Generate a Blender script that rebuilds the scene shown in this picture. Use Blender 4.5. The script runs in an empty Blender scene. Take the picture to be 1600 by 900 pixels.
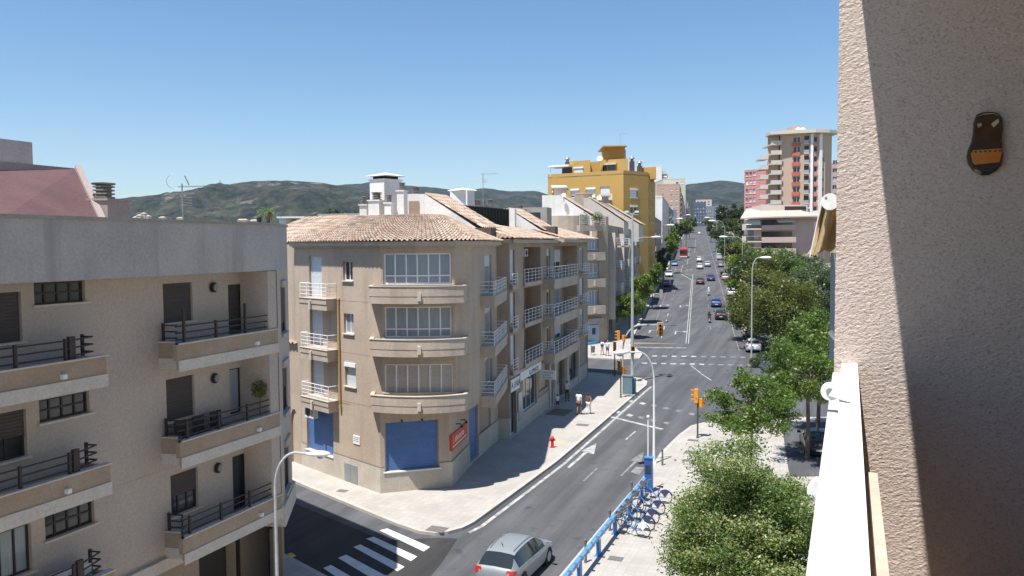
import bpy, math, random
from mathutils import Vector, Matrix
from mathutils.geometry import tessellate_polygon
random.seed(7)
R = math.radians
sc = bpy.context.scene
COL = sc.collection

# ---------------------------------------------------------------- camera
CZ = 13.2
F = 1250.0
PITCH = math.atan(68.0 / F)
ROLL = 0.0076
_f = Vector((0, math.cos(PITCH), -math.sin(PITCH)))
_u0 = Vector((0, math.sin(PITCH), math.cos(PITCH)))
_r0 = Vector((1, 0, 0))
_r = _r0 * math.cos(ROLL) - _u0 * math.sin(ROLL)
_u = _u0 * math.cos(ROLL) + _r0 * math.sin(ROLL)
CAM = Vector((0, 0, CZ))
cd = bpy.data.cameras.new('camera')
cam = bpy.data.objects.new('camera', cd)
COL.objects.link(cam)
cd.sensor_width = 36
cd.lens = 36 * F / 1600
cd.clip_start = 0.05
cd.clip_end = 30000
m = Matrix.Identity(4)
for i in range(3):
    m[i][0] = _r[i]; m[i][1] = _u[i]; m[i][2] = -_f[i]; m[i][3] = CAM[i]
cam.matrix_world = m
sc.camera = cam

# ---------------------------------------------------------------- sun and sky
SUN_EL = R(69.5)
SH = Vector((0.665, 0.745, 0)).normalized()        # the way shadows fall
w = bpy.data.worlds.new("World"); sc.world = w; w.use_nodes = True
nt = w.node_tree; nt.nodes.clear()
sky = nt.nodes.new('ShaderNodeTexSky'); sky.sky_type = 'NISHITA'; sky.sun_disc = False
sky.sun_elevation = SUN_EL
sd = -SH
sky.sun_rotation = math.atan2(sd.x, sd.y)
sky.air_density = 1.0; sky.dust_density = 0.2; sky.ozone_density = 1.6; sky.altitude = 20
bg = nt.nodes.new('ShaderNodeBackground'); bg.inputs['Strength'].default_value = 0.085
ow = nt.nodes.new('ShaderNodeOutputWorld')
hs = nt.nodes.new('ShaderNodeHueSaturation'); hs.inputs['Saturation'].default_value = 1.2; hs.inputs['Value'].default_value = 1.05; nt.links.new(sky.outputs[0], hs.inputs['Color'])
nt.links.new(hs.outputs[0], bg.inputs[0]); nt.links.new(bg.outputs[0], ow.inputs[0])
sl = bpy.data.lights.new('sun', 'SUN'); sl.energy = 4.9; sl.angle = R(0.53); sl.color = (1.0, 0.965, 0.915)
so = bpy.data.objects.new('sun', sl); COL.objects.link(so)
ldir = Vector((SH.x * math.cos(SUN_EL), SH.y * math.cos(SUN_EL), -math.sin(SUN_EL)))
so.rotation_euler = ldir.to_track_quat('-Z', 'Y').to_euler()
so.location = (-20, -20, 60)
vs = sc.view_settings
vs.view_transform = 'Standard'; vs.look = 'None'; vs.exposure = 0.72; vs.gamma = 1.0
vs.use_curve_mapping = False
sc.render.engine = 'CYCLES'
sc.cycles.max_bounces = 6
sc.cycles.volume_bounces = 0

# ---------------------------------------------------------------- rays, heights
def zg(Y):
    a, b, s = 70.0, 105.0, 0.046
    if Y <= a: return 0.0
    if Y < b: return s * (Y - a) ** 2 / (2 * (b - a))
    z = s * (Y - (a + b) / 2)
    if Y > 680: z = s * (680 - (a + b) / 2)
    return z
def ray(px, py):
    d = _f * F + _r * (px - 800) + _u * (450 - py)
    return d
def at(px, py, Y):
    d = ray(px, py); return CAM + d * (Y / d.y)
def gp(px, py, dz=0.0):
    d = ray(px, py)
    z = dz
    for _ in range(25):
        t = (z - CZ) / d.z if d.z < -1e-6 else 1e4 / d.y
        Y = t * d.y
        if Y > 900: Y = 900.0
        z = z * 0.4 + (zg(Y) + dz) * 0.6
    return Vector((d.x / d.y * Y, Y, zg(Y) + dz))
def zof(px, py, Y): return at(px, py, Y).z

# ---------------------------------------------------------------- things
ORG = {}
def tagit(o, label=None, cat=None, group=None, kind=None):
    if label: o['label'] = label
    if cat: o['category'] = cat
    if group: o['group'] = group
    if kind: o['kind'] = kind
    return o
def thing(name, label, cat, loc=(0, 0, 0), group=None, rz=0.0):
    o = bpy.data.objects.new(name, None); COL.objects.link(o)
    o.empty_display_size = 0.3
    o.location = loc; o.rotation_euler = (0, 0, rz)
    ORG[o.name] = Vector(loc)
    return tagit(o, label, cat, group)
def copy_tree(o, parent=None, keep=None):
    c = o.copy(); COL.objects.link(c)
    ORG[c.name] = ORG.get(o.name, Vector((0, 0, 0)))
    if parent is not None: c.parent = parent
    for ch in list(o.children):
        copy_tree(ch, c)
    return c

class MB:
    def __init__(s): s.v = []; s.f = []; s.m = []; s.t = []
    def add(s, vs_, fs, mat=0, tone=0.5):
        b = len(s.v); s.v.extend([tuple(v) for v in vs_])
        for f in fs:
            s.f.append(tuple(b + i for i in f)); s.m.append(mat)
            s.t.append(tone if not isinstance(tone, list) else tone[0])
    def hexa(s, p, mat=0, tone=.5):          # p: 4 bottom (ccw), 4 top
        s.add(p, [(3, 2, 1, 0), (4, 5, 6, 7), (0, 1, 5, 4), (1, 2, 6, 5), (2, 3, 7, 6), (3, 0, 4, 7)], mat, tone)
    def box(s, x0, x1, y0, y1, z0, z1, mat=0, tone=.5):
        s.hexa([(x0, y0, z0), (x1, y0, z0), (x1, y1, z0), (x0, y1, z0), (x0, y0, z1), (x1, y0, z1), (x1, y1, z1), (x0, y1, z1)], mat, tone)
    def obox(s, c, a, la, lb, z0, z1, mat=0, tone=.5):   # centre (x,y), axis angle a: half lengths la along, lb across
        ca, sa = math.cos(a), math.sin(a)
        P = [(-la, -lb), (la, -lb), (la, lb), (-la, lb)]
        q = [(c[0] + x * ca - y * sa, c[1] + x * sa + y * ca) for x, y in P]
        s.hexa([(x, y, z0) for x, y in q] + [(x, y, z1) for x, y in q], mat, tone)
    def tube(s, pts, r, n=8, mat=0, caps=True, tone=.5):
        pts = [Vector(p) for p in pts]
        rr = r if isinstance(r, (list, tuple)) else [r] * len(pts)
        rings = []; up = None
        for i, p in enumerate(pts):
            d = (pts[min(i + 1, len(pts) - 1)] - pts[max(i - 1, 0)])
            if d.length < 1e-9: d = Vector((0, 0, 1))
            d.normalize()
            if up is None:
                up = Vector((1, 0, 0)) if abs(d.x) < .8 else Vector((0, 1, 0))
            a = (up - d * up.dot(d)).normalized(); b = d.cross(a); up = a
            rings.append([p + (a * math.cos(2 * math.pi * k / n) + b * math.sin(2 * math.pi * k / n)) * rr[i] for k in range(n)])
        vs_ = [v for rg in rings for v in rg]; fs = []
        for i in range(len(pts) - 1):
            for k in range(n):
                k2 = (k + 1) % n
                fs.append((i * n + k, i * n + k2, (i + 1) * n + k2, (i + 1) * n + k))
        if caps:
            fs.append(tuple(range(n - 1, -1, -1))); fs.append(tuple((len(pts) - 1) * n + k for k in range(n)))
        s.add(vs_, fs, mat, tone)
    def lathe(s, c, prof, n=16, mat=0, tone=.5):
        vs_ = []; fs = []
        for r, z in prof:
            for k in range(n):
                a = 2 * math.pi * k / n
                vs_.append((c[0] + r * math.cos(a), c[1] + r * math.sin(a), c[2] + z))
        for i in range(len(prof) - 1):
            for k in range(n):
                k2 = (k + 1) % n
                fs.append((i * n + k, i * n + k2, (i + 1) * n + k2, (i + 1) * n + k))
        fs.append(tuple(range(n - 1, -1, -1))); fs.append(tuple((len(prof) - 1) * n + k for k in range(n)))
        s.add(vs_, fs, mat, tone)
    def prism(s, poly, z0, z1, mat=0, tone=.5):
        n = len(poly)
        Z0 = z0 if isinstance(z0, (list, tuple)) else [z0] * n
        Z1 = z1 if isinstance(z1, (list, tuple)) else [z1] * n
        vs_ = [(p[0], p[1], Z0[i]) for i, p in enumerate(poly)] + [(p[0], p[1], Z1[i]) for i, p in enumerate(poly)]
        area = sum(poly[i][0] * poly[(i + 1) % n][1] - poly[(i + 1) % n][0] * poly[i][1] for i in range(n))
        fs = []
        for i in range(n):
            j = (i + 1) % n
            fs.append((i, j, n + j, n + i) if area > 0 else (j, i, n + i, n + j))
        tr = tessellate_polygon([[Vector((p[0], p[1], 0)) for p in poly]])
        for t in tr:
            a, b, c = t
            A = (poly[b][0] - poly[a][0]) * (poly[c][1] - poly[a][1]) - (poly[c][0] - poly[a][0]) * (poly[b][1] - poly[a][1])
            if A < 0: b, c = c, b
            fs.append((n + a, n + b, n + c)); fs.append((c, b, a))
        s.add(vs_, fs, mat, tone)
    def build(s, name, mats, parent=None, smooth=False, loc=None):
        if not s.v: return None
        org = Vector((0, 0, 0))
        if parent is not None: org = ORG[parent.name]
        elif loc is not None: org = Vector(loc)
        me = bpy.data.meshes.new(name)
        me.from_pydata([(x - org[0], y - org[1], z - org[2]) for x, y, z in s.v], [], s.f)
        if not isinstance(mats, (list, tuple)): mats = [mats]
        for mt in mats: me.materials.append(mt)
        me.polygons.foreach_set('material_index', s.m)
        at_ = me.attributes.new('tone', 'FLOAT', 'FACE'); at_.data.foreach_set('value', s.t)
        if smooth: me.polygons.foreach_set('use_smooth', [True] * len(s.f))
        me.update()
        o = bpy.data.objects.new(name, me); COL.objects.link(o)
        ORG[o.name] = org
        if parent is not None: o.parent = parent
        elif loc is not None: o.location = loc
        return o

# ---------------------------------------------------------------- materials
def _mix(nt, fac, a, b, kind='MIX'):
    n = nt.nodes.new('ShaderNodeMix'); n.data_type = 'RGBA'; n.blend_type = kind
    for sck, val in ((n.inputs[0], fac), (n.inputs[6], a), (n.inputs[7], b)):
        if isinstance(val, bpy.types.NodeSocket): nt.links.new(val, sck)
        elif isinstance(val, (int, float)): sck.default_value = val
        else: sck.default_value = (*val, 1)
    return n.outputs[2]
def _noise(nt, co, scale, detail=5, rough=.6, stretch=None):
    n = nt.nodes.new('ShaderNodeTexNoise'); n.inputs['Scale'].default_value = scale
    n.inputs['Detail'].default_value = detail; n.inputs['Roughness'].default_value = rough
    if stretch:
        mp = nt.nodes.new('ShaderNodeMapping'); mp.inputs['Scale'].default_value = stretch
        nt.links.new(co, mp.inputs['Vector']); co = mp.outputs[0]
    nt.links.new(co, n.inputs['Vector'])
    return n.outputs[0]
def _ramp(nt, v, a, b):
    n = nt.nodes.new('ShaderNodeMapRange'); n.inputs[1].default_value = a; n.inputs[2].default_value = b
    n.clamp = True
    nt.links.new(v, n.inputs[0]); return n.outputs[0]
def M(name, c, c2=None, sc_=1.5, rough=.85, bump=0., bsc=30., metal=0., streak=None, spec=.3, tone=None, fine=.12, lo=.35, hi=.65, coat=0., stretch=None):
    m = bpy.data.materials.new(name); m.use_nodes = True; nt = m.node_tree
    b = nt.nodes['Principled BSDF']
    b.inputs['Roughness'].default_value = rough; b.inputs['Metallic'].default_value = metal
    b.inputs['Specular IOR Level'].default_value = spec
    if coat: b.inputs['Coat Weight'].default_value = coat; b.inputs['Coat Roughness'].default_value = .05
    tc = nt.nodes.new('ShaderNodeTexCoord'); co = tc.outputs['Object']
    col = tuple(c)
    if c2 is not None:
        col = _mix(nt, _ramp(nt, _noise(nt, co, sc_, stretch=stretch), lo, hi), c, c2)
    if fine:
        fn = _ramp(nt, _noise(nt, co, max(14., sc_ * 9), 3), .3, .7)
        g = _mix(nt, fn, (1 - fine,) * 3, (1 + fine,) * 3)
        col = _mix(nt, 1.0, col, g, 'MULTIPLY')
    if streak:
        sn = _ramp(nt, _noise(nt, co, 1.0, 4, .6, (1.6, 1.6, .12)), .52, .72)
        dk = tuple(x * streak for x in c)
        f2 = nt.nodes.new('ShaderNodeMath'); f2.operation = 'MULTIPLY'; f2.inputs[1].default_value = .8
        nt.links.new(sn, f2.inputs[0])
        col = _mix(nt, f2.outputs[0], col, dk)
    if tone:
        an = nt.nodes.new('ShaderNodeAttribute'); an.attribute_name = 'tone'
        col = _mix(nt, an.outputs['Fac'], col, tone) if c2 is not None else _mix(nt, an.outputs['Fac'], c, tone)
    if isinstance(col, tuple): b.inputs['Base Color'].default_value = (*col, 1)
    else: nt.links.new(col, b.inputs['Base Color'])
    if bump:
        bn = nt.nodes.new('ShaderNodeBump'); bn.inputs['Strength'].default_value = bump; bn.inputs['Distance'].default_value = .02
        nt.links.new(_noise(nt, co, bsc, 4), bn.inputs['Height']); nt.links.new(bn.outputs[0], b.inputs['Normal'])
    return m
def leafmat(name, c1, c2, c3=None):
    m = bpy.data.materials.new(name); m.use_nodes = True; nt = m.node_tree
    nt.nodes.remove(nt.nodes['Principled BSDF']); out = nt.nodes['Material Output']
    an = nt.nodes.new('ShaderNodeAttribute'); an.attribute_name = 'tone'
    if c3 is None: col = _mix(nt, an.outputs['Fac'], c1, c2)
    else:
        cr = nt.nodes.new('ShaderNodeValToRGB'); e = cr.color_ramp.elements
        e[0].color = (*c1, 1); e[0].position = 0; e[1].color = (*c2, 1); e[1].position = .62
        k = e.new(.92); k.color = (*c3, 1)
        nt.links.new(an.outputs['Fac'], cr.inputs[0]); col = cr.outputs[0]
    d = nt.nodes.new('ShaderNodeBsdfDiffuse'); t = nt.nodes.new('ShaderNodeBsdfTranslucent')
    gl = nt.nodes.new('ShaderNodeBsdfGlossy'); gl.inputs['Roughness'].default_value = .45; gl.inputs['Color'].default_value = (.5, .5, .5, 1)
    nt.links.new(col, d.inputs[0])
    tcol = _mix(nt, 1.0, col, (1.3, 1.5, .7), 'MULTIPLY'); nt.links.new(tcol, t.inputs[0])
    ms = nt.nodes.new('ShaderNodeMixShader'); ms.inputs[0].default_value = .4
    nt.links.new(d.outputs[0], ms.inputs[1]); nt.links.new(t.outputs[0], ms.inputs[2])
    m2 = nt.nodes.new('ShaderNodeMixShader'); m2.inputs[0].default_value = .06
    nt.links.new(ms.outputs[0], m2.inputs[1]); nt.links.new(gl.outputs[0], m2.inputs[2])
    nt.links.new(m2.outputs[0], out.inputs[0])
    return m
K = {}
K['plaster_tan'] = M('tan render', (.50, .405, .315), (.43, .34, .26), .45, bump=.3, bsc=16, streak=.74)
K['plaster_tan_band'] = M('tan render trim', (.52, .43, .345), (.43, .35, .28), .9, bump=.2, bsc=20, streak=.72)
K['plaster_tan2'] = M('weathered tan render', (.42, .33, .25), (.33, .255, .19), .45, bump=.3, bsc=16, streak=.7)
K['plinth'] = M('pale stone plinth', (.52, .47, .40), (.44, .38, .31), .8, bump=.1, streak=.85)
K['plaster_left'] = M('greyish beige render', (.50, .43, .365), (.45, .385, .33), .35, bump=.25, bsc=25, streak=.93)
K['parapet_grey'] = M('grey weathered render', (.47, .44, .415), (.40, .375, .36), .5, bump=.3, bsc=22, streak=.68)
K['balc_tan'] = M('ochre balcony render', (.40, .315, .235), (.35, .265, .19), 1.2, bump=.3, bsc=25, streak=.9)
K['cream_band'] = M('cream stone band', (.60, .55, .48), (.54, .49, .42), 1.5, streak=.9)
K['white'] = M('white paint', (.80, .80, .78), (.74, .73, .7), 1.0, rough=.6, streak=.93)
K['whitewash'] = M('whitewashed wall', (.78, .77, .75), (.68, .66, .62), .8, bump=.2, bsc=15, streak=.8)
K['white_metal'] = M('white enamel', (.82, .82, .82), rough=.4, fine=0)
K['brown_metal'] = M('dark brown metal', (.05, .038, .034), rough=.5, fine=0)
K['dark_wood'] = M('dark brown shutter', (.085, .07, .062), (.065, .052, .046), 2, rough=.6, stretch=(.5, .5, 14))
K['frame_brown'] = M('dark window frame', (.04, .03, .027), rough=.45, fine=0)
K['glass'] = M('window glass', (.045, .055, .065), (.02, .022, .025), .9, rough=.08, spec=.6, fine=0)
K['glass_curtain'] = M('glass over grey curtain', (.33, .38, .41), (.24, .29, .32), 5, rough=.2, spec=.6, fine=0, stretch=(4, 4, .2))
K['glass_blue'] = M('glass over pale blue blind', (.36, .43, .50), (.26, .32, .39), 5, rough=.25, spec=.6, fine=0, stretch=(4, 4, .2))
K['shutter_white'] = M('white roller shutter', (.66, .68, .70), (.58, .60, .62), 1, rough=.5, stretch=(.3, .3, 30))
K['shutter_beige'] = M('beige roller shutter', (.52, .47, .41), (.45, .41, .36), 1, rough=.5, stretch=(.3, .3, 30))
K['blue_shutter'] = M('blue metal shutter', (.095, .19, .42), (.08, .165, .37), .8, rough=.45, stretch=(1, 1, 3))
K['dark'] = M('dark opening', (.02, .018, .017), fine=0)
K['tile'] = M('terracotta roof tile', (.39, .26, .19), (.20, .15, .115), .6, tone=(.53, .43, .34), bump=.3, bsc=40, lo=.40, hi=.68)
K['tile_dark'] = M('lichened roof tile', (.34, .23, .17), (.20, .15, .115), 1.2, tone=(.44, .33, .25), bump=.2, bsc=40)
K['tile_red'] = M('reddish coated roof', (.135, .075, .075), (.11, .062, .062), .9, bump=.3, bsc=20)
K['chimney_pink'] = M('pinkish beige render', (.40, .33, .305), (.35, .28, .26), 1)
K['concrete'] = M('concrete', (.36, .34, .31), (.30, .28, .25), 1.1, bump=.3, bsc=20)
K['grey_metal'] = M('galvanised metal', (.34, .36, .36), (.28, .30, .30), 2, rough=.45, metal=.5)
K['lamp_grey'] = M('grey painted pole', (.42, .44, .44), (.36, .38, .38), 1.5, rough=.5, spec=.4)
K['pole_green'] = M('dark green paint', (.06, .085, .07), rough=.5, fine=0)
K['signal_orange'] = M('amber signal housing', (.80, .33, .03), (.65, .25, .03), 6, rough=.5)
K['signal_dark'] = M('dark signal lens', (.03, .02, .015), rough=.3, fine=0)
K['cowl'] = M('weathered cowl metal', (.30, .27, .24), (.2, .18, .16), 5, rough=.5, metal=.4)
K['asphalt'] = None
K['sidewalk'] = None
K['kerb'] = M('stone kerb', (.46, .43, .39), (.38, .35, .31), 1.6, bump=.2)
K['paint'] = M('worn road paint', (.46, .46, .44), (.22, .22, .215), 2.2, rough=.7, lo=.4, hi=.62)
K['paint_fresh'] = M('fresh road paint', (.66, .66, .64), (.56, .56, .54), 2.2, rough=.7)
K['paint_worn'] = M('faded road paint', (.25, .25, .245), (.115, .115, .115), 2.5, rough=.8)
K['paint_yellow'] = M('yellow road paint', (.62, .48, .04), (.5, .38, .04), 2, rough=.7)
K['iron'] = M('cast iron', (.12, .115, .11), (.17, .16, .15), 8, rough=.6)
K['bark'] = M('bark', (.13, .10, .075), (.09, .07, .055), 6, bump=.4, bsc=20)
K['ochre'] = M('ochre yellow render', (.50, .31, .095), (.45, .28, .085), .1, streak=.93)
K['pink'] = M('pink render', (.62, .27, .25), (.56, .24, .22), .1)
K['beige_tower'] = M('beige render', (.53, .385, .30), (.49, .355, .275), .1)
K['brick_red'] = M('red panel', (.50, .15, .10), (.42, .12, .09), .4)
K['salmon'] = M('salmon render', (.52, .35, .27), (.47, .32, .245), .1)
K['blue_paint'] = M('bright blue paint', (.07, .22, .52), (.06, .19, .46), 2, rough=.4)
K['black_rubber'] = M('black rubber', (.02, .02, .02), rough=.7, fine=0)
K['chrome'] = M('bright metal', (.55, .56, .57), rough=.25, metal=.9, fine=0)
K['red_paint'] = M('red enamel', (.50, .03, .025), rough=.4, fine=0)
K['skin'] = M('skin', (.46, .27, .19), rough=.6, fine=0)
K['hair'] = M('dark hair', (.03, .02, .015), rough=.6, fine=0)
K['cloth_white'] = M('white cloth', (.72, .72, .72), rough=.9, fine=0)
K['cloth_dark'] = M('dark cloth', (.035, .03, .035), rough=.9, fine=0)
K['cloth_navy'] = M('navy cloth', (.05, .06, .13), rough=.9, fine=0)
K['cloth_brown'] = M('brown cloth', (.16, .09, .06), rough=.9, fine=0)
K['car_glass'] = M('tinted car glass', (.02, .024, .026), rough=.04, spec=.8, fine=0)
K['red_light'] = M('red lamp lens', (.45, .02, .02), rough=.15, spec=.7, fine=0)
K['head_light'] = M('clear lamp lens', (.7, .7, .7), rough=.1, spec=.8, fine=0)
K['leaf_near'] = leafmat('pale flowering foliage', (.062, .115, .030), (.15, .215, .055), (.36, .38, .18))
K['leaf_mid'] = leafmat('bright green foliage', (.062, .115, .022), (.185, .25, .05))
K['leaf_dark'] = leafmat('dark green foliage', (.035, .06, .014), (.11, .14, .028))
K['leaf_olive'] = leafmat('grey green foliage', (.055, .085, .038), (.14, .18, .09))
K['leaf_autumn'] = leafmat('browning foliage', (.055, .08, .016), (.21, .205, .045))
K['leaf_street'] = leafmat('street tree foliage', (.08, .14, .02), (.26, .31, .05))
K['leaf_pine'] = leafmat('pine foliage', (.022, .042, .012), (.06, .085, .02))
def _paint():
    m = M('car paint', (.5, .5, .5), rough=.4, spec=.4, fine=0, coat=.6)
    nt = m.node_tree; oi = nt.nodes.new('ShaderNodeObjectInfo')
    nt.links.new(oi.outputs['Color'], nt.nodes['Principled BSDF'].inputs['Base Color'])
    nt.nodes['Principled BSDF'].inputs['Metallic'].default_value = .25
    return m
K['car_paint'] = _paint()

def _asphalt(name, a, b, lane=True):
    m = M(name, a, b, .25, rough=.9, bump=.25, bsc=60, fine=.1, lo=.3, hi=.7)
    nt = m.node_tree; P = nt.nodes['Principled BSDF']
    old = P.inputs['Base Color'].links[0].from_socket
    tc = nt.nodes.new('ShaderNodeTexCoord')
    # wear that runs along the travel direction
    mp = nt.nodes.new('ShaderNodeMapping'); mp.inputs['Rotation'].default_value = (0, 0, R(21)); 
    nt.links.new(tc.outputs['Object'], mp.inputs['Vector'])
    n = _noise(nt, mp.outputs[0], 1.0, 5, .6, (.9, .035, 1))
    col = _mix(nt, _ramp(nt, n, .38, .66), (.80,) * 3, (1.28,) * 3)
    c = _mix(nt, 1.0, old, col, 'MULTIPLY')
    # cracks / patches
    vn = _noise(nt, tc.outputs['Object'], .9, 8, .7)
    c = _mix(nt, _ramp(nt, vn, .58, .70), c, tuple(x * .72 for x in a))
    st = _noise(nt, tc.outputs['Object'], .55, 2, .5)
    c = _mix(nt, _ramp(nt, st, .68, .74), c, tuple(x * .62 for x in a))
    nt.links.new(c, P.inputs['Base Color'])
    return m
K['asphalt'] = _asphalt('asphalt', (.074, .076, .082), (.094, .095, .10))
K['asphalt_new'] = _asphalt('fresh asphalt', (.035, .034, .034), (.045, .044, .043))
def _paving():
    m = M('concrete paving', (.42, .395, .36), (.36, .335, .305), .5, bump=.15, bsc=30, fine=.09)
    nt = m.node_tree; P = nt.nodes['Principled BSDF']
    old = P.inputs['Base Color'].links[0].from_socket
    tc = nt.nodes.new('ShaderNodeTexCoord'); mp = nt.nodes.new('ShaderNodeMapping')
    mp.inputs['Rotation'].default_value = (0, 0, R(22)); nt.links.new(tc.outputs['Object'], mp.inputs['Vector'])
    br = nt.nodes.new('ShaderNodeTexBrick'); br.offset = 0
    br.inputs['Scale'].default_value = 1; br.inputs['Brick Width'].default_value = .4; br.inputs['Row Height'].default_value = .4
    br.inputs['Mortar Size'].default_value = .012; br.inputs['Color1'].default_value = (1, 1, 1, 1); br.inputs['Color2'].default_value = (.91, .91, .90, 1)
    br.inputs['Mortar'].default_value = (.80, .79, .77, 1)
    nt.links.new(mp.outputs[0], br.inputs['Vector'])
    c = _mix(nt, 1.0, old, br.outputs[0], 'MULTIPLY')
    dn = _noise(nt, tc.outputs['Object'], .35, 6, .65)
    c = _mix(nt, _ramp(nt, dn, .55, .75), c, (.35, .315, .275))
    nt.links.new(c, P.inputs['Base Color'])
    return m
K['sidewalk'] = _paving()

# ---------------------------------------------------------------- paths in plan
class Path:
    def __init__(s, pts):
        s.p = [Vector((a, b)) for a, b in pts]; s.L = [0.]
        for i in range(len(s.p) - 1): s.L.append(s.L[-1] + (s.p[i + 1] - s.p[i]).length)
        s.m = []
        for i in range(len(s.p)):
            d0 = (s.p[i] - s.p[i - 1]).normalized() if i > 0 else None
            d1 = (s.p[i + 1] - s.p[i]).normalized() if i < len(s.p) - 1 else None
            if d0 is None: d0 = d1
            if d1 is None: d1 = d0
            n0 = Vector((d0.y, -d0.x)); n1 = Vector((d1.y, -d1.x)); mm = (n0 + n1).normalized()
            s.m.append(mm / max(.3, mm.dot(n0)))
        s.len = s.L[-1]
    def P(s, t, z, n=0.):
        L = s.L; i = 0
        while i < len(L) - 2 and t > L[i + 1]: i += 1
        k = (t - L[i]) / (L[i + 1] - L[i])
        a = s.p[i] + s.m[i] * n; b = s.p[i + 1] + s.m[i + 1] * n
        q = a.lerp(b, k) if 0 <= k <= 1 else a + (b - a) * k
        return (q.x, q.y, z)
    def cuts(s, a, b): return [a] + [x for x in s.L if a + 1e-4 < x < b - 1e-4] + [b]
    def px(s, x, y, n=0.):
        d = ray(x, y); best = None
        for i in range(len(s.p) - 1):
            a = s.p[i] + s.m[i] * n; b = s.p[i + 1] + s.m[i + 1] * n
            e = b - a; den = d.x * e.y - d.y * e.x
            if abs(den) < 1e-9: continue
            t = (a.x * e.y - a.y * e.x) / den
            k = (a.x * d.y - a.y * d.x) / den
            lo = -9 if i == 0 else -1e-3; hi = 9 if i == len(s.p) - 2 else 1.001
            if t > 0 and lo <= k <= hi:
                if best is None or t < best[0]: best = (t, s.L[i] + k * (s.L[i + 1] - s.L[i]))
        if best is None: raise ValueError('px miss %s %s' % (x, y))
        t, S = best
        return S, CZ + d.z * t
    def rect(s, x0, y0, x1, y1, n=0.):
        ym = (y0 + y1) / 2; xm = (x0 + x1) / 2
        a, _z = s.px(x0, ym, n); b, _z = s.px(x1, ym, n)
        _s, z1 = s.px(xm, y0, n); _s, z0 = s.px(xm, y1, n)
        return (min(a, b), max(a, b), z0, z1)
def smooth_pts(pts, k=4):
    out = []; n = len(pts)
    for i in range(n - 1):
        p0 = pts[max(0, i - 1)]; p1 = pts[i]; p2 = pts[i + 1]; p3 = pts[min(n - 1, i + 2)]
        for j in range(k):
            t = j / k; out.append(tuple(.5 * (2 * p1[a] + (p2[a] - p0[a]) * t + (2 * p0[a] - 5 * p1[a] + 4 * p2[a] - p3[a]) * t * t + (3 * p1[a] - 3 * p2[a] + p3[a] - p0[a]) * t ** 3) for a in (0, 1)))
    return out + [tuple(pts[-1])]
def pbox(mb, P, s0, s1, z0, z1, n0, n1, mat=0, tone=.5):
    c = P.cuts(s0, s1)
    vs_ = []
    for t in c: vs_ += [P.P(t, z0, n0), P.P(t, z0, n1), P.P(t, z1, n1), P.P(t, z1, n0)]
    fs = []
    for i in range(len(c) - 1):
        a = 4 * i; b = a + 4
        for k in range(4):
            k2 = (k + 1) % 4
            fs.append((a + k, b + k, b + k2, a + k2))
    fs.append((3, 2, 1, 0)); e = 4 * (len(c) - 1); fs.append((e, e + 1, e + 2, e + 3))
    if n1 > n0: fs = [tuple(reversed(f)) for f in fs]
    fs = [tuple(reversed(f)) for f in fs]
    mb.add(vs_, fs, mat, tone)
def wall(mb, P, s0, s1, z0, z1, ops=(), n=0., reveal=.16, mat=0, rmat=None):
    if rmat is None: rmat = mat
    raw = [(max(a, s0), min(b, s1), max(c, z0), min(d, z1), c < z0 - 1e-4, d > z1 + 1e-4) for a, b, c, d in ops]
    raw = [o for o in raw if o[1] - o[0] > .02 and o[3] - o[2] > .02]
    ops = [o[:4] for o in raw]
    S = set(P.cuts(s0, s1)); Z = {z0, z1}
    for a, b, c, d in ops: S |= {a, b}; Z |= {c, d}
    S = sorted(S); Z = sorted(Z)
    for i in range(len(S) - 1):
        if S[i + 1] - S[i] < 1e-4: continue
        for j in range(len(Z) - 1):
            if Z[j + 1] - Z[j] < 1e-4: continue
            sm = (S[i] + S[i + 1]) / 2; zm = (Z[j] + Z[j + 1]) / 2
            if any(a < sm < b and c < zm < d for a, b, c, d in ops): continue
            mb.add([P.P(S[i], Z[j], n), P.P(S[i + 1], Z[j], n), P.P(S[i + 1], Z[j + 1], n), P.P(S[i], Z[j + 1], n)], [(0, 1, 2, 3)], mat)
    for a, b, c, d, cutb, cutt in raw:
        A = [P.P(a, c, n), P.P(b, c, n), P.P(b, d, n), P.P(a, d, n)]
        B = [P.P(a, c, n - reveal), P.P(b, c, n - reveal), P.P(b, d, n - reveal), P.P(a, d, n - reveal)]
        mb.add(A + B, ([] if cutb else [(0, 4, 5, 1)]) + [(1, 5, 6, 2)] + ([] if cutt else [(2, 6, 7, 3)]) + [(3, 7, 4, 0)], rmat)
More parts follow.
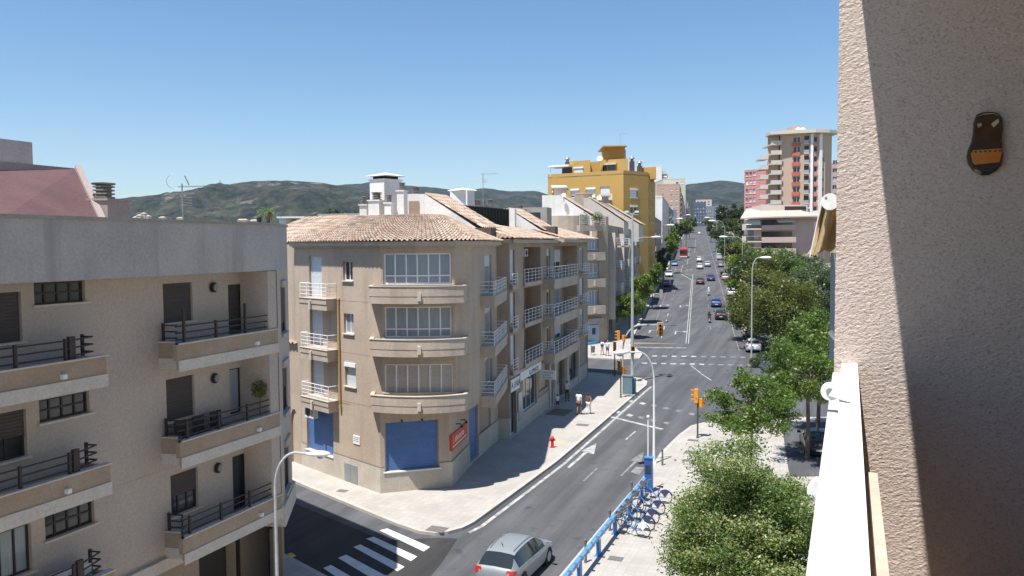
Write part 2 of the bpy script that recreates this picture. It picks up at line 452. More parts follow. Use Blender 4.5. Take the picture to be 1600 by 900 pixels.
def window(root, P, o, n=0., depth=.14, mull=1, frame='white_metal', glass='glass', shut=None, frac=0., sill=True, trans=None, name='window', fw=.05, sillm='cream_band', box=None):
    s0, s1, z0, z1 = o
    mb = MB(); a = n - depth; b = a + .05
    pbox(mb, P, s0, s1, z0, z0 + fw, a, b); pbox(mb, P, s0, s1, z1 - fw, z1, a, b)
    pbox(mb, P, s0, s0 + fw, z0 + fw, z1 - fw, a, b); pbox(mb, P, s1 - fw, s1, z0 + fw, z1 - fw, a, b)
    for k in range(mull):
        c = s0 + (s1 - s0) * (k + 1) / (mull + 1)
        pbox(mb, P, c - fw / 2, c + fw / 2, z0 + fw, z1 - fw, a, b - .004)
    if trans:
        zt = z0 + (z1 - z0) * trans
        pbox(mb, P, s0 + fw, s1 - fw, zt - fw / 2, zt + fw / 2, a, b - .008)
    if box: pbox(mb, P, s0 - .02, s1 + .02, z1 - .02, z1 + .2, n - .05, n + .06)
    w_ = mb.build(name, K[frame], root)
    g = MB(); pbox(g, P, s0 + .01, s1 - .01, z0 + .01, z1 - .01, a - .03, a + .015); g.build('pane', K[glass], w_)
    if shut:
        h = MB(); zb = z1 - (z1 - z0) * frac
        zz = z1; k = 0
        while zz > zb + .02:
            zl = max(zb, zz - .09)
            pbox(h, P, s0 + .02, s1 - .02, zl + .012, zz, b - .003, b + .028); pbox(h, P, s0 + .02, s1 - .02, zl, zl + .012, b - .003, b + .012)
            zz = zl; k += 1
        h.build('roller_shutter', K[shut], w_)
    if sill:
        q = MB(); pbox(q, P, s0 - .08, s1 + .08, z0 - .06, z0 - .002, n - .1, n + .09); q.build('sill', K[sillm], w_)
    return w_
def railing(root, P, s0, s1, z, h, n1, n0=None, bars=4, step=.55, mat='white_metal', r=.018, flat=False, left=True, right=True):
    mb = MB()
    for k in range(bars):
        zz = z + h * (k + 1) / bars
        c = P.cuts(s0, s1); pts = [P.P(t, zz, n1) for t in c]
        if n0 is not None and left: pts = [P.P(s0, zz, n0)] + pts
        if n0 is not None and right: pts = pts + [P.P(s1, zz, n0)]
        for i in range(len(pts) - 1): mb.tube([pts[i], pts[i + 1]], r * (1.4 if k == bars - 1 else 1), 6)
    m_ = max(1, round((s1 - s0) / step))
    for k in range(m_ + 1):
        t = s0 + (s1 - s0) * k / m_
        mb.tube([P.P(t, z, n1), P.P(t, z + h, n1)], r * 1.3, 6)
    return mb.build('railing', K[mat], root)
def ribbon(mb, A, B, dz=0.0, mat=0):
    vs_ = []
    for a, b in zip(A, B): vs_ += [(a[0], a[1], zg(a[1]) + dz), (b[0], b[1], zg(b[1]) + dz)]
    fs = [(2 * i, 2 * i + 1, 2 * i + 3, 2 * i + 2) for i in range(len(A) - 1)]
    mb.add(vs_, fs, mat)
def tile_roof(mb, eave, ridge, zE, zR, width=.31, step=.42, hgt=.085):
    def samp(pl, u):
        pl = [Vector(p) for p in pl]; L = [0.]
        for i in range(len(pl) - 1): L.append(L[-1] + (pl[i + 1] - pl[i]).length)
        t = u * L[-1]; i = 0
        while i < len(L) - 2 and t > L[i + 1]: i += 1
        return pl[i].lerp(pl[i + 1], (t - L[i]) / max(1e-6, L[i + 1] - L[i]))
    E = [Vector((p[0], p[1])) for p in eave]
    Le = sum((E[i + 1] - E[i]).length for i in range(len(E) - 1))
    N = int(Le / width)
    mid = (samp(eave, .5) - samp(ridge, .5)).length
    rows = max(3, int(mid / step))
    zr = zR if callable(zR) else (lambda u: zR); ze = zE if callable(zE) else (lambda u: zE)
    prof = [(0, 0), (.16, .8), (.33, 1.), (.5, .8), (.66, 0), (.83, -.25), (1, 0)]
    for i in range(N):
        cols = []
        for f, h in prof:
            u = (i + f) / N; cols.append((samp(eave, u), samp(ridge, u), h * hgt, ze(u), zr(u)))
        for j in range(rows):
            v0 = j / rows; v1 = (j + 1) / rows; vs_ = []
            for e, r_, h, za, zb in cols:
                a = e.lerp(r_, v0); b = e.lerp(r_, v1)
                vs_ += [(a.x, a.y, za + (zb - za) * v0 + h + .035), (b.x, b.y, za + (zb - za) * v1 + h)]
            fs = [(2 * k, 2 * k + 2, 2 * k + 3, 2 * k + 1) for k in range(len(prof) - 1)]
            mb.add(vs_, fs, 0, min(1, max(0, random.gauss(.45, .28))))
from mathutils import noise as mnoise
# ================================================================ terrain
def terrain():
    mb = MB(); xs = [-6000, -2500, -1000, -400, -150, -60, 0, 60, 150, 400, 1000, 2500, 6000]
    ys = [-300, -50, 0, 40, 70, 80, 90, 100, 110, 140, 200, 300, 450, 600, 680, 1000, 1500, 3000, 6500]
    n = len(xs); vs_ = [(x, y, zg(y) - (.02 if y < 1100 else 6)) for y in ys for x in xs]
    fs = [(j * n + i, j * n + i + 1, (j + 1) * n + i + 1, (j + 1) * n + i) for j in range(len(ys) - 1) for i in range(n - 1)]
    mb.add(vs_, fs)
    o = mb.build('ground', M('dry ground', (.24, .21, .16), (.10, .12, .06), .02, bump=.1)); tagit(o, kind='structure')
terrain()
def hillmat(name, g1, g2, rock, rs, ra, rb):
    m = M(name, g1, g2, .012, rough=1, fine=0, lo=.4, hi=.6, spec=.05); nt = m.node_tree; P = nt.nodes['Principled BSDF']
    old = P.inputs['Base Color'].links[0].from_socket
    tc = nt.nodes.new('ShaderNodeTexCoord'); co = tc.outputs['Object']
    f = _ramp(nt, _noise(nt, co, rs, 8, .68), ra, rb)
    c = _mix(nt, f, old, rock)
    f2 = _ramp(nt, _noise(nt, co, .05, 4, .7), .35, .65)
    g = _mix(nt, f2, (.45,) * 3, (1.5,) * 3); c = _mix(nt, 1.0, c, g, 'MULTIPLY')
    nt.links.new(c, P.inputs['Base Color'])
    bn = nt.nodes.new('ShaderNodeBump'); bn.inputs['Strength'].default_value = 1; bn.inputs['Distance'].default_value = 14
    nt.links.new(_noise(nt, co, .03, 5, .7), bn.inputs['Height']); nt.links.new(bn.outputs[0], P.inputs['Normal'])
    return m
def hill(name, sky_, dist, foot, mat, step=5, amp=26, seed=0):
    sky_ = sorted(sky_); x0 = sky_[0][0]; x1 = sky_[-1][0]; N = int((x1 - x0) / step); rows = 46; vs_ = []
    def yy(x):
        for a, b in zip(sky_, sky_[1:]):
            if a[0] <= x <= b[0]:
                k = (x - a[0]) / (b[0] - a[0]); k = k * k * (3 - 2 * k) * .5 + k * .5
                return a[1] + (b[1] - a[1]) * k
        return sky_[-1][1]
    T = [i / (rows - 12) for i in range(rows - 11)] + [1 + .1 * k for k in range(1, 12)]
    for t in T:
        for i in range(N + 1):
            px = x0 + i * (x1 - x0) / N
            zr = zof(px, yy(px), dist)
            Y = dist - (1 - t) * foot if t <= 1 else dist + (t - 1) * 900
            X = (px - 800) / F * (Y if t <= 1 else Y)
            q = mnoise.fractal(Vector((X * .0035 + seed, Y * .0035, seed)), 1.0, 2.1, 6)
            if t <= 1: h = 20 + (zr - 20) * (t ** 1.15) + q * amp * math.sin(math.pi * min(1, t)) * 2.2
            else: h = zr - (t - 1) ** 1.6 * zr * 1.2
            h += mnoise.noise(Vector((X * .03, Y * .03, seed))) * 3.0
            vs_.append((X, Y, h))
    n = N + 1; R_ = len(T)
    fs = [(j * n + i, j * n + i + 1, (j + 1) * n + i + 1, (j + 1) * n + i) for j in range(R_ - 1) for i in range(N)]
    mb = MB(); mb.add(vs_, fs); o = mb.build(name, mat, smooth=True); tagit(o, kind='structure'); return o
hm1 = hillmat('wooded rocky hillside', (.022, .028, .018), (.052, .052, .034), (.17, .15, .125), .014, .57, .68)
hm2 = hillmat('wooded hillside', (.020, .027, .018), (.046, .047, .030), (.12, .11, .09), .009, .62, .73)
hill('hills', [(-260, 345), (60, 330), (150, 318), (200, 309), (280, 301), (345, 291), (400, 286), (455, 282), (500, 285), (540, 291), (600, 301), (700, 318), (860, 350)], 2300, 1300, hm1, seed=3)
hill('hills', [(380, 330), (450, 300), (520, 290), (560, 287), (590, 284), (640, 290), (680, 293), (720, 298), (760, 294), (800, 299), (835, 298), (860, 304), (900, 312), (960, 306), (1010, 298), (1050, 292), (1080, 287), (1130, 282), (1170, 287), (1240, 296), (1330, 306), (1460, 300), (1700, 315)], 3300, 1700, hm2, step=6, seed=9)

# ================================================================ roads and pavements
S1 = Vector((math.sin(R(22.3)), math.cos(R(22.3)))); U1 = Vector((S1.y, -S1.x))
S2 = Vector((math.sin(R(13.1)), math.cos(R(13.1)))); U2 = Vector((S2.y, -S2.x))
MED0 = Vector((22.1, 100.0))
def far(t, o=0.): q = MED0 + S2 * (t - 100) / S2.y + U2 * o; return (q.x, q.y)
road = MB()
xs = [-60, -30, -15, -5, 5, 15, 30, 50]; ys = [-30, 0, 20, 40, 55, 70, 76, 82, 88, 94, 100]
road.add([(x, y, zg(y) + .004) for y in ys for x in xs], [(j * 8 + i, j * 8 + i + 1, (j + 1) * 8 + i + 1, (j + 1) * 8 + i) for j in range(len(ys) - 1) for i in range(7)])
tt = [100 + 8 * k for k in range(92)]
ribbon(road, [far(t, -10) for t in tt], [far(t, 17) for t in tt], .004)
o = road.build('road', K['asphalt']); tagit(o, kind='structure')
def gxy(x, y, dz=0.): q = gp(x, y, dz); return (q.x, q.y)
KH = .14
def pave(poly, name='pavement', kerb=None):
    mb = MB()
    mb.prism(poly, [zg(p[1]) - .1 for p in poly], [zg(p[1]) + KH for p in poly])
    o = mb.build(name, K['sidewalk']); tagit(o, kind='structure')
    if kerb:
        kb = MB(); pts = [Vector(p) for p in kerb]
        inn = Path(kerb)
        c = [inn.P(t, 0, 0) for t in inn.L]; d = [inn.P(t, 0, -.2) for t in inn.L]; e = [inn.P(t, 0, .02) for t in inn.L]
        ribbon(kb, d, e, KH + .006)
        vs_ = []
        for q in e: vs_ += [(q[0], q[1], zg(q[1]) - .05), (q[0], q[1], zg(q[1]) + KH + .006)]
        kb.add(vs_, [(2 * i, 2 * i + 2, 2 * i + 3, 2 * i + 1) for i in range(len(e) - 1)])
        o = kb.build('kerb', K['kerb']); tagit(o, kind='structure')
# corner block pavement: kerb runs from the side street round the corner and up the avenue
kA = [gxy(x, y) for x, y in ((330, 700), (400, 729), (465, 757), (560, 797), (620, 822), (655, 834), (680, 837), (700, 835), (722, 829), (740, 820), (800, 776), (870, 724), (940, 664), (1000, 612), (1010, 604), (1011, 598), (1002, 593))]
k2 = [(11.0, 78.5), (8.0, 80.5)]
pave(kA + k2 + [(2.5, 82.0), (-30, 90.0)], kerb=kA)
# north side of the small street and the avenue's left pavement
kB = [(-4., 95.0), (7.6, 90.2), (12.2, 88.4), (14.2, 89.0), (15.0, 92.0)] + [far(t, -7.1) for t in [98 + 12 * k for k in range(60)]]
poly = kB + [far(t, -14) for t in [98 + 12 * k for k in range(60)]][::-1] + [(-6, 100)]
pave_pts = kB
pave([(-4., 95.0), (7.6, 90.2), (12.2, 88.4), (14.2, 89.0), (15.0, 92.0), far(98, -7.1), far(98, -14), (-4, 101)], kerb=kB[:6])
mb = MB(); L1 = [far(t, -14) for t in [98 + 12 * k for k in range(60)]]; L2 = [far(t, -7.1) for t in [98 + 12 * k for k in range(60)]]
ribbon(mb, L1, L2, KH)
mb.add([p for a in L2 for p in ((a[0], a[1], zg(a[1]) - .05), (a[0], a[1], zg(a[1]) + KH))], [(2 * i, 2 * i + 2, 2 * i + 3, 2 * i + 1) for i in range(len(L2) - 1)])
tagit(mb.build('pavement', K['sidewalk']), kind='structure')
# right plaza
kC = [gxy(x, y) for x, y in ((1180, 655), (1130, 658), (1100, 663), (1080, 668), (1060, 683), (1033, 710), (1013, 740), (950, 815), (890, 887))]
kC = kC + [tuple(Vector(kC[-1]) - S1 * 40)]
pave(kC + [(60, kC[-1][1] - 20), (60, kC[0][1])], kerb=kC)
# left building pavement
kD = [tuple(Vector((-4.6, 20.)) - S1 * 40), (-4.6, 20.0), (-2.2, 26.0), (-1.9, 27.6), (-2.6, 28.8), (-4.2, 30.4), (-14.0, 39.9)]
kD = [tuple(Vector((-5.0, 20.)) - S1 * 40), (-5.0, 20.0), (-3.0, 25.0), (-3.0, 26.6), (-3.9, 27.8), (-6.3, 29.9), (-16, 39.6)]
kDr = kD[::-1]
pave([(-60, -20)] + kD + [(-60, 39.6)], kerb=kD[::-1][::-1] if False else kDr[::-1])
# far right pavement
t2 = [92 + 10 * k for k in range(72)]
mb = MB(); A = [far(t, 10.6) for t in t2]; B = [far(t, 16 if t > 180 else 45) for t in t2]
ribbon(mb, A, B, KH)
mb.add([p for a in A for p in ((a[0], a[1], zg(a[1]) - .05), (a[0], a[1], zg(a[1]) + KH))], [(2 * i + 1, 2 * i + 3, 2 * i + 2, 2 * i) for i in range(len(A) - 1)])
a = A[0]; mb.add([(a[0], a[1], -.05), (a[0] + 60, a[1], -.05), (a[0] + 60, a[1], zg(a[1]) + KH), (a[0], a[1], zg(a[1]) + KH)], [(0, 1, 2, 3)])
tagit(mb.build('pavement', K['sidewalk']), kind='structure')
# parking bay right of the plaza
mb = MB(); q = [(15.4, 44.), (30, 44.), (36, 57.5), (19.5, 57.5)]
mb.add([(x, y, KH + .006) for x, y in q], [(0, 1, 2, 3)]); tagit(mb.build('parking_road', K['asphalt']), kind='structure')
# newer asphalt of the side street mouth
q = [gxy(*p) for p in ((430, 772), (466, 788), (600, 842), (693, 838), (728, 834), (700, 870), (660, 930), (400, 930))]
mb = MB(); q = [gxy(*p) for p in ((400, 762), (466, 789), (600, 845), (688, 840), (715, 842), (690, 880), (600, 990), (-100, 990))]
mb.prism(q, .0045, .009); tagit(mb.build('asphalt_patch', K['asphalt_new']), kind='structure')

marks = MB(); worn = MB(); yel = MB(); fresh = MB()
def mark(mb, pts, dz=.013, dens=1):
    q = [gxy(*p) for p in pts]
    mb.prism(q, [zg(p[1]) + dz - .002 for p in q], [zg(p[1]) + dz for p in q])
def strip(mb, x0, y0, x1, y1, w, dz=.013):
    a = Vector(gxy(x0, y0)); b = Vector(gxy(x1, y1)); n = max(1, int((b - a).length / 10))
    d = (b - a).normalized(); u = Vector((d.y, -d.x)) * w / 2
    A = [a.lerp(b, k / n) + u for k in range(n + 1)]; B = [a.lerp(b, k / n) - u for k in range(n + 1)]
    ribbon(mb, B, A, dz)
def wstrip(mb, a, b, w, dz=.013):
    a = Vector(a); b = Vector(b); n = max(1, int((b - a).length / 10)); d = (b - a).normalized(); u = Vector((d.y, -d.x)) * w / 2
    ribbon(mb, [a.lerp(b, k / n) - u for k in range(n + 1)], [a.lerp(b, k / n) + u for k in range(n + 1)], dz)
# zebra
for q in (((593, 829), (605, 826), (672, 855), (662, 862)), ((572, 842), (584, 839), (652, 870), (642, 877)),
          ((552, 855), (563, 851), (632, 886), (621, 893)), ((528, 872), (541, 867), (612, 905), (598, 914)), ((505, 888), (517, 883), (590, 925), (575, 935))):
    mark(fresh, q)
for q in (((431, 862), (436, 860), (444, 864), (439, 867)), ((448, 866), (456, 864), (463, 869), (456, 872))): mark(yel, q)
# gutter line along the corner kerb
P_ = Path(kA); t0 = P_.L[8]; pts = [P_.P(t, 0, .55) for t in P_.cuts(t0, P_.L[14])]; pts2 = [P_.P(t, 0, .35) for t in P_.cuts(t0, P_.L[14])]
ribbon(marks, pts2, pts, .013)
# straight arrows in the near lane
mark(marks, ((886.5, 730), (889.5, 731.8), (918, 707.5), (914, 705.5))); mark(marks, ((908, 705), (932, 692.8), (928, 709.8)))
mark(worn, ((969, 743), (972, 744), (995, 722), (991, 721))); mark(worn, ((984, 720), (1006, 706), (1003, 723)))
mark(worn, ((985, 738), (994, 729), (1007, 731), (999, 742)))
strip(marks, 978, 687, 993, 674, .12); strip(worn, 912, 752, 933, 732, .12)
# stop line and stud crossing
strip(marks, 952, 651, 1035, 671, .35); 
for x, y in ((965, 644), (984, 649), (1002, 652.5), (1020, 657), (1042, 661)): mark(marks if x < 1000 else worn, ((x - 6, y), (x - 1, y - 2.5), (x + 6, y), (x + 1, y + 2.5)))
for x, y in ((985, 627), (1004, 630.5), (1022, 634), (1041, 638), (1060, 642), (1081, 647)): mark(marks if x < 1010 else worn, ((x - 6, y), (x - 1, y - 2.2), (x + 6, y), (x + 1, y + 2.2)))
for k in range(12): x = 1002 + 14.9 * k; mark(marks if k < 7 else worn, ((x, 568.2 + k * .3), (x + 2, 566.6 + k * .3), (x + 10, 566.8 + k * .3), (x + 8, 568.6 + k * .3)))
for k in range(11): x = 1018 + 15.3 * k; mark(marks if k < 5 else worn, ((x, 557 + k * .2), (x + 2, 555.4 + k * .2), (x + 9.5, 555.6 + k * .2), (x + 8, 557.4 + k * .2)))
# avenue: stop line, double median, lane dashes, edge line
strip(marks, 992, 542.5, 1072, 543.8, .35)
wstrip(marks, far(100, -.28), far(187, -.28), .1); wstrip(marks, far(100, .02), far(187, .02), .1)
wstrip(marks, far(187, -.28), far(203, -3.1), .2); wstrip(marks, far(187, -.1), far(203, -.1), .13); wstrip(marks, far(203, -3.1), far(203, -.1), .3)
wstrip(marks, far(205, -3.2), far(235, -3.2), .1); wstrip(worn, far(300, -.1), far(420, -.1), .25); wstrip(worn, far(235, -2), far(330, -2.2), .3)
k = 0
for t in range(104, 186, 7): wstrip(marks if t < 130 else worn, far(t, -3.5), far(t + 2.8, -3.5), .13)
for t in range(112, 300, 12): wstrip(worn, far(t, 2.9), far(t + 4, 2.9), .1)
wstrip(worn, far(96, 5.95), far(520, 5.95), .12); wstrip(worn, far(120, -5.0), far(230, -5.0), .1)
for k in range(12): wstrip(marks, far(282, -5.6 + k * 1.0), far(282, -5.1 + k * 1.0), .9)
def turn_arrow(t, o, side):
    q = lambda a, b: far(t + a, o + b)
    wstrip(marks, q(0, 0), q(2.6, 0), .22)
    wstrip(marks, q(2.6 if side > 0 else .2, 0), q(2.6 if side > 0 else .2, side * 1.0), .22)
    c = [q(.0 if side < 0 else 1.9, side * 1.0), q(.5 if side < 0 else 2.6, side * 1.7), q(1.0 if side < 0 else 3.3, side * 1.0)]
    marks.prism(c, [zg(p[1]) + .01 for p in c], [zg(p[1]) + .0125 for p in c])
turn_arrow(107, -1.8, 1); turn_arrow(107.5, -5.3, 1); turn_arrow(136, -1.8, 1); turn_arrow(136, -5.2, 1); turn_arrow(215, -1.8, 1); turn_arrow(215, -4.9, 1)
# sweep line in the junction
pts = [gxy(*p) for p in ((1080, 571.5), (1087, 577), (1097, 585), (1112, 595))]
for a, b in zip(pts, pts[1:]): wstrip(marks, a, b, .12)
for k in range(7): x = 18.4 + 2.6 * k; wstrip(marks, (x, 45.2), (x + 2.0, 50.2), .14, KH + .012)
for nm, mb, mt in (('road_markings', marks, 'paint'), ('zebra_crossing', fresh, 'paint_fresh'), ('faded_road_markings', worn, 'paint_worn'), ('yellow_markings', yel, 'paint_yellow')):
    tagit(mb.build(nm, K[mt]), kind='structure')

def cover(px, py, w, l, lab, rz=R(-22)):
    q = gp(px, py, KH); mb = MB(); mb.obox((q.x, q.y), rz, w / 2, l / 2, q.z + .002, q.z + .012)
    mb.obox((q.x, q.y), rz, w / 2 - .04, l / 2 - .04, q.z + .012, q.z + .016)
    o = mb.build('manhole_cover', K['iron'], loc=(q.x, q.y, q.z)); tagit(o, lab, 'manhole cover', 'metal covers in the pavements')
cover(535, 767, .55, .4, 'small dark cover by the pale wall base under the blue roller shutter')
cover(683, 827, .9, .7, 'grey cover set at the rounded pavement corner by the zebra crossing')
cover(1083, 688, .7, .5, 'small grey cover just before the amber traffic signal on the plaza')
cover(1082, 707, .95, .8, 'largest square cover on the plaza beyond the bicycles')
cover(1073, 720, .6, .35, 'smallest cover on the plaza, nearest to the lone bollard')
cover(962, 873, .6, .45, 'dark cover in the paving right of the blue docking rail')
cover(910, 664, .9, .6, 'grey cover beside the kerb near the two walkers')
cover(876, 643, .9, .9, 'dark cover in the shaded pavement at the foot of the child')
# exposed earth pit in the pavement (tan patch near hydrant)
# ================================================================ left apartment block
def left_block():
    C0 = Vector((-8.3, 28.2)); C1 = Vector((-8.75, 31.2)); A = C0 - S1 * 26
    L = 26.0
    P = Path([tuple(A), tuple(C0), tuple(C1), (-15.5, 38.0)])
    root = thing('apartment_building', 'greyish beige apartment block with ochre balconies and grey roof parapet at the left', 'building', (-12, 26, 0))
    n = -1.0
    ops = []; W = []
    def op(x0, y0, x1, y1, **k):
        o = P.rect(x0, y0, x1, y1, n); ops.append(o); W.append((o, k)); return o
    D = dict(frame='frame_brown', depth=.14)
    op(-18, 457, 34, 536, shut='dark_wood', frac=1., **D)
    op(53, 440, 133, 474, mull=3, trans=.5, **D)
    op(255, 442, 301, 503, shut='dark_wood', frac=1., **D)
    op(357, 444, 382, 521, shut='dark_wood', frac=1., name='door', sill=False, **D)
    op(-18, 644, 42, 720, shut='dark_wood', frac=.55, mull=1, **D)
    op(61, 618, 140, 653, mull=3, trans=.5, **D)
    op(260, 589, 304, 654, shut='dark_wood', frac=1., **D)
    op(359, 575, 379, 646, name='door', sill=False, mull=0, glass='glass_blue', frame='frame_brown', depth=.14)
    op(-20, 828, 50, 905, mull=2, glass='glass_curtain', frame='frame_brown', depth=.14)
    op(70, 791, 148, 831, mull=3, trans=.5, **D)
    op(267, 736, 310, 800, shut='dark_wood', frac=.55, mull=2, **D)
    op(364, 710, 386, 800, name='door', sill=False, mull=0, **D)
    # ground floor openings
    zg0 = 3.2
    s_g, _ = P.px(320, 880, -2.0)
    sE = L - .02
    body = MB()
    wall(body, P, 0, sE, 3.3, 12.36, ops, n=n)
    # the end pier between wall plane and outer plane, then the corner facet
    pbox(body, P, L - .45, L, 3.3, 12.34, n, -.02)
    fac = []
    for z in (10.0, 7.05, 4.1): fac.append((L + .9, L + 2.2, z, z + 1.75))
    wall(body, P, L, P.L[3], 3.3, 12.36, fac, n=0)
    body.build('wall', K['plaster_left'], root)
    for o, k in W: window(root, P, o, n=n, sillm='cream_band', **k)
    for i, o in enumerate(fac):
        window(root, P, o, n=0, frame='frame_brown', depth=.1, shut='dark_wood', frac=(.8, .5, .35)[i], sill=False, box=None)
        q = MB(); pbox(q, P, o[0] - .05, o[1] + .05, o[3] - .05, o[3] + .18, -.05, .1); q.build('shutter_box', K['plaster_left'], root)
        q = MB(); pbox(q, P, o[0] - .08, o[1] + .08, o[2] - .12, o[2] - .01, -.05, .1); q.build('sill', K['parapet_grey'], root)
    # core so that no light passes through
    c = MB(); pl = [P.P(0, 0, -1.6)[:2], P.P(L, 0, -1.9)[:2], P.P(P.L[2], 0, -.5)[:2], P.P(P.L[3], 0, -.5)[:2], (-33, 38.0), (-33, 6)]
    c.prism(pl, 0, 12.4); c.build('interior_core', K['plaster_left'], root)
    # ground floor, set back
    gw = MB(); gops = [P.rect(312, 872, 392, 960, -1.3)]
    gops = [(gops[0][0], gops[0][1], .1, 3.0)]
    gops.append((gops[0][0] - 5.5, gops[0][0] - 2.2, .1, 2.7))
    wall(gw, P, 0, L - .6, 0.1, 3.3, gops, n=-1.3, reveal=.4)
    wall(gw, P, L + .0, P.L[3], .1, 3.3, [(L + .8, L + 2.4, .2, 2.8)], n=-.35, reveal=.25)
    gw.build('ground_floor_wall', K['balc_tan'], root)
    for o in gops:
        q = MB(); pbox(q, P, o[0], o[1], o[2], o[3], -1.72, -1.66); q.build('garage_door', K['frame_brown'], root)
    q = MB(); pbox(q, P, L + .8, L + 2.4, .2, 2.8, -.66, -.58); q.build('shop_window', K['glass'], root)
    # cornice band above ground floor
    cb = MB(); pbox(cb, P, 0, L, 3.15, 3.52, -1.3, -.86); pbox(cb, P, L, P.L[3], 3.15, 3.9, -.4, .12)
    cb.build('stone_cornice', K['cream_band'], root)
    gv = MB()
    for z in (6.27, 9.24): pbox(gv, P, 0, L - .5, z - .015, z + .015, n, n + .006)
    gv.build('wall_groove', K['parapet_grey'], root)
    # roof parapet
    rp = MB(); pbox(rp, P, 0, P.L[3], 12.36, 13.93, -.25, 0.0); pbox(rp, P, 0, P.L[3], 12.36, 12.6, -1.7, -.25)
    rp.build('roof_parapet', K['parapet_grey'], root)
    cp = MB(); pbox(cp, P, 0, P.L[3], 13.93, 14.02, -.32, .05); cp.build('coping', K['concrete'], root)
    rf = MB(); rf.prism(pl, 12.42, 12.62); rf.build('flat_roof', K['concrete'], root)
    # balconies
    sR, _ = P.px(248, 545, n); sR2, _ = P.px(277, 545, 0); sL, _ = P.px(166, 560, 0)
    for i, zc in enumerate((10.3, 7.33, 4.36)):
        for j, (a, b) in enumerate(((0, sL), (sR, L))):
            lab = None
            m_ = MB(); e1 = -.0
            aa = sR2 if j == 1 else a; bb = b - .0
            # front parapet with a chamfered end
            pbox(m_, P, aa, bb, zc - .52, zc - .04, -.14, 0)
            if j == 1: m_.hexa([P.P(a, zc - .52, n), P.P(a, zc - .52, -.42), P.P(a + .14, zc - .52, -.42), P.P(a + .14, zc - .52, n), P.P(a, zc - .04, n), P.P(a, zc - .04, -.42), P.P(a + .14, zc - .04, -.42), P.P(a + .14, zc - .04, n)])
            if j == 1: m_.hexa([P.P(a, zc - .52, -.42), P.P(aa, zc - .52, 0), P.P(aa + .1, zc - .52, -.14), P.P(a + .14, zc - .52, -.5), P.P(a, zc - .04, -.42), P.P(aa, zc - .04, 0), P.P(aa + .1, zc - .04, -.14), P.P(a + .14, zc - .04, -.5)])
            if j == 0: pbox(m_, P, b - .14, b, zc - .52, zc - .04, n, -.14)
            bal = m_.build('balcony', K['balc_tan'], root)
            m_ = MB()
            poly = [P.P(a - .02, 0, n)[:2], P.P(a - .02, 0, -.42)[:2] if j else P.P(a, 0, .03)[:2], P.P(aa, 0, .03)[:2], P.P(bb + (.02 if j == 0 else 0), 0, .03)[:2], P.P(bb + (.02 if j == 0 else 0), 0, n)[:2]]
            m_.prism(poly, zc - .86, zc - .52); m_.build('stone_band', K['cream_band'], bal)
            m_ = MB(); poly = [P.P(a - .03, 0, n)[:2], P.P(a - .03, 0, -.43)[:2], P.P(aa, 0, .05)[:2], P.P(bb + .03 * (j == 0), 0, .05)[:2], P.P(bb + .03 * (j == 0), 0, -.18)[:2], P.P(aa + .15, 0, -.18)[:2], P.P(a + .2, 0, -.5)[:2], P.P(a + .2, 0, n)[:2]]
            m_.prism(poly, zc - .04, zc)
            m_.build('coping', K['cream_band'], bal)
            # railing
            m_ = MB(); h = .52; pts0 = []
            if j == 1: pl2 = [P.P(a + .08, 0, n + .1), P.P(a + .08, 0, -.45), P.P(aa + .05, 0, -.08), P.P(bb - .2, 0, -.08)]
            else: pl2 = [P.P(a, 0, -.08), P.P(b - .9, 0, -.08), P.P(b - .1, 0, -.3), P.P(b - .1, 0, -.62)]
            for k in range(3):
                zz = zc + .1 + k * .2
                for q0, q1 in zip(pl2, pl2[1:]): m_.tube([(q0[0], q0[1], zz), (q1[0], q1[1], zz)], .024, 6)
            posts = []
            PP = Path([q[:2] for q in pl2]); nn = int(PP.len / 1.35)
            for k in range(nn + 1):
                t = min(PP.len - .01, k * PP.len / nn); x, y, _z = PP.P(t, 0, 0)
                hh = .56 if not (i == 0 and j == 1 and k in (1, nn // 2 + 1, nn)) else 1.0
                m_.obox((x, y), R(68), .035, .035, zc - .02, zc + hh)
            if j == 0:
                x, y, _z = P.P(b - .95, 0, -.1); m_.obox((x, y), R(68), .09, .05, zc, zc + .6)
            m_.build('railing', K['brown_metal'], bal)
            # spout
            x, y, _z = P.P((a + b) / 2 + (1.2 if j == 0 else .9), 0, .05) if j else P.P(sL - 1.35, 0, .05)
            m_ = MB(); m_.obox((x, y), R(68), .06, .07, zc - .45, zc - .33); m_.build('drain_spout', K['white'], bal)
    # wall lamps
    for x, y in ((332, 449), (334, 591), (339, 731)):
        s, z = P.px(x, y, n); q = MB(); c_ = P.P(s, z, n); 
        q.tube([P.P(s, z, n), P.P(s, z, n + .09)], .17, 14); l_ = q.build('wall_lamp', K['frame_brown'], root)
        q = MB(); q.tube([P.P(s, z - .0, n + .08), P.P(s, z, n + .13)], .12, 14); q.build('lamp_glass', K['glass_curtain'], l_)
    # roof: pitched red roof behind the parapet
    def A_(x, y, nn_): s, z = P.px(x, y, nn_); return P.P(s, z, nn_)
    a0 = A_(-30, 345, -2.2); a1 = A_(164, 343, -2.2); b1 = A_(117, 264, -5.5); b0 = A_(-30, 267, -5.5)
    z0 = 12.6
    q = MB(); q.add([(a0[0], a0[1], 13.6), (a1[0], a1[1], 13.6), b1, b0], [(0, 1, 2, 3)])
    q.add([(a0[0], a0[1], z0), (a1[0], a1[1], z0), (a1[0], a1[1], 13.6), (a0[0], a0[1], 13.6)], [(0, 1, 2, 3)])
    q.build('pitched_roof', K['tile_red'], root)
    c1 = A_(140, 262, -5.52); d1 = A_(172, 343, -2.2)
    q = MB(); th = Vector((.0, .28, 0)); 
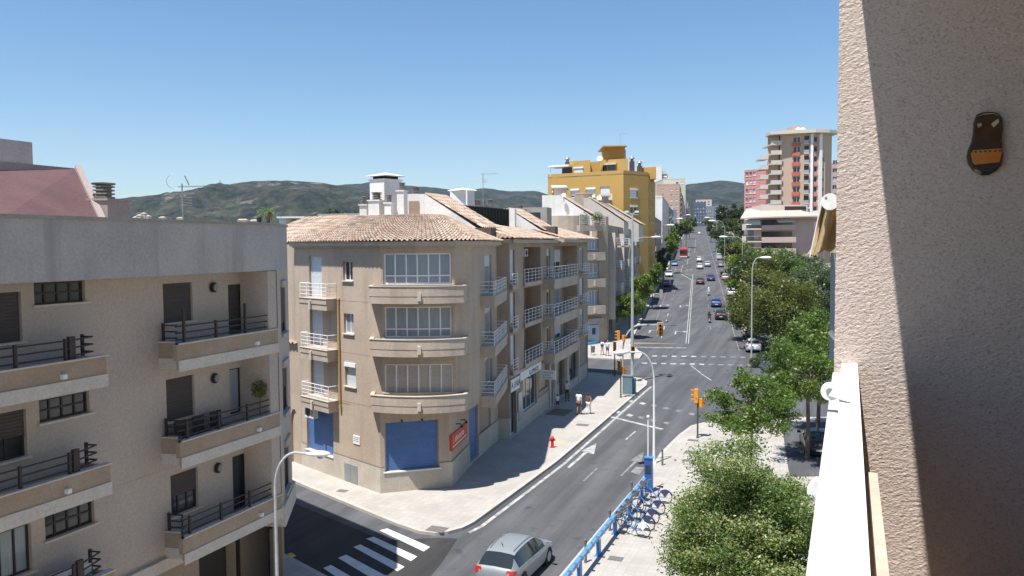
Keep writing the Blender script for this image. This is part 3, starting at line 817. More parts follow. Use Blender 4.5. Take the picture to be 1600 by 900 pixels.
    v = [Vector((a1[0], a1[1], 13.55)), Vector(b1), Vector(b1) + Vector((S1.x, S1.y, 0)) * .25, Vector((a1[0], a1[1], 13.55)) + Vector((S1.x, S1.y, 0)) * .25]
    low = [Vector((p.x, p.y, z0)) for p in v]; top = [p + Vector((0, 0, .14)) for p in v]
    q.hexa(low + top); 
    bk = [P.P(0, 0, -9)[:2], P.P(P.px(117, 264, -5.5)[0], 0, -9)[:2]]
    q.prism([(b1[0], b1[1]), (b0[0], b0[1]), bk[0], bk[1]], z0, b1[2] + .02)
    q.build('gable_wall', K['chimney_pink'], root)
    q = MB(); e = A_(0, 240, -6.5)
    s0, _ = P.px(-40, 240, -6.2); s1, _ = P.px(51, 240, -6.2); zt = P.px(30, 220, -6.2)[1]
    pbox(q, P, s0, s1, b1[2], zt, -8.8, -6.2); q.build('lift_housing', K['parapet_grey'], root)
    # chimney with slatted cowl
    s0, _ = P.px(168, 325, -3.2); s1, _ = P.px(203, 325, -3.2); zt = P.px(185, 314, -3.2)[1]
    q = MB(); pbox(q, P, s0, s1, z0, zt, -4.2, -3.2); pbox(q, P, s0 - .05, s1 + .05, zt, zt + .07, -4.25, -3.15)
    ch = q.build('chimney', K['chimney_pink'], root)
    cowl(P.P((s0 + s1) / 2, zt + .07, -3.7), .33, .46, ch)
    q = MB(); s, z = P.px(405, 345, -.2); x, y, _ = P.P(s, 0, -.2); q.lathe((x, y, 14.0), [(.05, 0), (.09, .1), (.09, .2), (.0, .26)], 8)
    q.build('roof_vent', K['frame_brown'], root)
    return root, P
def cowl(c, r, h, parent=None, rings=4):
    q = MB(); n = rings
    for k in range(n):
        z = h * k / n
        q.lathe((c[0], c[1], c[2]), [(r * .8, z + .02), (r, z + .03), (r * .98, z + h / n * .6), (r * .8, z + h / n * .62)], 14)
    q.lathe(c, [(r * .7, 0), (r * .7, h)], 12); q.lathe(c, [(r * 1.05, h), (r * 1.1, h + .05), (0.02, h + .09)], 14)
    return q.build('cowl', K['cowl'], parent)
LB, LP = left_block()

def ac_unit(c, a, label, sc_=1.0, group='air conditioning units'):
    t = thing('air_conditioner', label, 'air conditioner', c, group, a)
    q = MB(); q.box(-.42 * sc_, .42 * sc_, -.16, .16, 0, .62 * sc_)
    o = q.build('casing', K['white'], None); o.parent = t
    q = MB(); q.tube([(-.1 * sc_, -.165, .31 * sc_), (-.1 * sc_, -.175, .31 * sc_)], .24 * sc_, 18)
    for k in range(5): q.box(.22 * sc_, .38 * sc_, -.17, -.16, .12 + k * .08, .15 + k * .08)
    o = q.build('fan_grille', K['frame_brown'], None); o.parent = t
    return t
s, z = LP.px(112, 890, -.45); q = LP.P(s, 3.95, -.5)
ac_unit((q[0], q[1], 3.86), R(68 - 180) + R(180), 'large white air conditioner on the lowest left balcony of the grey block', 1.25)
# plant on the middle balcony
def leaf_cluster(mb, c, rad, n, size, squash=1.0, tone=None):
    for _ in range(n):
        d = Vector((random.gauss(0, 1), random.gauss(0, 1), random.gauss(0, 1))); d.normalize(); d *= random.random() ** .5
        p = Vector((c[0] + d.x * rad, c[1] + d.y * rad, c[2] + d.z * rad * squash))
        a = Vector((random.gauss(0, 1), random.gauss(0, 1), random.gauss(0, 1))).normalized(); b = a.orthogonal().normalized()
        s_ = size * random.uniform(.6, 1.3); l = a * s_; w_ = b * s_ * .5
        mb.add([p - l, p + w_, p + l, p - w_], [(0, 1, 2, 3)], 0, random.random() if tone is None else min(1, max(0, random.gauss(tone, .2))))
def potted(c, h, r, label, cat='potted plant', mat='leaf_dark', group=None, n=260, leaf=.06):
    t = thing('potted_plant', label, cat, c, group)
    q = MB(); q.lathe((0, 0, 0), [(.13, 0), (.19, .28), (.21, .3), (.17, .3), (.0, .26)], 12); o = q.build('pot', K['tile_dark']); o.parent = t
    q = MB(); q.tube([(0, 0, .25), (.02, 0, h - r)], [.02, .015], 6); o = q.build('stem', K['bark']); o.parent = t
    q = MB(); leaf_cluster(q, (0, 0, h), r, n, leaf); o = q.build('foliage', K[mat]); o.parent = t
    return t
q = LP.P(LP.px(406, 640, -.22)[0], 6.85, -.22)
potted((q[0], q[1], 6.95), 1.3, .3, 'round-headed potted shrub on the middle right balcony of the grey block', mat='leaf_autumn', n=420, leaf=.05)
for k, (x, lab) in enumerate(((290, 'dark folded chair at the left end of the middle balcony rail'), (318, 'dark box chair halfway along the middle balcony rail'), (345, 'dark chair in front of the curtained door on the middle balcony'))):
    q = LP.P(LP.px(x, 650, -.5)[0], 6.85, -.5)
    t = thing('balcony_chair', lab, 'chair', (q[0], q[1], 6.82), 'chairs on the middle balcony', R(68))
    b = MB(); b.box(-.24, .24, -.22, .22, .42, .47); o = b.build('seat', K['frame_brown']); o.parent = t
    b = MB(); b.box(-.24, .24, .2, .24, .47, .95); o = b.build('backrest', K['frame_brown']); o.parent = t
    for sx in (-.21, .21):
        for sy in (-.19, .19):
            b = MB(); b.tube([(sx, sy, 0), (sx, sy, .42)], .018, 6); o = b.build('leg', K['grey_metal']); o.parent = t
def antenna(c, h, label, els=7, rz=0.3, boom=1.1, dish=False, loop=False):
    t = thing('tv_antenna', label, 'antenna', c, 'rooftop television antennas', rz)
    b = MB(); b.tube([(0, 0, 0), (0, 0, h)], .025, 6); o = b.build('mast', K['grey_metal']); o.parent = t
    b = MB(); b.tube([(-.15, 0, h - .12), (boom, 0, h - .06)], .016, 5)
    for k in range(els):
        x = -.1 + boom * k / els; b.tube([(x, -.22, h - .12), (x, .22, h - .12)], .009, 4)
    o = b.build('aerial', K['grey_metal']); o.parent = t
    b = MB()
    for k in range(4): b.tube([(-.05, -.3, h - .8 + k * .1), (.3, .35, h - .8 + k * .1)], .01, 4)
    if loop:
        for k in range(12):
            a0 = R(100 + 16 * k); a1 = R(116 + 16 * k); b.tube([(-.25 + .28 * math.cos(a0), 0, h + .08 + .28 * math.sin(a0)), (-.25 + .28 * math.cos(a1), 0, h + .08 + .28 * math.sin(a1))], .008, 4)
        b.tube([(.1, 0, h + .3), (.25, 0, h - .05)], .02, 4)
    o = b.build('lower_aerial', K['grey_metal']); o.parent = t
    return t
q = at(286, 346, 30); antenna((q.x, q.y, 12.62), at(286, 287, 30).z - 12.62, 'mast antenna with reddish aerials on the grey roof left of the palm', els=9, boom=1.0, loop=True)

# ================================================================ corner building
K['brown_end'] = M('brown weathered render', (.13, .095, .08), (.10, .075, .065), 2)
def corner_block():
    root = thing('corner_building', 'tan corner building with curved balcony bands, terracotta roof and blue roller shutters', 'building', (-5, 46, 0))
    U = Path([(-12.75, 47.35), (-8.9, 43.5), (-7.8, 42.5), (-6.85, 41.85), (-5.0, 41.72), (-3.0, 41.9), (-2.3, 42.5), (-1.95, 43.8), (-1.0, 53.2)])
    G = Path([(-12.6, 47.2), (-7.0, 41.6), (-3.35, 42.7), (-2.5, 47.2), (-1.0, 53.2)])
    # ---- ground floor
    g_ops = {}
    g_ops['side'] = G.rect(480, 664 - 12, 521, 719); 
    g_ops['front'] = G.rect(601, 668, 686, 741)
    g_ops['front'] = (G.px(601, 700)[0], G.px(686, 700)[0], 1.25, 3.85)
    g_ops['side'] = (G.px(480, 690)[0], G.px(521, 690)[0], 1.25, 3.9)
    g_ops['door'] = (G.px(733, 690)[0], G.px(747, 690)[0], .3, 3.95)
    g_ops['panel'] = (G.px(749, 670)[0], G.px(767, 670)[0], 1.5, 3.95)
    b = MB(); wall(b, G, 0, G.len, 1.5, 4.5, list(g_ops.values()), reveal=.22)
    b.build('ground_floor_wall', K['plaster_tan'], root)
    b = MB(); wall(b, G, 0, G.len, .1, 1.5, list(g_ops.values()), n=.05, reveal=.27)
    c = G.cuts(0, G.len)
    for a_, b_ in zip(c, c[1:]):
        pass
    b.build('plinth', K['plinth'], root)
    for nm in ('side', 'front'):
        o = g_ops[nm]; q = MB(); z = o[2]
        while z < o[3] - .01: pbox(q, G, o[0], o[1], z, min(o[3], z + .1), -.2, -.15); pbox(q, G, o[0], o[1], z + .1, z + .115, -.2, -.165); z += .115
        q.build('roller_shutter', K['blue_shutter'], root)
        q = MB(); pbox(q, G, o[0] - .05, o[1] + .05, o[2] - .06, o[2] - .002, -.2, .1); q.build('sill', K['white'], root)
    o = g_ops['door']; q = MB(); pbox(q, G, o[0], o[1], o[2], o[3], -.2, -.12); q.build('blue_door', K['blue_shutter'], root)
    o = g_ops['panel']; q = MB(); pbox(q, G, o[0], o[1], o[2], o[3], -.2, -.12); q.build('closed_panel', K['plaster_tan2'], root)
    # plaque, hatch, camera spots
    q = MB(); r_ = G.rect(552, 681, 562, 694, .03); pbox(q, G, *r_, 0, .04); pq = q.build('plaque', K['white'], root)
    q = MB(); 
    for k in range(3): pbox(q, G, r_[0] + .05, r_[1] - .06 - .04 * (k % 2), r_[3] - .1 - k * .1, r_[3] - .08 - k * .1, .04, .045)
    q.build('plaque_lettering', K['frame_brown'], pq)
    q = MB(); r_ = G.rect(538, 726, 558, 753, .08); pbox(q, G, *r_, .05, .075); mh = q.build('meter_hatch', K['grey_metal'], root)
    q = MB(); sm = (r_[0] + r_[1]) / 2; pbox(q, G, sm - .008, sm + .008, r_[2] + .03, r_[3] - .03, .075, .08); q.build('hatch_seam', K['iron'], mh)
    for x, y in ((628, 659), (660, 657)):
        s, z = G.px(x, y, .1); q = MB(); q.tube([G.P(s, z + .05, 0), G.P(s, z, .12)], .045, 8); q.build('spot_light', K['frame_brown'], root)
    # ---- upper walls
    ops = []; W = []
    def op(o, **k): ops.append(o); W.append((o, k)); return o
    fl = [10.25, 7.4, 4.55]
    # small balcony doors on the side-street wall
    s0, _ = U.px(484, 470); s1, _ = U.px(503.5, 470)
    for i, z in enumerate(fl): op((s0, s1, z + .02, z + 2.35), name='balcony_door', frame='white_metal', glass='glass_blue', shut='shutter_white', frac=(1., .9, 1.)[i], sill=False, mull=0)
    s0, _ = U.px(537, 480); s1, _ = U.px(552, 480)
    op((s0, s1, fl[0] + 1.05, fl[0] + 2.12), mull=1, sill=True); op((s0, s1, fl[1] + 1.0, fl[1] + 2.1), mull=1, glass='glass_curtain')
    op((s0 + .02, s1 + .12, fl[2] + .95, fl[2] + 2.05), mull=0, shut='shutter_white', frac=1., box=1)
    # big strip windows
    s0, _ = U.px(598, 420); s1, _ = U.px(706, 420)
    op((s0, s1, 11.17, 12.78), mull=5, trans=.27, glass='glass_curtain', fw=.07); op((s0, s1, 8.36, 9.98), mull=5, trans=.27, glass='glass_curtain', fw=.07)
    op((s0, s1, 5.46, 6.95), mull=5, shut='shutter_beige', frac=1., fw=.06, glass='glass_curtain')
    lower_bay = (s0, s1)
    # avenue-side doors with balconies
    s0, _ = U.px(757, 430); s1, _ = U.px(768, 430)
    for i, z in enumerate(fl): op((s0, s1, z + .05, z + 2.3), name='balcony_door', glass='glass_curtain', sill=False, mull=0, shut='shutter_white', frac=.3)
    b = MB(); wall(b, U, 0, U.len, 4.45, 13.3, ops, reveal=.22)
    bk = [(-1.0, 53.2), (-7, 56), (-16.5, 51.2), (-12.75, 47.35)]
    for p0, p1 in zip(bk, bk[1:]): b.add([(p0[0], p0[1], 0), (p1[0], p1[1], 0), (p1[0], p1[1], 13.3), (p0[0], p0[1], 13.3)], [(0, 1, 2, 3)])
    b.build('wall', K['plaster_tan'], root)
    for o, k in W: window(root, U, o, depth=.2, **k)
    q = MB(); s0, s1 = lower_bay
    for k in range(7): s = s0 + (s1 - s0) * k / 6; pbox(q, U, max(s0, s - .035), min(s1, s + .035), 5.46, 6.95, -.14, -.07)
    for k in range(6): s = s0 + (s1 - s0) * (k + .5) / 6; pbox(q, U, s - .27, s + .27, 6.9, 7.0, -.14, -.02)
    q.build('shutter_guides', K['white_metal'], root)
    c = MB(); poly = [U.P(t, 0, -.5)[:2] for t in U.L] + [(-6.5, 55), (-15.5, 50.7)]
    c.prism(poly, 4.5, 13.0); c.prism([G.P(t, 0, -.5)[:2] for t in G.L] + [(-6.5, 55), (-15.5, 50.7)], .1, 4.38); c.build('interior_core', K['plaster_tan2'], root)
    # soffit slab between ground floor and first floor
    c = MB(); poly = [U.P(t, 0, -.02)[:2] for t in U.L] + [(-6.5, 55), (-15.5, 50.7)]; c.prism(poly, 4.38, 4.5); c.build('slab_edge', K['plaster_tan_band'], root)
    # grooves
    gv = MB()
    for z in (10.2, 7.35, 4.62, 10.75): 
        if z == 10.75: continue
        pbox(gv, U, .02, U.len, z - .012, z + .012, 0, .006)
    gv.build('wall_groove', K['plaster_tan2'], root)
    # curved bands
    Bd = Path([(-7.5, 42.3), (-7.42, 41.4)] + smooth_pts([(-7.4, 41.32), (-6.3, 40.9), (-4.95, 40.72), (-3.6, 40.9), (-2.5, 41.38)], 4) + [(-2.42, 41.46), (-2.35, 42.5)])
    for i, z1 in enumerate((11.07, 8.33, 5.4)):
        z0 = z1 - .87
        m_ = MB(); poly = [tuple(p) for p in Bd.p] + [(-2.9, 43), (-7.0, 43)]
        pbox(m_, Bd, 0, Bd.len, z0 + .38, z1, -.16, 0); m_.prism([Bd.P(t, 0, -.03)[:2] for t in Bd.L] + [(-2.9, 43), (-7.0, 43)], z0 + .36, z0 + .40)
        pbox(m_, Bd, 0, Bd.len, z0, z0 + .36, -.16, -.015); m_.prism([Bd.P(t, 0, -.05)[:2] for t in Bd.L] + [(-2.9, 43), (-7.0, 43)], z0 + .005, z0 + .34)
        bd = m_.build('balcony_band', K['plaster_tan_band'], root)
        m_ = MB(); pbox(m_, Bd, -.0, Bd.len, z1, z1 + .035, -.18, .03); m_.build('coping', K['plinth'], bd)
        m_ = MB(); s, z = Bd.px(655, 460 + 87 * i); pbox(m_, Bd, s - .09, s + .09, z0 + .15, z1 - .3, 0, .1); m_.build('vent_spout', K['cream_band'], bd)
    # small balconies
    def small_bal(P, a, b_, z, dep, ends=True, mat='plaster_tan_band'):
        m_ = MB(); pbox(m_, P, a, b_, z - .62, z - .3, 0, dep - .03); pbox(m_, P, a, b_, z - .29, z, 0, dep); pbox(m_, P, a + .01, b_ - .01, z - .31, z - .28, 0, dep - .05)
        bb = m_.build('balcony', K[mat], root)
        m_ = MB(); pbox(m_, P, a - .02, b_ + .02, z, z + .03, 0, dep + .03); m_.build('coping', K['plinth'], bb)
        railing(bb, P, a + .04, b_ - .04, z + .03, .82, dep - .06, 0.02, bars=4, step=.7, r=.015)
        return bb
    a, _ = U.px(467, 470, .7); b_, _ = U.px(511, 470, .7)
    a = max(.02, a)
    for i, z in enumerate(fl):
        bb = small_bal(U, a, b_ - .1, z, .7)
        m_ = MB(); sm = a + .42 * (b_ - a); pbox(m_, U, sm - .08, sm + .08, z - .62, z - .12, .7, .8); m_.build('vent_spout', K['cream_band'], bb)
    a, _ = U.px(750, 430, .0); b_, _ = U.px(772, 430, .0)
    for i, z in enumerate(fl): small_bal(U, a, min(b_, U.len - .4), z, .85)
    # copper coloured down pipe
    s, _ = U.px(531, 600, .08); q = MB(); q.tube([U.P(s, 10.2, .08), U.P(s, 4.35, .08)], .05, 8); q.tube([U.P(s, 10.2, .08), U.P(s, 10.32, .02)], .07, 8); q.tube([U.P(s, 4.35, .08), U.P(s, 4.2, .1)], .09, 8)
    q.build('downpipe', M('ochre pipe', (.42, .24, .07), rough=.5, fine=0), root)
    # eaves
    b = MB(); pbox(b, U, -.1, U.len, 13.18, 13.4, -.2, .38); pbox(b, U, -.1, U.len, 13.1, 13.19, -.2, .2)
    b.build('eave_fascia', K['plaster_tan_band'], root)
    ev = [U.P(t, 0, .54)[:2] for t in [-.25] + U.L[1:-1] + [U.len]]
    rd = [(-10.2, 49.9), (-9.3, 49.3), (-8.3, 48.7), (-7.4, 48.2), (-6.3, 47.9), (-5.2, 47.95), (-4.3, 48.4), (-4.1, 50), (-4.3, 54.2)]
    b = MB(); tile_roof(b, ev, rd, 13.42, 15.0, width=.27, step=.45, hgt=.07)
    b.build('tile_roof', K['tile'], root)
    b = MB(); b.prism(rd + [(-7, 56), (-13.5, 52.5)], 13.35, 15.05); b.build('roof_terrace', K['tile'], root)
    # back slope to the left
    b = MB(); tile_roof(b, [(-13.3, 47.9), (-17.2, 51.6)], [(-10.2, 49.9), (-13.5, 52.5)], 13.42, 15.05, step=.5); b.build('tile_roof', K['tile'], root)
    # chimneys
    def chim(x0, x1, yt, yb, Y, dpt, label, cap='cowl', side=None, mat='whitewash'):
        A = at(x0, yb, Y); B = at(x1, yb, Y); zt = zof((x0 + x1) / 2, yt, Y); zb = 13.5
        d = Vector((math.cos(R(-30)), math.sin(R(-30)))); w_ = (B.x - A.x)
        q = MB(); cx, cy = (A.x + B.x) / 2, Y
        q.obox((cx, cy + dpt / 2), 0 if side is None else side, w_ / 2, dpt / 2, zb, zt)
        q.obox((cx, cy + dpt / 2), 0 if side is None else side, w_ / 2 + .06, dpt / 2 + .06, zt, zt + .07)
        c_ = q.build('chimney', K[mat], root)
        if cap == 'cowl': cowl((cx, cy + dpt / 2, zt + .07), min(w_, dpt) * .42, .42, c_)
        elif cap == 'hip':
            q = MB(); a = side or 0; hw = w_ / 2 + .16; hd = dpt / 2 + .16; n4 = [(cx + x * math.cos(a) - y * math.sin(a), cy + dpt / 2 + x * math.sin(a) + y * math.cos(a)) for x, y in ((-hw, -hd), (hw, -hd), (hw, hd), (-hw, hd))]
            q.add([(x, y, zt + .3) for x, y in n4] + [(cx, cy + dpt / 2, zt + .52)] + [(x, y, zt + .25) for x, y in n4], [(0, 1, 4), (1, 2, 4), (2, 3, 4), (3, 0, 4), (8, 7, 6, 5), (5, 6, 1, 0), (6, 7, 2, 1), (7, 8, 3, 2), (8, 5, 0, 3)])
            q.build('chimney_cap', K['white'], c_)
            q = MB(); q.obox((cx, cy + dpt / 2), a, w_ / 2 - .15, dpt / 2 - .15, zt, zt + .27); q.build('flue_opening', K['dark'], c_)
        return c_
    chim(584, 617, 281, 335, 50.5, 1.5, '', cap='hip', side=R(-38))
    chim(622, 634, 299, 340, 49.5, .5, '', side=R(-20))
    chim(562, 573, 321, 342, 49.5, .5, '')
    chim(578, 597, 314, 342, 49.2, .8, '', side=R(-20)); chim(602, 613, 318, 342, 49.0, .45, '', side=R(-15))
    q = at(649, 308, 53); cowl((q.x, 53.4, zof(649, 303, 53)), .3, .42, root)
    # raised volume with sloping tiled top (firewall)
    def raised(x0, y0, x1, y1, x2, Y0, Y1, yb=None, th=3.0, flat=True, tilew=2.2, zlow=13.5, eb=None):
        A = at(x0, y0, Y0); B = at(x1, y1, Y0); C = at(x2, y1 + 0, Y1)
        C.z = zof(x2, (y0 if eb is None else eb), Y1)
        d = (Vector((C.x, C.y)) - Vector((A.x, A.y))).normalized(); u = Vector((-d.y, d.x))
        D = zof(x2, yb, Y1)
        back = Vector((S1.x, S1.y)) * tilew
        f = [A, B, Vector((C.x, C.y, D))]
        q = MB()
        low = [Vector((p.x, p.y, zlow)) for p in f]; bk = [p + Vector((back.x, back.y, 0)) for p in f]; lowb = [p + Vector((back.x, back.y, 0)) for p in low]
        vs_ = low + f + lowb + bk
        fs = [(0, 1, 4, 3), (1, 2, 5, 4), (3, 4, 10, 9), (2, 8, 11, 5), (8, 7, 10, 11), (7, 6, 9, 10), (0, 3, 9, 6)]
        q.add(vs_, fs); o_ = q.build('raised_wall', K['whitewash'], root)
        e0 = (f[2] + Vector((back.x, back.y, 0)) * 1.0); 
        t_ = MB(); dd = Vector((d.x, d.y, 0)) * .35
        pA = f[1]; pB = f[2] + dd
        tile_roof(t_, [(pB.x, pB.y), (pB.x + back.x, pB.y + back.y)], [(pA.x, pA.y), (pA.x + back.x, pA.y + back.y)], pB.z + .03 - .0, pA.z + .03, step=.42)
        t_.build('raised_tile_roof', K['tile'], root)
        return f
    f = raised(635, 303, 664, 303, 746, 53.0, 52.2, yb=357, tilew=3.2)
    # brown door in the white wall
    dA = Vector((f[0].x, f[0].y)); dB = Vector((f[1].x, f[1].y)); Wp = Path([tuple(dA), tuple(dB)])
    r_ = Wp.rect(639, 314, 655, 341); r_ = (r_[0], r_[1], r_[2], r_[3]); q = MB(); pbox(q, Wp, r_[0], r_[1], r_[2], r_[3], .0, .05); q.build('terrace_door', K['balc_tan'], root)
    # brown end of the raised roof
    q = MB(); c_ = at(758, 361, 52.0); q.obox((c_.x, 52.4), R(-12), .55, .7, 13.4, zof(757, 356, 52.0)); q.build('raised_roof_end', K['brown_end'], root)
    return root, U, G
CB, CU, CG = corner_block()
# red shop sign on the avenue facet
s0, _ = CG.px(704, 690, .08); s1, _ = CG.px(730, 690, .08)
z1 = CG.px(704, 680, .08)[1]; z0 = CG.px(704, 705, .08)[1]
t = thing('shop_sign', 'red shop sign with pale lettering on the shaded wall beside the blue door', 'sign', CG.P(s0, z0, .02))
q = MB(); pbox(q, CG, s0, s1, z0, z1, .005, .08)
t_board = q.build('board', M('red sign board', (.55, .055, .02), rough=.4, fine=0), t)
def text_on(P, s, z, n, txt, size, mat, parent, name='lettering', sx=1.0, width=None, rot=0):
    a = Vector(P.P(s, z, n)); b = Vector(P.P(s + .3, z, n)); d = (b - a).normalized()
    cu = bpy.data.curves.new(name, 'FONT'); cu.body = txt; cu.size = size; cu.extrude = .004; cu.align_x = 'LEFT'
    o = bpy.data.objects.new(name, cu); COL.objects.link(o)
    cu.materials.append(mat)
    nz = Vector((d.y, -d.x, 0)); up = Vector((0, 0, 1))
    mt = Matrix(((d.x * sx, up.x, nz.x), (d.y * sx, up.y, nz.y), (d.z * sx, up.z, nz.z)))
    mt4 = mt.to_4x4(); org = ORG[parent.name]; mt4.translation = a - org
    me = bpy.data.meshes.new_from_object(o); COL.objects.unlink(o); bpy.data.objects.remove(o); o = bpy.data.objects.new(name, me); COL.objects.link(o)
    o.parent = parent; o.matrix_parent_inverse = Matrix.Identity(4); o.matrix_basis = mt4
    ORG[o.name] = org
    return o
MW = M('white lettering', (.85, .85, .8), fine=0); MY = M('yellow lettering', (.8, .5, .03), fine=0); MBk = M('dark lettering', (.03, .06, .07), fine=0); MBl = M('blue lettering', (.05, .2, .55), fine=0)
text_on(CG, s0 + .2, z0 + .36, .085, 'L', .62, MY, t_board); text_on(CG, s0 + .62, z0 + .36, .085, 'aborarte', .5, MW, t_board, sx=max(.6, (s1 - s0 - .9) / 2.1))
q = MB(); pbox(q, CG, s0 + .15, s1 - .2, z0 + .14, z0 + .2, .08, .084); q.build('sign_line', MW, t)
for k in (.35, .65):
    q = MB(); s = s0 + (s1 - s0) * k; q.tube([CG.P(s, z1 + .35, 0), CG.P(s, z1 + .4, .3), CG.P(s, z1 + .3, .36)], .03, 6); q.tube([CG.P(s, z1 + .32, .33), CG.P(s, z1 + .22, .4)], .07, 8); q.build('sign_lamp', K['frame_brown'], t)
s, z = CG.px(487, 644, .3); p = CG.P(s, z, .32)
ac_unit((p[0], p[1], z - .3), R(-45), 'white air conditioner above the blue shutter on the side street wall', 1.1)
# ================================================================ row along the avenue (sections two and three)
def avenue_row():
    root = thing('apartment_row', 'tan apartment house with shops below and white balcony rails, right of the corner building', 'building', (0, 60, 0))
    U = Path([(-1.25, 53.1), (-.17, 53.0), (3.36, 64.6), (7.45, 78.6)])
    L = U.L
    fl = [10.5, 7.62, 4.75]
    sE = L[2]; ops = []; W = []
    def op(o, **k): ops.append(o); W.append((o, k))
    ref = lambda x, n=0.: U.px(x, 470, n)[0]
    for i, z in enumerate(fl):
        op((ref(797.5), ref(804.5), z + .05, z + 2.35), name='balcony_door', glass='glass_blue', shut='shutter_white', frac=.9, sill=False, mull=0)
        op((ref(854.5), ref(860), z + .05, z + 2.35), name='balcony_door', glass='glass', sill=False, mull=0, shut='shutter_white', frac=.25)
        op((ref(905.5), ref(911.5), z + .3, z + 2.35), glass='glass_blue', sill=True, mull=1, shut='shutter_white', frac=(.1, .8, .3)[i])
    # recessed balcony openings
    rec = []
    for i, z in enumerate(fl):
        rec.append((ref(818), ref(845), z - .0, z + 2.5)); rec.append((ref(866.5), ref(902), z - .0, z + 2.55))
    b = MB(); wall(b, U, 0, U.len, 4.5, 13.3, [o for o in ops] , reveal=.22) if False else None
    allo = ops + rec
    wall(b, U, 0, U.len, 4.4, 13.35, allo, reveal=.22)
    for a, c, z0, z1 in rec:
        vs_ = []
        for t in U.cuts(a, c): vs_ += [U.P(t, z0, -1.3), U.P(t, z1, -1.3)]
        n_ = len(vs_) // 2
        b.add(vs_, [(2 * k, 2 * k + 2, 2 * k + 3, 2 * k + 1) for k in range(n_ - 1)])
        for q in (a, c): b.add([U.P(q, z0, -.2), U.P(q, z0, -1.3), U.P(q, z1, -1.3), U.P(q, z1, -.2)], [(0, 1, 2, 3)])
        b.add([U.P(a, z0, -.2), U.P(c, z0, -.2), U.P(c, z0, -1.3), U.P(a, z0, -1.3)], [(0, 1, 2, 3)]); b.add([U.P(a, z1, -.2), U.P(c, z1, -.2), U.P(c, z1, -1.3), U.P(a, z1, -1.3)], [(0, 1, 2, 3)])
    bk = [(7.45, 78.6), (-2, 82), (-9, 56), (-1.25, 53.1)]
    for p0, p1 in zip(bk, bk[1:]): b.add([(p0[0], p0[1], 0), (p1[0], p1[1], 0), (p1[0], p1[1], 13.3), (p0[0], p0[1], 13.3)], [(0, 1, 2, 3)])
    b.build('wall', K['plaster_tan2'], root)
    for o, k in W: window(root, U, o, depth=.2, **k)
    for j, (a, c, z0, z1) in enumerate(rec):
        w_ = (c - a)
        window(root, U, (a + w_ * .45, a + w_ * .8, z0 + .02, z0 + 2.2), n=-1.16, depth=.1, name='balcony_door', glass='glass' if j % 3 else 'glass_curtain', sill=False, mull=1, shut='shutter_white', frac=(.2, .5, .8)[j % 3])
    c_ = MB(); c_.prism([U.P(0.1, 0, -1.5)[:2], U.P(L[1], 0, -1.5)[:2], U.P(L[2], 0, -1.5)[:2], U.P(L[3] - .1, 0, -1.5)[:2], (-1.6, 81), (-8, 56)], .1, 13.2); c_.build('interior_core', K['plaster_tan2'], root)
    # balconies
    for i, z in enumerate(fl):
        for (x0, x1, dep, hh) in ((797, 805, .28, .75), (818, 845, .16, .95), (854, 860.5, .2, .8)):
            a, c = ref(x0), ref(x1)
            m_ = MB(); pbox(m_, U, a - .05, c + .05, z - .28, z, 0, dep); bb = m_.build('balcony', K['plaster_tan_band'], root)
            railing(bb, U, a, c, z, hh, dep - .03, 0.0, bars=4, step=.9, r=.014)
        a, c = U.px(865.2, 480, .9)[0], U.px(902.5, 480, .9)[0]
        m_ = MB(); pbox(m_, U, a, c, z - .75, z - .3, 0, .95); pbox(m_, U, a, c, z - .29, z + .02, 0, 1.0); bb = m_.build('balcony', K['plaster_tan_band'], root)
        railing(bb, U, a + .05, c - .05, z + .02, .95, .93, 0.0, bars=4, step=1.15, r=.015)
        a, c = ref(903.6), ref(913); m_ = MB(); pbox(m_, U, a, c, z - .1, z, 0, .5); bb = m_.build('balcony', K['plaster_tan_band'], root); railing(bb, U, a, c, z, .9, .47, 0., bars=4, step=.9, r=.014)
    # ground floor
    gref = lambda x: U.px(x, 640)[0]
    shopd = (gref(799), gref(808.5), .2, 3.2); shopw = (gref(819.5), gref(840.5), 1.25, 3.65); pan = (gref(845), gref(858.5), 1.9, 3.9)
    dr1 = (gref(862), gref(866), .2, 3.9); dr2 = (gref(875), gref(885), .2, 3.9); dr3 = (gref(892), gref(903.5), .9, 4.0)
    b = MB(); wall(b, U, 0, U.len, 1.55, 4.42, [shopd, shopw, pan, dr1, dr2, dr3], reveal=.35, n=-.12); b.build('ground_floor_wall', K['plaster_tan2'], root)
    b = MB(); wall(b, U, 0, U.len, .1, 1.55, [shopd, shopw, pan, dr1, dr2, dr3], n=-.07, reveal=.4)
    for x in (860.2, 868.5, 887.5, 905): a = gref(x); pbox(b, U, a - .25, a + .25, .1, 4.4, -.1, .02)
    b.build('plinth', K['plinth'], root)
    b = MB(); pbox(b, U, 0, U.len, 4.28, 4.5, -.2, .05); b.build('string_course', K['plaster_tan_band'], root)
    window(root, U, shopd, n=-.12, depth=.25, name='shop_door', mull=1, sill=False, glass='glass')
    window(root, U, shopw, n=-.12, depth=.2, name='shop_window', mull=2, sill=True, glass='glass')
    b = MB(); pbox(b, U, pan[0], pan[1], pan[2], pan[3], -.4, -.34); b.build('closed_panel', K['plaster_tan'], root)
    for o in (dr1, dr2): b = MB(); pbox(b, U, o[0], o[1], o[2], o[3], -.44, -.36); b.build('entrance_door', K['glass'], root)
    window(root, U, dr3, n=-.12, depth=.2, name='shop_window', mull=1, sill=False, glass='glass', frame='frame_brown')
    b = MB(); pbox(b, U, gref(811), gref(817), .9, 2.9, -.08, -.04); b.build('price_board', K['glass_blue'], root)
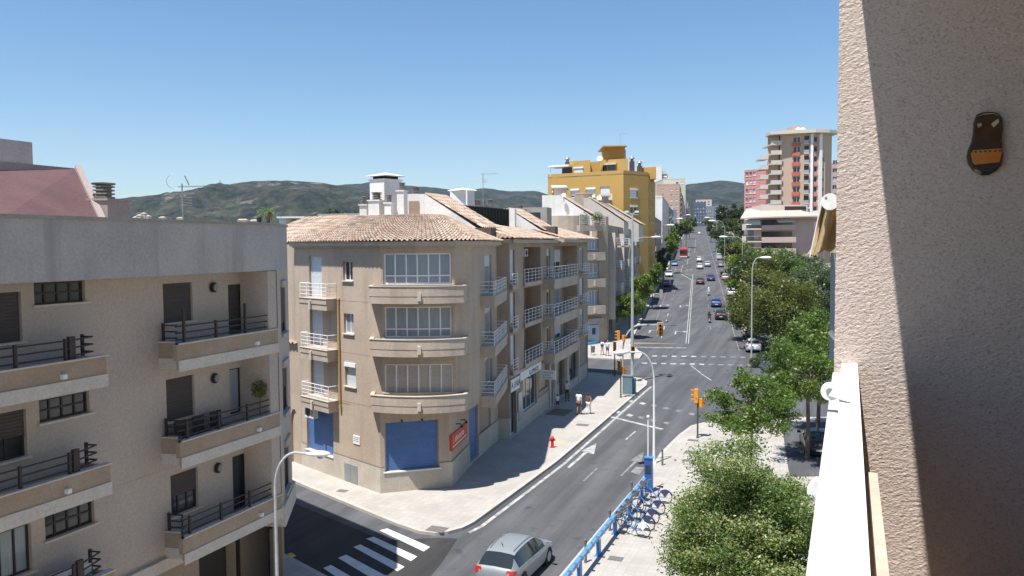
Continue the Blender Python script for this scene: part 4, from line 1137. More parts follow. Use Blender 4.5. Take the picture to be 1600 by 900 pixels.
    # eaves and roofs
    b = MB(); pbox(b, U, L[1] - .0, L[2] - .02, 13.3, 13.55, -.2, .4); pbox(b, U, L[2] + .02, L[3], 13.35, 13.6, -.2, .9); pbox(b, U, 0, L[1] - .02, 13.3, 13.55, -.2, .3)
    b.build('eave_fascia', K['plaster_tan_band'], root)
    b = MB()
    for x in (826, 892): 
        pass
    e0 = U.P(L[1], 0, .6); e1 = U.P(L[2] - .05, 0, .6); n0 = U.P(L[1], 0, -6.8); n1 = U.P(L[2] - .05, 0, -6.8)
    b = MB(); tile_roof(b, [(-1.6, 52.7), e0[:2], e1[:2]], [(-7.2, 54.7), n0[:2], n1[:2]], 13.6, 15.6, step=.5); b.build('tile_roof', K['tile'], root)
    e0 = U.P(L[2] + .05, 0, 1.1); e1 = U.P(L[3], 0, 1.1); n0 = U.P(L[2] + .05, 0, -6.5); n1 = U.P(L[3], 0, -6.5)
    b = MB(); tile_roof(b, [e0[:2], e1[:2]], [n0[:2], n1[:2]], 13.65, 15.7, step=.5); b.build('tile_roof', K['tile'], root)
    b = MB(); b.prism([n0[:2], n1[:2], (-5, 83), (-11, 66), (-14, 58), (-7.2, 55.5)], 13.4, 15.5); b.build('flat_roof', K['concrete'], root)
    # raised white volume two
    def vol(pts, tw, name='raised_wall', th=None, mat='whitewash', tile=True):
        A, B, C = [at(*p) for p in pts[:3]]; D = at(*pts[3])
        d = (Vector((C.x, C.y)) - Vector((A.x, A.y))).normalized(); u = Vector((S1.x, S1.y, 0)) * tw
        f = [A, B, Vector((C.x, C.y, D.z))]; low = [Vector((p.x, p.y, 13.4)) for p in f]; bk = [p + u for p in f]; lowb = [p + u for p in low]
        q = MB(); q.add(low + f + lowb + bk, [(0, 1, 4, 3), (1, 2, 5, 4), (3, 4, 10, 9), (4, 5, 11, 10), (2, 8, 11, 5), (8, 7, 10, 11), (7, 6, 9, 10), (0, 3, 9, 6)])
        q.build(name, K[mat], root)
        if tile:
            dd = Vector((d.x, d.y, 0)) * .35; pA = B; pB = f[2] + dd
            t_ = MB(); tile_roof(t_, [(pB.x, pB.y), (pB.x + u.x, pB.y + u.y)], [(pA.x, pA.y), (pA.x + u.x, pA.y + u.y)], pB.z + .03, pA.z + .03, step=.45); t_.build('raised_tile_roof', K['tile'], root)
        return f
    vol(((748, 327, 65.6), (794, 326, 65.6), (846, 355, 65.0), (846, 361, 65.0)), 3.2)
    q = MB(); c_ = at(853, 360, 65.4); q.obox((c_.x, 65.9), R(-15), .9, .6, 13.5, zof(853, 354, 65.4)); q.build('raised_roof_end', K['brown_end'], root)
    # dark screened terrace fence, tall chimney block, more flues
    a = at(713, 345, 58.); c2 = at(795, 345, 62.); q = MB(); d = (c2 - a); n = 16
    z1a = zof(713, 320, 58.); z1b = zof(795, 327, 62.)
    q.hexa([(a.x, a.y, 13.5), (c2.x, c2.y, 13.5), (c2.x, c2.y + .06, 13.5), (a.x, a.y + .06, 13.5), (a.x, a.y, z1a), (c2.x, c2.y, z1b), (c2.x, c2.y + .06, z1b), (a.x, a.y + .06, z1a)])
    for k in range(n + 1):
        p = a.lerp(c2, k / n); q.box(p.x - .03, p.x + .03, p.y - .03, p.y, 13.5, z1a + (z1b - z1a) * k / n + .06)
    q.build('screened_fence', M('dark green screening', (.012, .016, .013), rough=.9, bump=.3), root)
    q = MB(); c_ = at(722, 320, 62); q.obox((c_.x, 62.5), R(-25), .75, .6, 13.5, zof(722, 298, 62)); ch = q.build('chimney', K['whitewash'], root)
    q = MB(); q.lathe((c_.x, 62.5, zof(722, 298, 62) + .02), [(1.15, 0), (1.1, .06), (.05, .22)], 4); q.build('chimney_cap', K['white'], ch)
    for x, y0, Y in ((736, 312, 64), (746, 312, 64), (766, 311, 65), (812, 319, 70), (818, 326, 69)):
        c_ = at(x, y0 + 8, Y); cowl((c_.x, Y, c_.z - .1), .3, .4, root)
    q = MB(); c_ = at(775, 328, 64.5); q.obox((c_.x, 65), R(-12), 1.6, .3, 13.5, c_.z + .1); q.build('raised_wall', K['whitewash'], root)
    # low penthouse right of fence
    q = MB(); c_ = at(836, 350, 74); q.obox((c_.x, 75), R(-15), 1.4, 1.0, 13.5, zof(836, 324, 74)); ph = q.build('roof_room', K['concrete'], root)
    q = MB(); c_ = at(823, 345, 73); q.obox((c_.x, 73.2), R(-15), 1.3, .05, 14, zof(823, 332, 73)); q.build('roof_window', K['glass'], root)
    return root, U
AR, AU = avenue_row()
for x_, z_, lb in ((883, 6.6, 'air conditioner high in the lowest long balcony recess'), (869, 9.4, 'air conditioner in the middle long balcony recess'), (821, 12.3, 'air conditioner in the topmost square balcony recess')):
    s_, _z = AU.px(x_, 450, -.9); p_ = AU.P(s_, z_, -.95); ac_unit((p_[0], p_[1], z_), R(73), lb, .9)
L = AU.L
def sign_board(P, o, n0, n1, label, lines, mat='white', tm=MBk, size=.3, name='shop_sign', x0=.08):
    s0, s1, z0, z1 = o; t = thing(name, label, 'sign', P.P(s0, z0, n1))
    q = MB(); pbox(q, P, s0, s1, z0, z1, n0, n1); b = q.build('board', K[mat], t)
    for k, tx in enumerate(lines): text_on(P, s0 + x0, z1 - (k + 1) * size * 1.02, n1 + .004, tx, size, tm, b)
    return t
g = lambda x: AU.px(x, 600)[0]
sign_board(AU, (g(797.5), g(811), 3.3, 4.15), -.1, .06, 'small white lettered sign over the shop door at the row left end', ['A LINIA'], size=.62)
sign_board(AU, (g(811.8), g(844.5), 3.72, 4.3), -.1, .08, 'long white fascia sign with dark lettering over the shop window', ['ALUMINIOS'], size=.5, x0=2.2)
# projecting sign
s = g(845); a = AU.P(s, 3.35, .05); d = U1
t = thing('projecting_sign', 'white projecting sign with three lines of dark lettering above the pavement', 'sign', a)
PP = Path([(a[0], a[1]), (a[0] + d.x * 1.15 + .0, a[1] + d.y * 1.15)])
zt = zof(857, 578, a[1]); zb = zof(857, 592, a[1])
q = MB(); pbox(q, PP, 0, PP.len, zb, zt, -.05, .05); b = q.build('board', K['white'], t)
for k, tx in enumerate(('CARPINTERIA', 'ALUMINIO', 'CRISTALERIA')): text_on(PP, .06, zt - .2 * (k + 1), .055, tx, .15, MBk, b)

# ================================================================ building past the small street
def block4():
    root = thing('terrace_building', 'grey-tan apartment house with stacked bays, planted roof terrace and white gabled top', 'building', (8, 105, 0))
    U = Path([(1.5, 98.2), (8.1, 98.6), (12.0, 101.0), (24.0, 152.0)])
    L = U.L; ops = []; W = []
    for i, (yt, yb) in enumerate(((370, 390), (412, 433), (454, 476))):
        z1 = zof(930, yt, 99.8); z0 = zof(930, yb, 99.8)
        o = (U.px(915, 400)[0], U.px(941, 400)[0], z0, z1); ops.append(o); W.append((o, dict(mull=3 if i == 1 else 4, glass='glass_blue' if i != 1 else 'glass_curtain', fw=.06, trans=.3 if i == 1 else None)))
    side = []
    for z in (13.0, 9.9, 6.8, 3.9):
        for k in range(8):
            s = L[2] + 3 + k * 5.6; o = (s, s + (1.2, 2.6)[k % 2], z + (.9 if k % 2 == 0 else .1), z + 2.3)
            if z == 13.0 and k < 2: continue
            side.append((o, k))
    gops = [(U.px(911, 520)[0], U.px(934, 520)[0], .3 + zg(100), 3.2)]
    for k in range(5): gops.append((L[2] + 2 + k * 9, L[2] + 6 + k * 9, zg(110 + k * 9) + .2, 3.4 + k * .3))
    ops += [o for o, k in side] + gops
    b = MB(); wall(b, U, 0, L[2], -.2, 14.0, ops, reveal=.25); wall(b, U, L[2], L[3], -.2, 15.6, ops, reveal=.25)
    b.add([(24, 152, 0), (8, 157, 0), (8, 157, 15.6), (24, 152, 15.6)], [(0, 1, 2, 3)])
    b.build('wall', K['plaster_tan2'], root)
    for o, k in W: window(root, U, o, depth=.2, **k)
    for o, k in side: window(root, U, o, depth=.2, mull=k % 2, glass=('glass', 'glass_blue', 'glass_curtain')[k % 3], shut='shutter_white' if k % 3 else None, frac=.4, sill=False)
    for k, o in enumerate(gops):
        if k == 0: continue
        window(root, U, o, depth=.2, name='shop_window', mull=1, sill=False)
    c = MB(); c.prism([U.P(.1, 0, -.5)[:2], U.P(L[1], 0, -.5)[:2], U.P(L[2], 0, -1.)[:2], U.P(L[3], 0, -1.)[:2], (8, 156), (-4, 106)], 0, 13.9); c.build('interior_core', K['plaster_tan2'], root)
    c = MB(); c.prism([U.P(.1, 0, -.1)[:2], U.P(L[1], 0, -.1)[:2], U.P(L[2], 0, -.1)[:2], U.P(L[3], 0, -.1)[:2], (8, 156), (-4, 106)], 13.9, 14.05); c.build('roof_deck', K['concrete'], root)
    # bay bands
    a = U.px(909, 440, .9)[0]; e = U.px(947, 440, .9)[0]; e = min(e, L[2] - .05)
    for i, (yt, yb) in enumerate(((394, 407), (436, 449), (478, 491))):
        q = MB(); pbox(q, U, a, e, zof(930, yb, 99.), zof(930, yt, 99.), 0, .85); bd = q.build('balcony_band', K['plaster_tan_band'], root)
        q = MB(); sm = U.px(929.5, 440, .9)[0]; z = (zof(930, yb, 99.) + zof(930, yt, 99.)) / 2; pbox(q, U, sm - .1, sm + .1, z - .35, z + .3, .85, .95); q.build('vent_spout', K['cream_band'], bd)
    # terrace parapet with railing, round wall, corner pier
    q = MB(); pbox(q, U, U.px(906, 356, .9)[0], e, zof(927, 361, 99), zof(927, 352, 99), -.1, .9); tp = q.build('terrace_parapet', K['plaster_tan_band'], root)
    railing(tp, U, U.px(906, 356, .9)[0], e, zof(927, 352, 99), 1.0, .8, None, bars=4, step=1.2)
    q = MB(); z1 = zof(885, 338, 100); cx = at(885, 350, 103).x
    q.lathe((cx, 103.2, 11), [(3.0, 0), (3.0, z1 - 11 + .1)], 28); q.build('round_wall', K['plaster_tan_band'], root)
    q = MB(); q.prism([U.P(L[2] - 1.35, 0, .1)[:2], U.P(L[2], 0, .12)[:2], U.P(L[2] + 1.0, 0, .1)[:2], U.P(L[2] + 1, 0, -1.)[:2], U.P(L[2] - 1.35, 0, -1.)[:2]], 4.6, zof(952, 338, 100)); q.build('corner_pier', K['plaster_tan2'], root)
    # white gabled volumes stepping back along the avenue with tiled slopes
    def gable(xl, ytop, xr_top, xe, ye, Y, tw, mat='whitewash', low=13.5, xmid=None):
        A = at(xl, ytop, Y); B = at(xr_top, ytop, Y); C = at(xe, ye, Y)
        u = Vector((S2.x, S2.y, 0)) * tw
        f = [A, B, C]; lo = [Vector((p.x, p.y, low)) for p in f]; bk = [p + u for p in f]; lb = [p + u for p in lo]
        q = MB(); q.add(lo + f + lb + bk, [(0, 1, 4, 3), (1, 2, 5, 4), (3, 4, 10, 9), (4, 5, 11, 10), (2, 8, 11, 5), (8, 7, 10, 11), (7, 6, 9, 10), (0, 3, 9, 6)])
        q.build('gable_wall', K[mat], root)
        d = Vector((.4, -.02, 0)); t_ = MB(); pB = C + d
        tile_roof(t_, [(pB.x, pB.y), (pB.x + u.x, pB.y + u.y)], [(B.x, B.y), (B.x + u.x, B.y + u.y)], pB.z + .05, B.z + .1, width=.5, step=.9, hgt=.1); t_.build('tile_roof', K['tile'], root)
    gable(847, 305, 874, 936, 345, 106, 6)
    gable(886, 309, 920, 975, 346, 122, 8, mat='cream_band')
    gable(920, 316, 943, 998, 350, 136, 12, mat='cream_band')
    q = MB()
    def rbox(x0, x1, yt, Y, dp, nm, mat, cap=0):
        a = at(x0, 330, Y).x; c_ = at(x1, 330, Y).x; q = MB(); z = zof((x0 + x1) / 2, yt, Y); q.box(a, c_, Y, Y + dp, 13.5, z)
        if cap: q.box(a - .3, c_ + .3, Y - .3, Y + dp + .3, z, z + .15)
        return q.build(nm, K[mat], root)
    r_ = rbox(866, 886, 295, 112, 3, 'roof_room', 'plaster_tan_band', 1)
    q = MB(); a = at(863, 291, 111.6); c_ = at(886, 290, 111.6); q.hexa([(a.x, 111.4, a.z - .2), (c_.x, 111.4, a.z - .2), (c_.x, 115.5, a.z), (a.x, 115.5, a.z), (a.x, 111.4, a.z), (c_.x, 111.4, a.z), (c_.x, 115.5, a.z + .4), (a.x, 115.5, a.z + .4)]); q.build('awning', K['white'], r_)
    rbox(899, 912, 305, 116, 2.5, 'roof_room', 'plaster_tan_band'); rbox(903, 925, 303, 124, 3, 'roof_room', 'plaster_tan_band', 1)
    rbox(921, 932, 316, 128, 1.5, 'chimney', 'plaster_tan_band'); rbox(934, 940, 318, 128, 1.0, 'chimney', 'plaster_tan_band', 1); rbox(942, 951, 307, 132, 1.5, 'chimney', 'plaster_tan_band', 1)
    # mini gables and balconies on the avenue side
    for k, z in enumerate((12.9, 9.8, 6.7, 3.8)):
        for s, w_ in ((L[2] + 8.4, 2.9), (L[2] + 19.8, 2.9), (L[2] + 31, 2.9), (L[2] + 42, 2.9)):
            q = MB(); pbox(q, U, s - .3, s + w_ + .3, z - .2, z + .05, 0, 1.1); bb = q.build('balcony', K['plaster_tan_band'], root); railing(bb, U, s - .25, s + w_ + .25, z + .05, 1., 1.05, 0., bars=4, step=.8)
    for s in (L[2] + 1.8, L[2] + 14, L[2] + 25): q = MB(); pbox(q, U, s, s + .4, 3.5, 14.6, 0, .9); q.build('pilaster', K['cream_band'], root)
    # corner shop: pale sign fascia, blue white display, low planter wall
    q = MB(); r_ = (U.px(911, 498, .3)[0], U.px(943, 498, .3)[0]); pbox(q, U, r_[0], r_[1], zof(925, 507, 99.3), zof(925, 498, 99.3), 0, .35); q.build('shop_fascia', K['concrete'], root)
    q = MB(); pbox(q, U, U.px(906, 520, .1)[0], U.px(936, 520, .1)[0], .3, zof(925, 508, 99.4), 0, .12); dsp = q.build('shop_display', K['glass_blue'], root)
    q = MB(); o = (U.px(926, 515, .2)[0], U.px(931, 515, .2)[0], zof(928, 523, 99.4), zof(928, 513, 99.4)); pbox(q, U, *o, .12, .16); q.build('poster', K['cloth_navy'], dsp)
    q = MB(); o = (U.px(914, 515, .2)[0], U.px(921, 515, .2)[0], .5, zof(918, 516, 99.4)); pbox(q, U, *o, .12, .15); q.build('poster', K['salmon'], dsp)
    q = MB(); o = (U.px(905, 538, .9)[0], U.px(934, 538, .9)[0]); pbox(q, U, o[0], o[1], .1, zof(920, 541, 98.), 0, .9); pw = q.build('planter_wall', K['concrete'], root)
    q = MB(); pbox(q, U, o[0], o[1], zof(920, 541, 98), zof(920, 536, 98.), 0, .7); q.build('blue_display', M('turquoise panel', (.03, .25, .36), (.12, .3, .5), 1.5, fine=0), pw)
    return root, U
B4, BU = block4()
for x, lab in ((913, 'green plant at the left of the roof terrace railing'), (930, 'bushy plant on the roof terrace left of the grey pier'), (935, 'taller plant in the roof terrace corner by the grey pier')):
    q = at(x, 352, 99.2); potted((q.x, 99.0, zof(x, 352, 99) + .02), 1.0, .65, lab, group='roof terrace plants', n=200, leaf=.1)
q = at(755, 320, 66); antenna((q.x, 66, 14), at(755, 270, 66).z - 14, 'long television antenna standing behind the white roof chimney of the tan row', boom=1.3, rz=0, els=10)

# ================================================================ generic town blocks
def town(name, label, poly, z1, mat, fronts, group=None, z0=None, roof='concrete', win='glass', para=.6, extra=None):
    """poly: plan going along visible fronts first; fronts: list of (segment index, columns, [floor z], kind)"""
    cx = sum(p[0] for p in poly) / len(poly); cy = sum(p[1] for p in poly) / len(poly)
    zb = min(zg(p[1]) for p in poly) - .5
    root = thing(name, label, 'building', (cx, cy, zb), group)
    b = MB(); ins = []
    P = Path(list(poly) + [poly[0]])
    ops = []; info = []
    for seg, cols, floors, kind in fronts:
        for i, z in enumerate(floors):
            for c in cols:
                s = P.L[seg] + c[0]; o = (s, s + c[1], z + c[2], z + c[3]); ops.append(o); info.append((o, kind, seg, i, c))
    wall(b, P, 0, P.len, zb, z1, ops, reveal=.3)
    b.build('wall', K[mat], root)
    b = MB(); b.prism(poly, z1 - para - .2, z1 - para); b.build('roof', K[roof], root)
    for o, kind, seg, i, c in info:
        s0, s1, a, e = o; w_ = MB(); f = .09 if s1 - s0 < 3 else .12
        n = -.25
        pbox(w_, P, s0, s1, a, e, n - .05, n, mat=1 if random.random() < .25 else 0)
        pbox(w_, P, s0, s0 + f, a, e, n, n + .04, mat=2); pbox(w_, P, s1 - f, s1, a, e, n, n + .04, mat=2); pbox(w_, P, s0, s1, e - f, e, n, n + .045, mat=2); pbox(w_, P, s0, s1, a, a + f, n, n + .045, mat=2)
        pbox(w_, P, (s0 + s1) / 2 - f / 2, (s0 + s1) / 2 + f / 2, a, e, n, n + .04, mat=2)
        fr = random.choice((0, .25, .4, .7, 1.))
        if fr and kind != 'dark': pbox(w_, P, s0 + f, s1 - f, e - (e - a) * fr, e - .02, n + .045, n + .08, mat=3)
        if kind in ('sill', 'box'): pbox(w_, P, s0 - .1, s1 + .1, a - .12, a - .003, -.1, .12, mat=2)
        if kind == 'box': pbox(w_, P, s0 - .05, s1 + .05, e - .02, e + .3, -.05, .14, mat=2)
        w_.build('window', [K[win], K['glass_blue'], K['white_metal'], K['shutter_white']], root)
        if kind == 'balc':
            q = MB(); pbox(q, P, s0 - .3, s1 + .3, a - .25, a, 0, 1.1); pbox(q, P, s0 - .3, s1 + .3, a, a + .95, 1.04, 1.1, mat=1); q.build('balcony', [K['cream_band'], K['white_metal'] if random.random() < .5 else K['cream_band']], root)
    return root, P, zb
# yellow building
YA, YB, YC, YD = (7.2, 158.), (21.0, 150.5), (26.4, 155.), (32.6, 182.)
zf = lambda y, Y=155: zof(950, y, Y)
fr = [22.6 - 3.05 * k for k in range(6)]
zf0 = [zof(900, y, 154) for y in (314, 339, 364, 389, 414, 439)]
zf1 = [zof(997, y, 153) for y in (318, 344, 370, 396, 422, 448)]
Y_, YP, yz = town('yellow_building', 'ochre yellow apartment block stepping up to a roof tower', [YA, YB, YC, YD, (18, 190), (9.2, 172)], zof(976, 266, 150.5), 'ochre',
    [(0, [(1.0, 1.5, 1.9, 3.1), (4.9, 1.7, 1.9, 3.3), (8.1, 1.9, 1.9, 3.4)], [z - 1.2 for z in zf0], 'box'), (0, [(11.0, 2.0, .2, 2.6)], zf0, 'balc'),
     (1, [(1.9, 2.0, 1.7, 3.1)], [z - .6 for z in zf1], 'box'), (2, [(3, 1.4, 1, 2.3), (10, 1.4, 1, 2.3), (18, 1.4, 1, 2.3)], fr, 'sill')])
zt = zof(976, 266, 150.5)
def ybox(x0, x1, yt, Y, dp, nm='roof_room', mat='ochre', z0=None, skew=-8):
    a = at(x0, 280, Y).x; c = at(x1, 280, Y).x; q = MB(); t_ = math.tan(R(skew)) * 0
    z = zof((x0 + x1) / 2, yt, Y); sl_ = -.54
    dx = (c - a); q.hexa([(a, Y, z0 or zt - 1), (c, Y + sl_ * dx, z0 or zt - 1), (c + 1, Y + dp + sl_ * dx, z0 or zt - 1), (a + 1, Y + dp, z0 or zt - 1), (a, Y, z), (c, Y + sl_ * dx, z), (c + 1, Y + dp + sl_ * dx, z), (a + 1, Y + dp, z)])
    return q.build(nm, K[mat], Y_), z, a, c
o_, z, a, c = ybox(890, 921, 252, 157, 10)
w_ = MB(); x0 = at(897, 265, 156).x; x1 = at(911, 265, 156).x
PP = Path([(a, 157), (c, 157 - .54 * (c - a))]); r_ = PP.rect(897, 263, 911, 272); 
q = MB(); pbox(q, PP, *r_, 0, .06); q.build('window', K['shutter_white'], o_); q = MB(); pbox(q, PP, r_[0] - .1, r_[1] + .1, r_[3], r_[3] + .25, 0, .2); q.build('lintel', K['white'], o_)
ybox(921, 939, 253, 160, 6)
o_, z, a, c = ybox(938, 978, 250, 155.5, 9)
PP = Path([(a, 155.5), (c, 155.5 - .54 * (c - a))]); q = MB(); pbox(q, PP, *PP.rect(942, 258, 948, 267), 0, .05); q.build('window', K['dark'], o_); q = MB(); pbox(q, PP, *PP.rect(949, 258, 962, 266), 0, .05); q.build('window', K['glass'], o_)
q = MB(); pbox(q, PP, *PP.rect(946, 255, 964, 257.5), 0, .6); q.build('canopy', K['cream_band'], o_)
o2, z, a, c = ybox(940, 973, 232.5, 158, 5, 'roof_tower'); q = MB(); q.box(a - .15, c + .3, 154, 163.5, z, z + .18); q.build('tower_slab', K['ochre'], o2)
ybox(1000, 1023, 262, 160, 12, mat='ochre')
PP = Path([YA, YB])
q = MB(); pbox(q, PP, *PP.rect(875, 262, 890, 272, 0), -1, -.9); q.build('terrace_opening', K['tile_red'], Y_)
q = MB(); r_ = PP.rect(858, 258, 890, 261); pbox(q, PP, r_[0], r_[1], r_[2], r_[3], -3, .4); aw = q.build('terrace_awning', K['white'], Y_)
q = MB(); s, z = PP.px(860, 262); q.tube([PP.P(s, zt - .5, 0), PP.P(s, r_[2], 0)], .06, 6); q.build('post', K['white_metal'], aw)
for x, yb, yt in ((887, 256, 246), (988, 264, 245), (1000, 262, 252)):
    q = MB(); a = at(x, yb, 159); q.box(a.x - .45, a.x + .45, 159, 159.9, zt - 1, zof(x, yt + 7, 159)); c_ = q.build('chimney', K['tile_red'], Y_)
    q = MB(); q.lathe((a.x, 159.4, zof(x, yt + 7, 159)), [(.3, 0), (.3, .5), (.6, .55), (.2, 1.0)], 8); q.build('cowl', K['cowl'], c_)
def dish(c, r, label, rz):
    t = thing('satellite_dish', label, 'satellite dish', c, 'satellite dishes'); b = MB(); d = Vector((math.cos(rz), math.sin(rz), .5)).normalized(); a_ = d.orthogonal().normalized(); b_ = d.cross(a_)
    vs_ = [d * (-.15 * r)]; fs = []
    for k in range(14): an = 2 * math.pi * k / 14; vs_.append((a_ * math.cos(an) + b_ * math.sin(an)) * r)
    vs_ = [v + Vector((0, 0, .9)) for v in vs_]
    fs = [(0, 1 + k, 1 + (k + 1) % 14) for k in range(14)]; b.add(vs_, fs); o = b.build('reflector', K['white']); o.parent = t
    b = MB(); b.tube([(0, 0, 0), (0, 0, .9)], .05, 6); b.tube([(0, 0, .9), tuple(d * r * .9 + Vector((0, 0, .9)))], .03, 5); o = b.build('bracket', K['grey_metal']); o.parent = t
q = at(937, 250, 154.5); dish((q.x, 154.5, q.z - .6), .55, 'large white satellite dish beside the yellow roof tower', R(-100))
q = at(881, 306, 105.5); dish((q.x, 105.5, q.z - .8), .3, 'small white dish on the white gable wall', R(-100))
q = at(936, 310, 121); dish((q.x, 121, q.z - .8), .36, 'white dish between the pale roof chimneys', R(-100))
q = at(973, 233, 159); antenna((q.x - .5, 159, q.z), at(973, 208, 159).z - q.z, 'mast antenna on top of the yellow roof tower', boom=1.5)

# far left row along the avenue
def rowx(t, o=-11.3): return far(t, o)
specs = [ # t0,t1, top px y at t0, depth back, mat, label
 (186, 246, 334, 14, 'plaster_tan2', 'low tan house with small balconies right behind the yellow block'),
 (248, 300, 305, 2.4, 'whitewash', 'narrow white house with a blank side wall past the yellow block'),
 (302, 360, 320, 5, 'concrete', 'grey block with dark balconies on the left of the avenue'),
 (362, 430, 324, 5, 'whitewash', 'pale block with white end wall before the salmon block'),
 (480, 560, 287, 13.5, 'salmon', 'salmon coloured block with stacked balconies on the left of the avenue'),
 (562, 680, 301, 12, 'pink', 'dusky pink block beyond the salmon one on the left'),
 (682, 810, 316, 14, 'concrete', 'grey block farthest up the left side of the avenue')]
for t0, t1, yt, dp, mat, lab in specs:
    o_ = -6.8 if t0 > 600 else (-8.6 if t0 > 560 else -9.6); a = rowx(t0, o_ - random.random() * .4); b = rowx(t1, o_ - random.random() * .4)
    c = (b[0] - dp - 4, b[1] + dp * .1); d = (a[0] - dp, a[1] + dp * .1)
    z1 = zof(1035, yt, t0); base = zg(t0); fls = [base + .8 + 3.1 * (k + 1) for k in range(int((z1 - base - 4) / 3.1))][-9:]
    ln = math.hypot(b[0] - a[0], b[1] - a[1]); nc = min(6, int(ln / 5))
    cols = [(1.2 + k * ln / nc, 1.6 if k % 2 else 2.4, .9 if k % 2 else .1, 2.3) for k in range(nc)]
    sc_ = [(dp * .5 + 1.5 * k, 1.2, .9, 2.1) for k in (-2.5, 1.0, 3.)] if dp > 10 else []
    town('apartment_building', lab, [d, a, b, c], z1, mat, [(1, cols[::2], fls, 'balc' if mat != 'whitewash' else 'sill'), (1, cols[1::2], fls, 'sill'), (0, sc_, fls, 'sill')] if mat != 'whitewash' or t0 > 300 else [(1, cols, fls, 'sill')], group='blocks along the left side of the avenue')
# tall white tower behind
YW = 620.; X_ = lambda x, Y: at(x, 280, Y).x
town('white_tower', 'tall white apartment tower showing above the yellow block edge', [(X_(1008, YW), YW), (X_(1033.5, YW), YW - 2), (X_(1035, YW + 30), YW + 30), (X_(1008, YW), YW + 30)], zof(1030, 259, YW), 'whitewash', [])
town('white_tower', 'stepped white balconies right of the tall white tower', [(X_(1034, YW + 20), YW + 16), (X_(1042, YW + 20), YW + 14), (X_(1044, YW + 30), YW + 40), (X_(1034, YW), YW + 40)], zof(1038, 272, YW + 16), 'cream_band', [(0, [(.5, 2, .1, 2.2)], [62, 65.2, 68.4], 'balc')])
town('apartment_building', 'cream stepped roof storeys behind the salmon block', [(X_(1034, 520), 515), (X_(1067, 520), 512), (X_(1070, 520), 560), (X_(1034, 520), 560)], zof(1045, 279, 515), 'cream_band', [(0, [(8, 1.8, .9, 2.2), (11, 1.8, .9, 2.2)], [50], 'sill')])
# closing blocks at the far end
for x0, x1, yt, Y, mat, lab in ((1084, 1103, 316, 700, 'end_blue', 'blue grey apartment block closing the far end of the avenue'), (1103, 1116, 322, 760, 'end_grey', 'paler grey block right of the blue grey one at the avenue end'), (1115, 1124, 318, 800, 'end_blue', 'narrow dark block beside the far pines'), (1088, 1112, 312, 950, 'cream_band', 'cream upper storeys peeping over the far end blocks')):
    if mat not in K: K[mat] = M(mat, (.10, .12, .17) if mat == 'end_blue' else (.20, .22, .24), fine=0)
    a = at(x0, 330, Y).x; b = at(x1, 330, Y).x; z1 = zof(x0, yt, Y); zb = zg(Y); w_ = b - a
    fls = [zb + 3 + 3 * k for k in range(int((z1 - zb - 4) / 3))]
    town('apartment_building', lab, [(a, Y + 2), (b, Y), (b + 3, Y + 15), (a + 3, Y + 17)], z1, mat, [(0, [(w_ * f, w_ * .13, .5, 2.3) for f in (.08, .3, .52, .76)], fls, 'dark')], group='blocks at the far end of the avenue')

